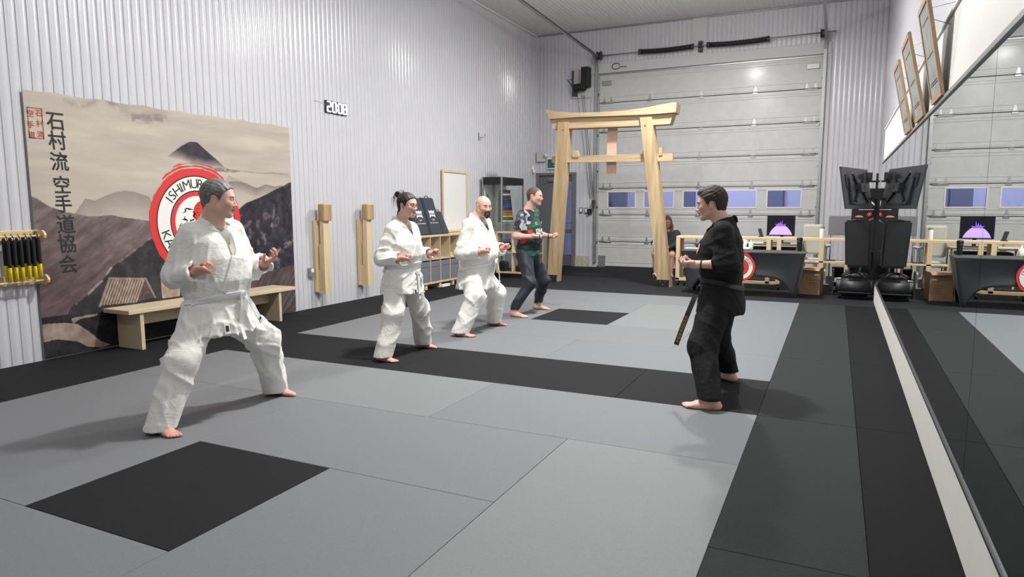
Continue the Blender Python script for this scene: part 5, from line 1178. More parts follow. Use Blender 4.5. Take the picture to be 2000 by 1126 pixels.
def head_shapes(s, o, R, k=1., jaw=0., fat=0., skip_ear=False):
    """o: head centre (eye level), R: head rotation (columns forward, left, up)"""
    T = lambda x, y, z: o+R@(np.array((x, y, z))*k)
    E = lambda c, r, kk=.02, op='u': s.ell(T(*c), np.array(r)*k, kk, op, R)
    C = lambda a, b, ra, rb, kk=.02, op='u': s.rc(T(*a), T(*b), ra*k, rb*k, kk, op)
    E((-.014, 0, .036), (.098, .076, .088)); E((.030, 0, .020), (.066, .066, .080), .03); E((.030, 0, -.035), (.058+fat, .058+fat, .078), .03)
    for y in (-1, 1):
        C((-.005, y*(.052+fat), -.045), (.062, y*.018, -.094-jaw), .021, .018, .03)
        E((.062, y*.038, -.022), (.026, .024, .024), .025)
    C((.070, -.012, -.097-jaw), (.070, .012, -.097-jaw), .019, .019, .02)
    C((.084, -.030, .022), (.084, .030, .022), .0125, .0125, .016)
    for y in (-1, 1): E((.101, y*.031, .004), (.016, .018, .0105), .012, 's'); E((.0785, y*.031, .002), (.0165, .0165, .0145), .003); E((.0800, y*.031, .0095), (.0175, .0180, .0085), .003)
    C((.091, 0, .014), (.108, 0, -.030), .0075, .0100, .010); E((.109, 0, -.034), (.0120, .0125, .0105), .008)
    for y in (-1, 1): E((.100, y*.013, -.037), (.0125, .008, .008), .006); E((.106, y*.0065, -.0435), (.005, .003, .003), .003, 's')
    C((.090, -.016, -.0605), (.0955, 0, -.0585), .0045, .0058, .006); C((.090, .016, -.0605), (.0955, 0, -.0585), .0045, .0058, .006)
    C((.089, -.014, -.069), (.0935, 0, -.0705), .0050, .0062, .006); C((.089, .014, -.069), (.0935, 0, -.0705), .0050, .0062, .006)
    C((.099, -.020, -.0645), (.099, .020, -.0645), .0018, .0018, .003, 's')
    for y in (-1, 1):
        Re = R@rotz(y*.35)@roty(.12); s.ell(T(-.008, y*.081, -.002), np.array((.020, .0085, .033))*k, .006, 'u', Re); s.ell(T(-.004, y*.0895, .003), np.array((.011, .006, .019))*k, .004, 's', Re)
        s.ell(T(-.002, y*.080, -.030), np.array((.010, .007, .010))*k, .006, 'u')
    return T

FING = ((.0270, .086, (.043, .027, .021), .0092), (.0092, .091, (.047, .030, .022), .0094), (-.0090, .087, (.044, .028, .021), .0090), (-.0265, .078, (.035, .022, .019), .0082))
def hand_shapes(s, w, R, side, curl, thumb='fist', k=1., spread=0.):
    """w wrist, R columns: x along the forearm, y towards the thumb side, z out of the back of the hand. curl: bend angles per joint (one triple, or four)"""
    T = lambda x, y, z: w+R@(np.array((x, y, z))*k)
    s.box(T(.052, .0, -.002), np.array((.045, .041, .0145))*k, .014*k, .012, 'u', R); s.rc(T(-.02, 0, 0), T(.02, .0, 0), .027*k, .026*k, .02)
    s.ell(T(.035, .026, -.010), np.array((.032, .018, .016))*k, .012, 'u', R); s.ell(T(.035, -.026, -.009), np.array((.034, .014, .013))*k, .012, 'u', R)
    cs = curl if hasattr(curl[0], '__len__') else [curl]*4
    for (y, L0, ls, r), c in zip(FING, cs):
        p = np.array((L0, y, .001)); a = 0.; yy = y*spread*6
        s.ell(T(L0-.002, y, .005), np.array((.011, .0098, .010))*k, .006, 'u', R)
        for j, (l, da) in enumerate(zip(ls, c)):
            a += da; d = np.array((math.cos(a), yy if j == 0 else yy*.5, -math.sin(a))); q = p+d*l
            s.rc(T(*p), T(*q), r*(1-.06*j)*k, r*(.95-.09*j)*k, .0035); p = q
    if thumb == 'fist': pts = [(.012, .030, -.010), (.045, .043, -.026), (.072, .030, -.050), (.078, .006, -.055)]
    elif thumb == 'side': pts = [(.012, .030, -.008), (.045, .050, -.018), (.074, .052, -.030), (.095, .046, -.038)]
    else: pts = [(.012, .030, -.008), (.040, .054, -.020), (.066, .066, -.040), (.088, .064, -.058)]
    s.chain([T(*p) for p in pts], [.017*k, .0125*k, .0108*k, .0092*k], .006)
    return T

def foot_shapes(s, a, yaw, k=1., side=1):
    """a: point on the floor under the ankle; side +1 = left foot (big toe towards -y)"""
    R = rotz(yaw); T = lambda x, y, z: np.array((a[0], a[1], 0))+R@(np.array((x, y*1., z))*k)
    s.ell(T(-.050, 0, .030), np.array((.036, .031, .030))*k, .02, 'u', R); s.rc(T(-.028, 0, .085), T(-.02, 0, .05), .038*k, .040*k, .03)
    s.rc(T(-.02, 0, .050), T(.085, -.006*side, .028), .036*k, .026*k, .03); s.rc(T(.0, .012*side, .022), T(.09, .022*side, .020), .022*k, .020*k, .02)
    s.ell(T(.105, -.002*side, .019), np.array((.042, .043, .0185))*k, .02, 'u', R)
    for i, (y, x0, x1, r) in enumerate(((-.028, .138, .178, .0135), (-.009, .142, .176, .0098), (.007, .138, .168, .0092), (.021, .132, .158, .0088), (.034, .122, .145, .0085))):
        s.rc(T(x0-.02, y*side, .018), T((x0+x1)/2, y*side, .0145), r*k, r*k, .008); s.rc(T((x0+x1)/2, y*side, .0145), T(x1, y*side, .0105), r*k, r*.92*k, .003)
    s.half((0, 0, -1), -.0005, 's', .002)

class Person:
    def __init__(s, name, label, base, yaw):
        s.t = thing(name, (base[0], base[1], 0.), label, 'person'); s.t.rotation_euler = (0, 0, 0); s.b = np.array((base[0], base[1], 0.)); s.R = rotz(yaw); s.inv = s.R.T
    def W(s, p): return s.b+s.R@np.array(p)                      # own frame -> world
    def L(s, w): return s.inv@(np.array(w)-s.b)
    def part(s, name, f, lo, hi, h, m, cols=None, parent=None):
        v, q = mesh_sdf(f, lo, hi, h)
        c = cols(v) if cols is not None else None
        me = bigmesh(name, v@s.R.T, q, c, True, m); o = bpy.data.objects.new(name, me); COL.objects.link(o); o.parent = parent or s.t; return o
    def mesh(s, name, mb, m, parent=None, smooth=True):
        v = np.array(mb.v)@s.R.T; me = bpy.data.meshes.new(name); me.from_pydata([tuple(p) for p in v], [], mb.f)
        for k in (m if isinstance(m, list) else [m]): me.materials.append(k)
        me.polygons.foreach_set('material_index', mb.m); me.polygons.foreach_set('use_smooth', mb.sm); me.update(); me.set_sharp_from_angle(angle=.7)
        o = bpy.data.objects.new(name, me); COL.objects.link(o); o.parent = parent or s.t; return o

def project(f, p, n_it=14, eps=.003):
    """pull points onto the surface f=0 along its gradient; returns (points, normals)"""
    p = np.array(p, float)
    for _ in range(n_it):
        d = f(p); g = np.stack([f(p+np.eye(3)[i]*eps)-f(p-np.eye(3)[i]*eps) for i in range(3)], 1)/(2*eps); gl = np.linalg.norm(g, axis=1)+1e-6; p = p-(g/gl[:, None])*np.clip(d, -.04, .04)[:, None]*.8
    return p, g/gl[:, None]
def smooth_path(pts, n):
    pts = np.array(pts, float); t = np.concatenate([[0], np.cumsum(np.linalg.norm(np.diff(pts, axis=0), axis=1))]); u = np.linspace(0, t[-1], n); o = np.stack([np.interp(u, t, pts[:, i]) for i in range(3)], 1)
    for _ in range(max(1, n//12)): o[1:-1] = (o[:-2]+2*o[1:-1]+o[2:])/4
    return o
def ribbon(mb, f, pts, width, thick=.005, n=40, mi=0, lift=.002, taper=None, closed=False, across=None):
    """strip of cloth laid on surface f along the given guide points"""
    c = smooth_path(pts, n) if not closed else np.array(pts, float)
    c, N = project(f, c); n = len(c)
    if not closed:
        for _ in range(2): c[1:-1] = (c[:-2]+2*c[1:-1]+c[2:])/4
    tg_ = np.roll(c, -1, 0)-np.roll(c, 1, 0)
    if not closed: tg_[0] = c[1]-c[0]; tg_[-1] = c[-1]-c[-2]
    tg_ /= np.linalg.norm(tg_, axis=1)[:, None]; sd = np.cross(tg_, N) if across is None else np.tile(np.array(across, float), (n, 1)); sd /= np.linalg.norm(sd, axis=1)[:, None]
    wd = np.array([width if taper is None else width*(taper[0]+(taper[1]-taper[0])*i/(n-1)) for i in range(n)])[:, None]
    K = 5; rows = []
    for j in range(K):
        u = (j/(K-1)-.5); q = c+sd*wd*u
        if f is not None: q, N2 = project(f, q, 5)
        rows.append((q, N2))
    vs_ = []; 
    for i in range(n):
        for j in range(K): e = 1. if 0 < j < K-1 else .8; vs_.append(rows[j][0][i]+rows[j][1][i]*(lift+thick*e))
        for j in reversed(range(K)): vs_.append(rows[j][0][i]-rows[j][1][i]*.006)
    m = 2*K; fs = []
    for i in range(n if closed else n-1):
        i2 = (i+1) % n
        for j in range(m): fs.append((i*m+j, i*m+(j+1) % m, i2*m+(j+1) % m, i2*m+j))
    if not closed: fs += [tuple(range(m))[::-1], tuple(range((n-1)*m, n*m))]
    mb.add(vs_, fs, mi, True)
def free_strip(mb, pts, width, thick, side, n=24, mi=0, w1=None, twist=0.):
    """hanging band through the guide points; side = direction across the band"""
    c = smooth_path(pts, n); sd = np.array(side, float); sd /= np.linalg.norm(sd); tg_ = np.gradient(c, axis=0); tg_ /= np.linalg.norm(tg_, axis=1)[:, None]
    vs_ = []
    for i in range(n):
        a = twist*i/(n-1); s0 = sd-tg_[i]*(sd@tg_[i]); s0 /= np.linalg.norm(s0); nn = np.cross(tg_[i], s0); s1 = s0*math.cos(a)+nn*math.sin(a); nn = np.cross(tg_[i], s1); w = width if w1 is None else width+(w1-width)*i/(n-1)
        for (a_, b_) in ((-.5, -.5), (.5, -.5), (.5, .5), (-.5, .5)): vs_.append(c[i]+s1*w*a_+nn*thick*b_)
    fs = [(i*4+j, i*4+(j+1) % 4, (i+1)*4+(j+1) % 4, (i+1)*4+j) for i in range(n-1) for j in range(4)]+[(3, 2, 1, 0), tuple(range((n-1)*4, n*4))]
    mb.add(vs_, fs, mi, True)
    return c
m_skin = mat('skin', (255, 255, 255), rough=.5, attr='Col', noise=.06, nscale=40, spec=.4); m_eye = mat('eye_white', (226, 222, 216), rough=.2); m_iris = mat('eye_iris', (52, 44, 40), rough=.2)
m_gi = mat('gi_white', (236, 235, 229), rough=.8, noise=.02, nscale=12, bump=.15, bscale=500, crease=.27, cscale=5.); m_gib = mat('gi_black', (19, 20, 22), rough=.8, noise=.1, nscale=10, bump=.15, bscale=500, crease=.26, cscale=5., spec=.3)
m_belt = mat('belt_white', (236, 237, 240), rough=.7, bump=.2, bscale=400)
def orient(x, zhint):
    """matrix with columns x (normalised), y, z close to zhint"""
    x = np.array(x, float); x /= np.linalg.norm(x); z = np.array(zhint, float); z -= x*(z@x); z /= np.linalg.norm(z); return np.stack([x, np.cross(z, x), z], 1)
# ---------------------------------------------------------------- a person from a set of joints
def skin_cols(HC, HR, hk, tone, lips=(176, 104, 100), stubble=0., hands=None, beardtone=(90, 84, 82)):
    hands = hands or tone
    def f(v):
        c = np.tile(np.array(tone, float), (len(v), 1)); q = ((v-HC)@HR)/hk; inh = (np.abs(q[:, 0]) < .16) & (np.abs(q[:, 1]) < .12) & (q[:, 2] > -.16)
        far = np.linalg.norm(q, axis=1) > .36; c[far] = np.array(hands)
        g = lambda cx, cy, cz, r: np.exp(-(((q[:, 0]-cx)/r)**2+((np.abs(q[:, 1])-cy)/r)**2+((q[:, 2]-cz)/r)**2))*inh
        def mixc(col, w): nonlocal c; w = np.clip(w, 0, 1)[:, None]; c = c*(1-w)+np.array(col, float)*w
        rosy = np.array(tone)*np.array((1.02, .88, .86)); mixc(rosy, .7*g(.07, .04, -.03, .03)); mixc(rosy, .7*g(.115, 0, -.035, .018)); mixc(rosy, .5*g(0, .085, 0, .03))
        if stubble: mixc(beardtone, stubble*np.clip(g(.07, 0, -.09, .05)+g(.05, .045, -.07, .035)+.8*g(.105, 0, -.05, .014), 0, 1))
        lip = (np.abs(q[:, 2]+.0650) < .0090-.25*np.abs(q[:, 1])) & (np.abs(q[:, 1]) < .022) & (q[:, 0] > .084) & inh; mixc(lips, lip*.85)
        mixc(np.array(tone)*.55, (np.abs(q[:, 2]+.0645) < .0018)*(np.abs(q[:, 1]) < .021)*(q[:, 0] > .09)*inh*.8)
        mixc(np.array(tone)*.80, .5*g(.085, .031, .006, .014))
        return c
    return f
def hair_part(P_, HC, HR, hk, m, line, grow=.009, top=0., extra=None, name='hair', rough=.0018, shape=None):
    f = SDF(); T = lambda x, y, z: HC+HR@(np.array((x, y, z))*hk)
    f.ell(T(-.016, 0, .036+top/2), np.array((.099+grow, .077+grow, .089+grow+top/2))*hk, .01, 'u', HR); f.ell(T(.028, 0, .024), np.array((.067+grow, .067+grow, .080+grow))*hk, .02, 'u', HR)
    f.rc(T(-.045, 0, -.02), T(-.045, 0, -.065), (.056+grow)*hk, (.050+grow*.5)*hk, .02)
    if shape: shape(f, T)
    xs_ = [a for a, _ in line]; zs_ = [b for _, b in line]
    def cutf(P, v):
        q = ((P-HC)@HR)/hk; zl = np.interp(q[:, 0], xs_, zs_); return np.maximum(v, (zl-q[:, 2])*hk*.9)
    f.cut(cutf)
    ear = lambda P, v: np.maximum(v, (.024-np.sqrt(((((P-HC)@HR)/hk-np.array((-.004, 0, -.008)))[:, [0, 2]]**2).sum(1))*1.0)*hk) if False else v
    def strands(P):
        q = ((P-HC)@HR)/hk; return rough*.55*np.sin(q[:, 1]*330+2.2*np.sin(q[:, 0]*26)+1.2*np.sin(q[:, 2]*30))+rough*.35*np.sin(q[:, 2]*260+q[:, 0]*90+q[:, 1]*60)
    f.noise(strands)
    if extra: extra(f, T)
    r = .17*hk+.03; return P_.part(name, f, HC-r-np.array((.08, .06, .06)), HC+r+np.array((0, 0, .03)), .0042, m)
def face_bits(P_, body, HC, HR, hk, brow, brow_m, iris=m_iris, lidlow=0.):
    T = lambda x, y, z: HC+HR@(np.array((x, y, z))*hk)
    hd = SDF(); head_shapes(hd, HC, HR, hk)
    for y in (-1, 1):
        b = MB(); b.ball((0, 0, 0), (.0105*hk, .0120*hk, .0046*hk), n=14); M4 = np.array(b.v)@HR.T+T(.0862, y*.031, .0020); b.v = [tuple(p) for p in M4]; e = P_.mesh('eye', b, m_eye, body)
        b = MB(); b.ball((0, 0, 0), (.0042*hk, .0054*hk, .0044*hk), n=12); M4 = np.array(b.v)@HR.T+T(.0935, y*.030, .0022); b.v = [tuple(p) for p in M4]; P_.mesh('iris', b, iris, body)
        if brow:
            b = MB(); pts, _ = project(hd, np.array([T(.100, y*.013, .0215), T(.100, y*.026, .0255), T(.092, y*.040, .0245), T(.080, y*.050, .019)]), 10); b.tube(pts, [.0035*hk*brow, .0042*hk*brow, .0036*hk*brow, .0015*hk], n=8); P_.mesh('eyebrow', b, brow_m, body)
def arm_shapes(s, sh, el, wr, k=1.):
    s.chain([sh, el, wr], [.052*k, .044*k, .028*k], .03); m_ = np.array(el)*.7+np.array(wr)*.3; s.ell(m_, (.045*k, .043*k, .043*k), .03)
def leg_shapes(s, hip, kn, an, k=1.):
    s.chain([hip, kn, (an[0], an[1], .09)], [.085*k, .058*k, .036*k], .04); m_ = np.array(kn)*.65+np.array((an[0], an[1], .09))*.35; s.ell(m_-np.array((.012, 0, 0)), (.052*k, .05*k, .08*k), .03)

def gi_person(name, label, base, yaw, J, o):
    """J: joints in the figure's own frame, o: options. Builds body, jacket, trousers, belt, hair ..."""
    P_ = Person(name, label, base, yaw); HC = np.array(J['head'], float); HR = rotz(o['hyaw'])@roty(o.get('hpitch', .05))@rotx(o.get('hroll', 0.)); hk = o.get('hk', 1.05)
    A = lambda k_: np.array(J[k_], float); w = o.get('w', 1.); zb = o['belt']; zh = o['hem']; px = o.get('px', -.08); cx = o.get('chx', -.04)
    neck = np.array((cx-.01, 0, A('rsh')[2]+.03)); zs = (A('rsh')[2]+A('lsh')[2])/2
    # --- body
    f = SDF(); head_shapes(f, HC, HR, hk, o.get('jaw', 0.), o.get('fat', 0.))
    f.chain([HC+HR@np.array((-.028, 0, -.045))*hk, neck+np.array((0, 0, .03)), neck+np.array((0, 0, -.06))], [.056*hk*o.get('neckw', 1.), .062*hk*o.get('neckw', 1.), .09], .03)
    f.ell((cx, 0, zs-.12), (.10*w, .16*w, .17), .04); f.rc((cx, 0, zs-.15), (px, 0, zb-.08), .12*w, .12*w, .05)
    f.rc(A('rsh')*(1, .85, 1)-(0, 0, .03), A('lsh')*(1, .85, 1)-(0, 0, .03), .05, .05, .05)
    for s_ in 'rl':
        sg = -1 if s_ == 'r' else 1
        arm_shapes(f, A(s_+'sh')-(0, 0, .02), A(s_+'el'), A(s_+'wr'), o.get('armk', 1.)); leg_shapes(f, A(s_+'hip'), A(s_+'kn'), A(s_+'an'))
        foot_shapes(f, A(s_+'an'), o['fyaw'][0 if s_ == 'r' else 1], o.get('footk', 1.), sg)
        hd = o['hand_'+s_]; fw_ = np.array(hd.get('dir', A(s_+'wr')-A(s_+'el')), float); Rh = orient(fw_, hd['back']); hk2 = hd.get('k', o.get('handk', 1.0))
        # y axis must point to the thumb side: the back-of-hand z with x gives +y; mirror if needed
        if hd['thumb'] < 0: Rh = Rh@np.diag((1, -1, 1))
        hand_shapes(f, A(s_+'wr'), Rh, 1, hd['curl'], hd.get('th', 'fist'), hk2, hd.get('spread', 0.))
    h = o.get('res', .0046); lo = (min(A('ran')[0], A('lan')[0], px)-.25, min(A('ran')[1], A('rel')[1])-.16, -.01); hi = (max(.40, A('rwr')[0]+.16, A('lwr')[0]+.16, HC[0]+.16), max(A('lan')[1], A('lel')[1])+.16, HC[2]+.17)
    body = P_.part('body', f, lo, hi, h, m_skin, skin_cols(HC, HR, hk, o['tone'], stubble=o.get('stubble', 0.), hands=o.get('handtone', tuple(np.array(o['tone'])*(.99, .90, .88)))))
    face_bits(P_, body, HC, HR, hk, o.get('brow', 1.), o['hairm'])
    # --- jacket
    jm = o['gi']; g = SDF(); tw = o['torso']                                    # torso: rows (z, rx, ry, cx)
    zz, rx, ry, cc = zip(*tw); g.prof(zz, rx, ry, cc, k=.03, pw=2.3)
    nk_ = o.get('neckw', 1.)**.5; yo = o.get('shr', .07); g.rc(A('rsh'), A('lsh'), yo, yo, .05); g.rc(neck+(0, -.06, .005), neck+(0, .06, .005), .06, .06, .05); [g.rc(neck+(-.01, q*.05, .0), A('%ssh' % ('r' if q < 0 else 'l'))+(0, q*-.01, .004), .066, yo*.95, .04) for q in (-1, 1)]; g.rc(neck+(-.012, 0, .0), neck+(-.018, 0, .058), .085*nk_, .074*nk_, .035)
    if 'belly' in o: g.ell(*o['belly'], .05)
    sr = o.get('sleeve', (.088, .084, .074))
    for s_ in 'rl':
        a, b_, c_ = A(s_+'sh'), A(s_+'el'), A(s_+'wr'); d = (c_-b_)/np.linalg.norm(c_-b_); L_ = np.linalg.norm(c_-b_); fr_ = o.get('cuff', .80); cu = b_+d*L_*fr_
        sv = SDF(); sv.chain([a-(0, 0, .01), b_+(0, 0, -.012), cu+d*.03], sr, .03); sv.half(d, float(d@cu), 's', .004); sv.rc(cu-d*.035, cu+d*.1, sr[2]-.02, sr[2]-.016, .008, 's')
        g.add('grp', sv, .022)
    zv = o.get('vz', zs-.20); fx = o.get('vx', .13)
    g.rc((fx+.02, 0, zv), (cx+.075, 0, neck[2]+.04), .012, .055, .015, 's'); g.rc(neck+(.004, 0, -.02), neck+(.012, 0, .22), .058*nk_, .088*nk_, .012, 's')
    g.half((0, 0, -1), -zh, 's', .008)
    for sg in (-1, 1): g.box((px, sg*.30, zh), (.014, .2, o.get('slit', .13)), .004, .006, 's', rotx(0)); 
    wa = o.get('wr_amp', .0105)
    folds = wrinkle(o.get('seed', 1), wa, o.get('wfreq', 20.), (1, 1, 1.3))
    belt_pinch = lambda P: .012*np.exp(-((P[:, 2]-zb)/.022)**2)*(np.abs(P[:, 1]) < .26)
    g0 = SDF(); g0.p = list(g.p); g0.noise(belt_pinch); fade = lambda P: np.clip((np.abs(P[:, 2]-zb)-.02)/.05, .15, 1)*np.clip((zs-.0-P[:, 2])/.10+.35, .3, 1)*np.where((P[:, 0] > .03) & (np.abs(P[:, 1]) < .13) & (P[:, 2] > zb), .35, 1.)
    g.noise(lambda P: folds(P)*fade(P)); g.noise(belt_pinch)
    lo = (min(c_-r for c_, r in zip(cc, rx))-.14, A('rel')[1]-.16, zh-.03); hi = (.42, A('lel')[1]+.16, zs+.16)
    jk = P_.part('jacket', g, lo, hi, .0072, jm)
    # lapels
    b = MB(); zN = neck[2]; lw = o.get('lapw', .048)
    ribbon(b, g0, [(cx-.10, .0, zN+.075), (cx-.05, -.070, zN+.068), (cx+.035, -.080, zN+.022), (fx-.03, -.05, zN-.10), (fx+.01, -.008, zv+.0)], lw, .005, 44, lift=.003)
    ribbon(b, g0, [(cx-.10, .0, zN+.075), (cx-.05, .070, zN+.068), (cx+.035, .080, zN+.022), (fx-.03, .05, zN-.10), (fx+.01, .005, zv+.02), (fx+.02, -.04, zv-.09), (fx+.02, -.10, zb+.07)], lw, .007, 54, lift=.006)
    P_.mesh('lapel', b, jm, jk)
    if o.get('under'): u = SDF(); u.ell((cx+.01, 0, zs-.08), (.112*w, .15*w, .13), .03); u.rc(neck+(0, 0, -.03), neck+(.0, 0, .004), .078, .066, .03); u.rc(neck+(.0, 0, 0), neck+(.0, 0, .1), .058, .058, .01, 's'); u.half((0, 0, 1), neck[2]+.012, 's', .003); P_.part('undershirt', u, (cx-.16, -.2*w, zs-.24), (cx+.2, .2*w, zs+.13), .007, o['under'])
    # belt
    b = MB(); ang = np.linspace(0, 2*PI, 72, endpoint=False); rb = .22*w
    ring = [(o.get('bcx', px)+rb*math.cos(a), rb*math.sin(a)*1.05, zb+.012*math.cos(a-.4)*o.get('btilt', 1.)) for a in ang]
    ribbon(b, g0, ring, .044, .007, 0, closed=True, across=(0, 0, 1), lift=.004); bl = P_.mesh('belt', b, o['beltm'])
    kn_, _ = project(g, np.array([(.3, o.get('knoty', .0), zb-.005)]), 40); kn_ = kn_[0]; b = MB()
    b.ball(tuple(kn_+(.014, 0, 0)), (.018, .030, .024), n=14); free_strip(b, [kn_+(.012, .03, .012), kn_+(.03, .0, .0), kn_+(.012, -.03, -.014)], .034, .010, (0, .4, 1), 10); P_.mesh('belt_knot', b, o['beltm'], bl)
    for e in o['ends']:
        b = MB(); c = free_strip(b, [kn_+np.array(q) for q in e['pts']], .040, .004, e.get('side', (0, 1, 0)), 26, twist=e.get('twist', 0.)); en = P_.mesh('belt_end', b, o['beltm'], bl)
        if e.get('gold'):
            sd = np.array(e['side'], float); nc = len(e['gold'])
            for sgn in (1, -1):
                b = MB()
                for i, ch in enumerate(e['gold']):
                    f_ = (.52+.44*(i+.5)/nc)*(len(c)-1); j = int(f_); p = c[j]*(1-f_+j)+c[j+1]*(f_-j); tg_ = c[j+1]-c[j]; tg_ /= np.linalg.norm(tg_); s0 = sd-tg_*(sd@tg_); s0 /= np.linalg.norm(s0); nn = np.cross(tg_, s0)
                    P2, Fc = text_geo(ch, .030, .0003); P2[:, :2] -= (P2[:, :2].min(0)+P2[:, :2].max(0))/2; b.add([tuple(p+s0*q[0]*sgn*e.get('flip', 1)-tg_*q[1]+nn*.0032*sgn) for q in P2], Fc)
                P_.mesh('gold_lettering', b, o['goldm'], en, False)
        if e.get('tab'):
            b = MB(); q = np.array(e['pts'][-1])+kn_; q0 = q*.0+c[-2]; q1 = c[-7]; sd = np.array(e.get('side', (0, 1, 0)), float); free_strip(b, [q1+(.0035, 0, .001), q0+(.0035, 0, .001)], .034, .003, sd, 4); P_.mesh('belt_label', b, o['tabm'], en)
            if o.get('tabm2'): b = MB(); free_strip(b, [q1*.8+q0*.2+(.0055, 0, .001), q1*.45+q0*.55+(.0055, 0, .001)], .022, .002, sd, 4); P_.mesh('label_print', b, o['tabm2'], en)
    # jacket label patch on the lower front
    if o.get('patch') is not None:
        py_, pz_ = o['patch']; b = MB(); ribbon(b, g0, [(.25, py_, pz_+.038), (.25, py_, pz_-.038)], .040, .004, 10, lift=.007); pt = P_.mesh('sewn_label', b, m_white, jk); b = MB(); ribbon(b, g0, [(.25, py_, pz_+.02), (.25, py_, pz_-.022)], .024, .003, 8, lift=.010); P_.mesh('label_print', b, m_ink, pt)
    # --- trousers
    t = SDF(); pr = o.get('pants', (.125, .115, .105)); hip = o.get('hipr', (.15, .19, .14))
    t.ell((px, 0, A('rhip')[2]+.06), hip, .05); t.rc((px, 0, A('rhip')[2]+.02), (px, 0, zb), .15*w, .14*w, .05)
    for s_ in 'rl':
        a, b_, c_ = A(s_+'hip'), A(s_+'kn'), A(s_+'an').copy(); c_[2] = o.get('phem', .07); d = (c_-b_)/np.linalg.norm(c_-b_)
        t.chain([a, b_, c_+d*.03], pr, .05); t.half((0, 0, -1), -o.get('phem', .07)+.015, 's', .004) if s_ == 'l' else None
        t.rc(c_-d*.05, c_+d*.08, pr[2]-.026, pr[2]-.018, .01, 's')
    tw_ = wrinkle(o.get('seed', 1)+50, wa*1.2, 15., (1, 1, .7)); t.noise(lambda P: tw_(P)*np.clip((P[:, 2]-.10)/.15, .25, 1))
    m_ = .22; lo = (min(A('ran')[0], A('rkn')[0], px)-m_, min(A('ran')[1], A('rkn')[1])-m_, .0); hi = (max(A('rkn')[0], A('lkn')[0], px)+m_, max(A('lan')[1], A('lkn')[1])+m_, zb+.05)
    P_.part('trousers', t, lo, hi, .008, o.get('pantm', jm))
    return P_, HC, HR, hk, body, g
FIST = (1.35, 1.65, 1.1)
m_hgrey = mat('hair_grey', (132, 130, 128), rough=.5, noise=.45, nscale=55, c2=(74, 72, 72), stretch=(1, 1, 1)); m_hdark = mat('hair_dark', (36, 30, 29), rough=.55, noise=.3, nscale=60)
m_hbrown = mat('hair_brown', (46, 38, 34), rough=.7, noise=.3, nscale=60); m_hshort = mat('hair_cropped', (84, 70, 62), rough=.7, noise=.25, nscale=80); m_beard = mat('beard_dark', (46, 40, 38), rough=.75, noise=.3, nscale=90); m_hlong = mat('hair_auburn', (104, 78, 60), rough=.5, noise=.35, nscale=50)
HL = [(-.13, -.078), (-.07, -.070), (-.045, -.045), (-.032, .030), (-.010, .038), (.008, .020), (.022, -.004), (.030, .0), (.040, .035), (.060, .062), (.085, .080), (.12, .085)]

# ======================= 1. the big grey-haired man in a white gi, nearest
man, HC, HR, hk, body, g = gi_person('karate_student', 'grey-haired man in white karate uniform and white belt, wide low stance, nearest student', (-3.62, 1.62), 0., dict(
    head=(.005, .0, 1.600), rsh=(-.09, -.175, 1.36), lsh=(-.07, .175, 1.375), rel=(-.175, -.265, 1.075), rwr=(.03, -.245, 1.10), lel=(-.06, .30, 1.08), lwr=(.15, .27, 1.12),
    rhip=(-.10, -.12, .76), lhip=(-.10, .12, .76), rkn=(-.03, -.36, .47), lkn=(.02, .37, .50), ran=(-.06, -.53, .08), lan=(-.06, .53, .08)), dict(
    hyaw=.60, hpitch=.06, hk=1.09, fat=.010, neckw=1.22, w=1.16, belt=.875, hem=.62, px=-.085, chx=-.06, tone=(220, 180, 160), handtone=(214, 158, 142), stubble=.12, hairm=m_hgrey, gi=m_gi, beltm=m_belt, seed=3,
    torso=[(.60, .235, .315, -.075), (.72, .215, .285, -.08), (.86, .185, .235, -.075), (.90, .19, .235, -.07), (1.02, .205, .255, -.05), (1.18, .195, .25, -.05), (1.30, .165, .225, -.065), (1.38, .12, .18, -.075)],
    sleeve=(.088, .088, .074), shr=.068, fyaw=(-.15, .25), hand_r=dict(back=(0, -.45, -1), thumb=-1, curl=FIST), hand_l=dict(dir=(.9, .1, .35), back=(.25, .3, -1), thumb=1, curl=(.55, .75, .5), th='open', spread=.5),
    vz=1.20, vx=.10, cuff=.93, under=mat('tee_grey', (150, 148, 144), rough=.8), knoty=.10, patch=(-.13, .70), pants=(.130, .115, .100), phem=.045, footk=1.05, handk=1.06,
    ends=[dict(pts=[(.02, -.01, 0), (.035, -.03, -.10), (.02, -.045, -.22), (.05, -.03, -.33)], side=(-.3, 1, 0)), dict(pts=[(.02, .01, 0), (.05, .05, -.08), (.05, .10, -.17), (.03, .155, -.23)], side=(-.2, 1, .35), tab=True)], tabm=m_white, tabm2=m_ink))
hair_part(man, HC, HR, hk, m_hgrey, HL, grow=.008, top=.008, rough=.0022)
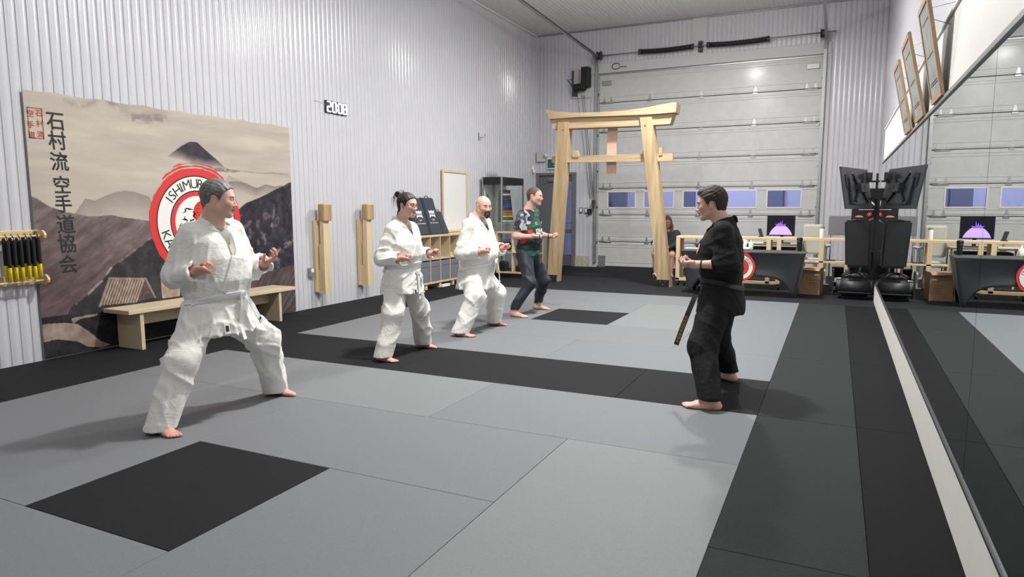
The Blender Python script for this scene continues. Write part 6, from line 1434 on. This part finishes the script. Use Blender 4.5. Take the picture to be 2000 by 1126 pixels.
# necklace/tee
# ======================= 2. the woman with a bun and glasses
wom, HC, HR, hk, body, g = gi_person('karate_student', 'woman with dark hair in a bun and glasses, white karate uniform, fists held forward', (-3.56, 3.90), 0., dict(
    head=(.04, .0, 1.560), rsh=(-.045, -.155, 1.315), lsh=(-.03, .155, 1.325), rel=(-.12, -.245, 1.04), rwr=(.10, -.215, 1.03), lel=(.00, .245, 1.05), lwr=(.19, .22, 1.06),
    rhip=(-.06, -.10, .82), lhip=(-.06, .10, .82), rkn=(-.01, -.22, .46), lkn=(.02, .22, .46), ran=(-.05, -.35, .08), lan=(-.04, .37, .08)), dict(
    hyaw=-.10, hpitch=.04, hk=1.0, w=1.02, belt=.93, hem=.66, px=-.05, chx=-.03, tone=(220, 180, 164), handtone=(212, 158, 144), hairm=m_hdark, gi=m_gi, beltm=m_belt, seed=11, under=m_blackm,
    torso=[(.64, .21, .26, -.05), (.74, .195, .24, -.05), (.90, .165, .205, -.04), (.95, .165, .205, -.035), (1.05, .18, .215, -.02), (1.17, .18, .21, -.02), (1.27, .145, .19, -.035), (1.35, .10, .15, -.04)],
    sleeve=(.078, .078, .070), shr=.058, fyaw=(-.05, .2), hand_r=dict(back=(0, -.4, -1), thumb=-1, curl=FIST), hand_l=dict(back=(0, .4, -1), thumb=1, curl=FIST), slit=.20,
    vz=1.19, vx=.11, cuff=.86, knoty=.03, patch=(-.07, .70), pants=(.118, .104, .096), phem=.055, handk=.92, footk=.92, brow=.7,
    ends=[dict(pts=[(.02, -.005, 0), (.03, -.01, -.10), (.025, .0, -.21), (.025, .01, -.29)], side=(-.1, 1, 0), tab=True), dict(pts=[(.02, .01, 0), (.035, .04, -.04), (.02, .06, -.13), (.0, .075, -.20)], side=(-.3, 1, .1))], tabm=m_white, tabm2=m_ink))
def bun(f, T):
    f.rc(T(-.09, .005, .075), T(-.115, .005, .10), .03, .03, .02); f.ell(T(-.125, .0, .112), (.036, .034, .034), .01); f.ell(T(-.138, .018, .10), (.018, .02, .022), .008); f.ell(T(-.115, -.02, .128), (.02, .018, .016), .008)
HLW = [(-.13, -.078), (-.07, -.085), (-.045, -.06), (-.036, .020), (-.010, .034), (.012, .020), (.024, -.008), (.034, .0), (.046, .035), (.062, .058), (.085, .078), (.12, .085)]
hw_ = hair_part(wom, HC, HR, hk, m_hdark, HLW, grow=.009, top=.004, extra=bun)
T = lambda x, y, z: HC+HR@(np.array((x, y, z))*hk)
b = MB(); r_ = random.Random(5)
for k in range(16):
    x0 = -.145+r_.uniform(-.02, .03); y0 = r_.uniform(-.03, .03); z0 = .10+r_.uniform(-.02, .03); L_ = r_.uniform(.05, .13)
    b.tube([T(x0, y0, z0), T(x0-.02, y0+r_.uniform(-.01, .01), z0-.02), T(x0-.025+r_.uniform(-.02, .02), y0, z0-L_)], [.0022, .0018, .0008], n=5)
for k in range(12):
    y0 = r_.uniform(-.04, .04); L_ = r_.uniform(.05, .10); b.tube([T(-.085, y0, -.04), T(-.10, y0, -.07), T(-.095+r_.uniform(-.02, .02), y0, -.07-L_)], [.006, .004, .001], n=5)
b.tube([T(-.06, .0, .13), T(-.075, -.01, .15), T(-.09, -.012, .165)], [.005, .003, .001], n=5); b.tube([T(-.05, .01, .13), T(-.062, .0, .155), T(-.07, .0, .16)], [.005, .003, .001], n=5)
wom.mesh('loose_strands', b, m_hdark, hw_)
gl_ = MB()
for y in (-1, 1):
    ring = [T(.110, y*.031+.021*math.cos(a), .000+.016*math.sin(a)) for a in np.linspace(0, 2*PI, 18, endpoint=False)]; gl_.tube(ring, .0014, n=6, closed=True); gl_.tube([T(.108, y*.052, .004), T(.06, y*.072, .006), T(.0, y*.082, .006), T(-.02, y*.083, -.006)], .0014, n=6)
gl_.tube([T(.111, -.010, .004), T(.115, 0, .007), T(.111, .010, .004)], .0014, n=6); wom.mesh('glasses', gl_, mat('glasses_frame', (92, 96, 110), rough=.3, metal=.5))
b = MB(); b.ball(tuple(T(.0, -.088, -.034)), .0055, n=10); wom.mesh('earring', b, m_white, body)
# black shirt edge showing in the jacket's side slit
b = SDF(); b.prof([.70, .80, .90], [.155, .15, .14], [.185, .175, .165], [-.05]*3, k=0, pw=2.2); wom.part('black_shirt', b, (-.25, -.24, .68), (.15, .24, .92), .012, m_blackm)
# ======================= 3. bald man with a goatee
bal, HC, HR, hk, body, g = gi_person('karate_student', 'bald man with dark goatee, white karate uniform, third in the line', (-3.50, 5.45), 0., dict(
    head=(.045, .0, 1.545), rsh=(-.06, -.18, 1.335), lsh=(-.03, .18, 1.345), rel=(-.12, -.275, 1.00), rwr=(.13, -.225, 1.01), lel=(.02, .275, 1.00), lwr=(.20, .235, 1.03),
    rhip=(-.08, -.11, .74), lhip=(-.08, .11, .74), rkn=(.07, -.27, .47), lkn=(.09, .28, .45), ran=(-.06, -.42, .08), lan=(-.04, .42, .08)), dict(
    hyaw=-.55, hpitch=.05, hk=1.07, fat=.008, neckw=1.25, w=1.15, belt=.815, hem=.54, px=-.07, chx=-.04, tone=(218, 174, 156), handtone=(212, 154, 138), stubble=.25, hairm=m_beard, gi=m_gi, beltm=m_belt, seed=21, under=m_blackm,
    torso=[(.52, .22, .29, -.08), (.66, .21, .265, -.075), (.80, .19, .235, -.06), (.84, .195, .235, -.05), (.95, .215, .245, -.02), (1.10, .205, .24, -.02), (1.25, .165, .215, -.045), (1.35, .11, .17, -.055)], belly=((.06, 0, .97), (.15, .18, .13)),
    sleeve=(.086, .086, .078), shr=.066, fyaw=(.0, .2), hand_r=dict(back=(0, -.4, -1), thumb=-1, curl=FIST), hand_l=dict(back=(.1, .4, -1), thumb=1, curl=FIST), slit=.12,
    vz=1.12, vx=.13, cuff=.92, knoty=.04, pants=(.128, .112, .102), phem=.055, footk=1.02,
    ends=[dict(pts=[(.02, -.005, 0), (.0, -.01, -.10), (-.02, -.03, -.22), (.03, .0, -.33)], side=(-.1, 1, 0)), dict(pts=[(.02, .01, 0), (.02, .06, -.10), (.0, .12, -.24), (-.02, .16, -.34)], side=(-.3, 1, .1))], tabm=m_white))
def tuftf(P_, HC, HR, hk, m, name='goatee', full=True):
    T = lambda x, y, z: HC+HR@(np.array((x, y, z))*hk); f = SDF()
    f.chain([T(.088, -.030, -.058), T(.078, -.027, -.088), T(.078, 0, -.108), T(.078, .027, -.088), T(.088, .030, -.058)], [.0075, .013, .021, .013, .0075], .01); f.chain([T(.090, -.028, -.054), T(.104, 0, -.050), T(.090, .028, -.054)], [.006, .0055, .006], .006); f.ell(T(.085, 0, -.092), (.018, .02, .014), .01)
    f.noise(lambda P: .0012*np.sin(P[:, 0]*700)*np.sin(P[:, 1]*600+P[:, 2]*500)); P_.part(name, f, T(.07, 0, -.08)-.09, T(.07, 0, -.08)+.09, .0035, m)
tuftf(bal, HC, HR, hk, m_beard)
# ======================= 4. man in the green sports shirt
def kenpo():
    J = dict(head=(.055, .0, 1.690), rsh=(-.05, -.18, 1.425), lsh=(-.02, .18, 1.435), rel=(-.13, -.255, 1.135), rwr=(.105, -.215, 1.13), lel=(.0, .255, 1.14), lwr=(.22, .215, 1.12),
             rhip=(-.06, -.10, .84), lhip=(-.06, .10, .84), rkn=(.08, -.23, .47), lkn=(.10, .24, .46), ran=(-.08, -.38, .08), lan=(-.05, .38, .08))
    P_ = Person('kempo_student', 'man in green and camouflage sports shirt and dark tracksuit trousers, barefoot, fists forward', (-3.50, 7.0), 0.)
    A = lambda k: np.array(J[k], float); HC = A('head'); HR = rotz(.05)@roty(.03); hk = 1.05; tone = (220, 176, 158)
    f = SDF(); head_shapes(f, HC, HR, hk, .004, .006); f.chain([HC+np.array((-.03, 0, -.05)), (-.045, 0, 1.50), (-.045, 0, 1.42)], [.060, .066, .095], .03)
    f.ell((-.03, 0, 1.27), (.10, .15, .16), .04); f.rc((-.03, 0, 1.2), (-.06, 0, .88), .12, .12, .05); f.rc(A('rsh')*(1, .85, 1), A('lsh')*(1, .85, 1), .055, .055, .05)
    for s_, sg in (('r', -1), ('l', 1)):
        arm_shapes(f, A(s_+'sh'), A(s_+'el'), A(s_+'wr'), 1.0); leg_shapes(f, A(s_+'hip'), A(s_+'kn'), A(s_+'an')); foot_shapes(f, A(s_+'an'), -.1 if sg < 0 else .2, 1.05, sg)
        Rh = orient(A(s_+'wr')-A(s_+'el'), (0, .4*sg, -1)); Rh = Rh@np.diag((1, sg, 1)); hand_shapes(f, A(s_+'wr'), Rh, 1, FIST if sg < 0 else (.9, 1.2, .8), 'fist', 1.)
    body = P_.part('body', f, (-.32, -.56, -.01), (.42, .56, 1.86), .0048, m_skin, skin_cols(HC, HR, hk, tone, stubble=.25, hands=(222, 174, 156)))
    face_bits(P_, body, HC, HR, hk, .8, m_hshort)
    hair_part(P_, HC, HR, hk, m_hshort, [(-.13, -.075), (-.07, -.070), (-.045, -.045), (-.032, .030), (-.010, .038), (.008, .016), (.024, .0), (.038, .045), (.055, .072), (.085, .092), (.12, .10)], grow=.004, rough=.0008, name='cropped_hair')
    g = SDF(); g.prof([.84, .92, 1.05, 1.18, 1.31, 1.41, 1.47], [.165, .165, .175, .170, .150, .125, .10], [.19, .19, .195, .20, .20, .175, .13], [-.055, -.05, -.02, -.015, -.03, -.035, -.04], k=.03, pw=2.2); g.rc(A('rsh'), A('lsh'), .066, .066, .05)
    for s_ in 'rl':
        a, b_ = A(s_+'sh'), A(s_+'el'); d = (b_-a)/np.linalg.norm(b_-a); cu = a+d*.19; g.chain([a, cu], [.078, .076], .04); g.ell(cu+d*.09, (.09, .09, .09), .006, 's'); g.rc(cu-d*.06, cu+d*.1, .062, .062, .01, 's')
    g.rc((-.045, -.05, 1.455), (-.045, .05, 1.455), .06, .06, .04); g.rc((-.038, 0, 1.475), (-.03, 0, 1.65), .066, .10, .010, 's'); g.half((0, 0, -1), -.85, 's', .006); g.noise(wrinkle(41, .006, 16., (1, 1, 1.2)))
    rr = np.random.default_rng(9); seeds = rr.uniform((-.3, -.35, .8), (.3, .35, 1.5), (900, 3)); pal = rr.integers(0, 4, 900)
    CP = np.array([(36, 38, 46), (190, 192, 198), (92, 94, 104), (50, 52, 60)])
    def cols(v):
        idx = np.empty(len(v), int)
        for i in range(0, len(v), 20000):
            q = v[i:i+20000]; w_ = q+.02*np.sin(q[:, [1, 2, 0]]*60); idx[i:i+20000] = ((w_[:, None, :]-seeds[None])**2*np.array((1.6, 1.6, .8))).sum(2).argmin(1)
        camo = CP[pal[idx]].astype(float); c = np.tile(np.array((28, 74, 56.)), (len(v), 1)); x, y, z = v.T
        arm = np.abs(y) > .185-.10*np.clip((z-1.33)/.1, 0, 1); diag = (z < 1.175) & (z > 1.0+.35*np.abs(y-.03)) & (x > -.02); top_arm = (np.abs(y) > .195) & (z > 1.15) | ((np.abs(y) > .12+.5*np.clip(1.40-z, 0, .2)) & (z > 1.30))
        low = (z < 1.05) & ~diag; c[low] = (24, 38, 40); c[z < .925] = (30, 92, 64)
        c[diag] = camo[diag]; c[top_arm] = camo[top_arm]; side = (np.abs(y) > .10) & (z < 1.22) & (z > 1.03+.9*np.clip(x+.02, 0, 1)) & (x > -.09) & (x < .09) & ~top_arm; c[side] = (206, 58, 58)
        stripe = (z > 1.205) & (z < 1.262) & (x > .02) & (np.abs(y) < .15); c[stripe] = (30, 34, 40)*1 if False else c[stripe]
        col = (z > 1.47) & (np.hypot(x+.035, y) < .10); c[col] = (22, 24, 28); return c
    sh = P_.part('sports_shirt', g, (-.30, -.40, .82), (.26, .40, 1.52), .0065, mat('shirt_fabric', (255, 255, 255), rough=.7, attr='Col', noise=.05, nscale=30), cols)
    def wrap_text(txt, yc, zc, size, m, nm, bold=.002):
        P2, Fc = text_geo(txt, size, bold); P2[:, :2] -= (P2[:, :2].min(0)+P2[:, :2].max(0))/2; pts = np.stack([np.full(len(P2), .22), yc-P2[:, 0]*-1., zc+P2[:, 1]], 1)
        # reading direction for someone looking at the chest runs towards the wearer's left (+y)
        q, N = project(g, pts, 30); b = MB(); b.add([tuple(a) for a in q+N*.005], Fc); P_.mesh(nm, b, m, sh, False)
    wrap_text('KENPO', -.01, 1.225, .095, m_white, 'chest_lettering')
    b = MB(); ribbon(b, g, [(.2, -.12, 1.335), (.2, -.07, 1.335)], .04, .002, 8, lift=.001); P_.mesh('chest_badge', b, m_white, sh); b = MB(); ribbon(b, g, [(.2, -.112, 1.335), (.2, -.078, 1.335)], .028, .002, 8, lift=.003); P_.mesh('badge_print', b, m_ink, sh)
    t = SDF(); mp = mat('tracksuit_navy', (34, 38, 50), rough=.6, noise=.06, nscale=9, bump=.1, bscale=500); t.ell((-.06, 0, .86), (.14, .175, .12), .05)
    for s_ in 'rl': t.chain([A(s_+'hip')+(0, 0, .04), A(s_+'kn'), A(s_+'an')+(0, 0, .05)], [.118, .090, .064], .05)
    t.half((0, 0, -1), -.105, 's', .004); t.noise(wrinkle(44, .009, 14., (1, 1, .9)))
    P_.part('trousers', t, (-.30, -.52, .08), (.26, .52, 1.0), .0085, mp)
    t = MB(); ring = [A('lwr')-np.array((.03, 0, 0))+np.array((0, .031*math.cos(a), .031*math.sin(a))) for a in np.linspace(0, 2*PI, 16, endpoint=False)]; t.tube(ring, .008, n=6, closed=True); P_.mesh('wristband', t, m_blackm)
kenpo()
# ======================= 5. the instructor in black
ins, HC, HR, hk, body, g = gi_person('karate_instructor', 'instructor in black karate uniform with gold-lettered black belt, facing left, hands together', (-.38, 3.75), PI, dict(
    head=(.085, .0, 1.563), rsh=(-.03, -.175, 1.335), lsh=(-.03, .175, 1.355), lel=(-.10, .235, 1.10), lwr=(.155, .175, 1.085), rel=(-.02, -.24, 1.08), rwr=(.20, -.02, 1.06),
    rhip=(-.02, -.10, .82), lhip=(-.02, .10, .82), rkn=(.05, -.27, .45), lkn=(.07, .27, .45), ran=(-.03, -.47, .08), lan=(-.03, .49, .08)), dict(
    hyaw=.10, hpitch=.10, hk=1.05, neckw=1.12, w=1.05, belt=.93, hem=.68, px=-.02, chx=-.01, tone=(214, 172, 154), handtone=(222, 176, 158), hairm=m_hbrown, gi=m_gib, beltm=m_blackm, seed=31, wr_amp=.005, armk=1.05,
    torso=[(.66, .195, .225, -.015), (.74, .19, .215, -.02), (.90, .165, .20, -.02), (.95, .165, .20, -.02), (1.05, .175, .21, -.01), (1.18, .18, .215, .0), (1.28, .155, .20, -.01), (1.37, .11, .155, -.02)],
    sleeve=(.086, .090, .080), shr=.064, cuff=.42, fyaw=(-.35, .05), hand_l=dict(dir=(1, -.15, -.02), back=(-.1, .6, -1), thumb=1, curl=[(.35, .6, .4), (.5, .8, .5), (.8, .9, .6), (.9, 1., .6)], th='side'), hand_r=dict(dir=(.9, .5, .0), back=(.1, .2, -1), thumb=-1, curl=(.5, .7, .5), th='open'),
    vz=1.18, vx=.14, knoty=.02, pants=(.135, .108, .088), footk=1.12, phem=.10,
    ends=[dict(pts=[(.01, .0, 0), (.03, .09, -.07), (.07, .145, -.20), (.11, .155, -.32), (.155, .155, -.46)], side=(.92, 0, .38), gold='石村流空手道協会')], tabm=m_blackm, goldm=mat('gold_thread', (200, 168, 92), rough=.5)))
def quiff(f, T): f.ell(T(.055, .0, .098), (.04, .052, .03), .02)
hair_part(ins, HC, HR, hk, m_hbrown, [(-.13, -.085), (-.07, -.085), (-.045, -.06), (-.034, .022), (-.010, .034), (.010, .014), (.020, -.004), (.030, .012), (.045, .045), (.062, .066), (.085, .082), (.12, .088)], grow=.013, top=.012, rough=.003, shape=quiff)
# round chest badge, sleeve fold, gold lettering on the hanging belt end, wristband
b = MB(); pc, N = project(g, np.array([(.20, .095, 1.215)]), 25); pc, N = pc[0], N[0]; u = np.cross((0, 0, 1), N); u /= np.linalg.norm(u); v = np.cross(N, u)
jk_ = [c for c in ins.t.children if c.name.startswith('jacket')][0]
for r_, mi, lf in ((.046, 0, .004), (.040, 1, .0048), (.030, 0, .0056), (.014, 1, .0064)):
    pts = np.array([pc+u*r_*q*math.cos(a)+v*r_*q*math.sin(a) for q in (0, .5, 1.) for a in np.linspace(0, 2*PI, 24, endpoint=False)]); q, N2 = project(g, pts, 8); o_ = len(b.v)
    b.v += [tuple(x) for x in q+N2*lf]; b.f += [(o_+k*24+i, o_+k*24+(i+1) % 24, o_+(k+1)*24+(i+1) % 24, o_+(k+1)*24+i) for k in (0, 1) for i in range(24)]; b.m += [mi]*48; b.sm += [True]*48
ins.mesh('chest_badge', b, [mat('badge_red', (206, 66, 78), rough=.7), m_white], jk_)
b = MB(); wr = np.array((.115, .185, 1.087)); ring = [wr+np.array((.0, .036*math.cos(a), .036*math.sin(a))) for a in np.linspace(0, 2*PI, 18, endpoint=False)]; b.tube(ring, .006, n=6, closed=True); ins.mesh('wristband', b, mat('band_brown', (70, 40, 36), rough=.6))
# ======================= 6. woman seated behind the gate post
def sitter():
    cx_, cy_ = -2.92, 13.25
    c = thing('plastic_chair', (cx_, cy_, 0), 'white shell chair with dark legs, behind the right gate post', 'chair')
    MB().box(cx_-.24, cx_+.24, cy_-.22, cy_+.24, .43, .46, .012).build('seat', m_white, c); MB().box(cx_-.24, cx_+.24, cy_+.22, cy_+.27, .46, .92, .015).build('backrest', m_white, c)
    for s in (-1, 1):
        MB().box(cx_+s*.29-.02, cx_+s*.29+.02, cy_-.20, cy_+.22, .50, .74, .018).build('armrest', m_white, c)
        for y, e in ((cy_-.20, -.08), (cy_+.2, .06)): MB().cyl((cx_+s*.22, y, .43), (cx_+s*.28, y+e, 0), .016).build('leg', m_dsteel, c)
    P_ = Person('seated_visitor', 'seated woman with long brown hair, dark hoodie and shorts, behind the right gate post', (cx_, cy_), -PI/2)
    HC = np.array((.04, 0, 1.20)); HR = rotz(.15)@roty(.15); hk = 1.; tone = (208, 156, 138)
    f = SDF(); head_shapes(f, HC, HR, hk); f.chain([HC+np.array((-.03, 0, -.06)), (-.03, 0, 1.02), (-.03, 0, .95)], [.05, .052, .075], .03); f.ell((-.03, 0, .84), (.10, .15, .2), .04); f.ell((-.03, 0, .56), (.14, .17, .11), .05)
    for s in (-1, 1):
        f.chain([(-.03, s*.17, .96), (.02, s*.23, .72), (.22, s*.08, .66)], [.05, .043, .030], .03); Rh = orient((1, -s*.6, 0), (0, 0, 1)); hand_shapes(f, np.array((.22, s*.08, .655)), Rh@np.diag((1, -s, 1)), 1, (.4, .5, .3), 'side', .9)
        f.chain([(.0, s*.11, .54), (.38, s*.19, .50), (.36, s*.17, .10)], [.09, .062, .040], .04); f.ell((.33, s*.18, .34), (.055, .055, .11), .03); foot_shapes(f, (.36, s*.17, 0), s*.15, .95, s)
    body = P_.part('body', f, (-.3, -.4, -.01), (.62, .4, 1.38), .006, m_skin, skin_cols(HC, HR, hk, tone, hands=(214, 158, 140))); face_bits(P_, body, HC, HR, hk, .8, m_hlong)
    def longh(f, T):
        for s in (-1, 1): f.chain([T(-.02, s*.070, .03), T(.0, s*.092, -.08), T(.03, s*.10, -.20), T(.05, s*.095, -.29)], [.025, .032, .038, .022], .03)
        f.ell(T(-.07, 0, -.10), (.05, .08, .14), .04)
    hair_part(P_, HC, HR, hk, m_hlong, [(-.13, -.4), (-.0, -.4), (.02, -.4), (.035, -.4), (.09, .03) if False else (.052, .03), (.085, .075), (.12, .085)], grow=.012, top=.01, rough=.003, extra=longh)
    g = SDF(); g.prof([.50, .60, .80, .95, 1.0], [.15, .16, .16, .13, .09], [.23, .25, .245, .20, .14], [-.03]*5, k=.04); g.rc((-.03, -.16, .96), (-.03, .16, .96), .06, .06, .05); g.rc((-.05, 0, 1.0), (-.05, 0, 1.03), .085, .09, .03)
    for s in (-1, 1): g.chain([(-.03, s*.20, .95), (.03, s*.275, .72), (.20, s*.11, .66)], [.08, .08, .06], .04)
    g.rc((.0, 0, 1.02), (.03, 0, 1.15), .06, .08, .01, 's'); g.noise(wrinkle(61, .010, 20.)); P_.part('hooded_top', g, (-.26, -.40, .46), (.34, .40, 1.16), .009, mat('hoodie_charcoal', (52, 52, 58), rough=.85, noise=.06, nscale=20))
    t = SDF(); t.ell((-.02, 0, .55), (.16, .19, .10), .05)
    for s in (-1, 1): t.chain([(0, s*.11, .54), (.24, s*.15, .52)], [.10, .085], .05)
    P_.part('shorts', t, (-.25, -.3, .42), (.36, .3, .68), .011, m_blackm)
    for s in (-1, 1):
        t = SDF(); t.rc((.33, s*.165, .03), (.50, s*.19, .03), .048, .045, .03); t.half((0, 0, -1), 0, 's', .003); sh = P_.part('slide_shoe', t, (.2, s*.17-.14, -.01), (.6, s*.17+.14, .12), .009, m_blackm)
        for k in range(3): b = MB(); x = .40+.035*k; b.tube([(x, s*.18-.052, .02), (x, s*.18-.03, .07), (x, s*.18, .080), (x, s*.18+.03, .07), (x, s*.18+.052, .02)], .006, n=6); P_.mesh('white_stripe', b, m_white, sh)
sitter()
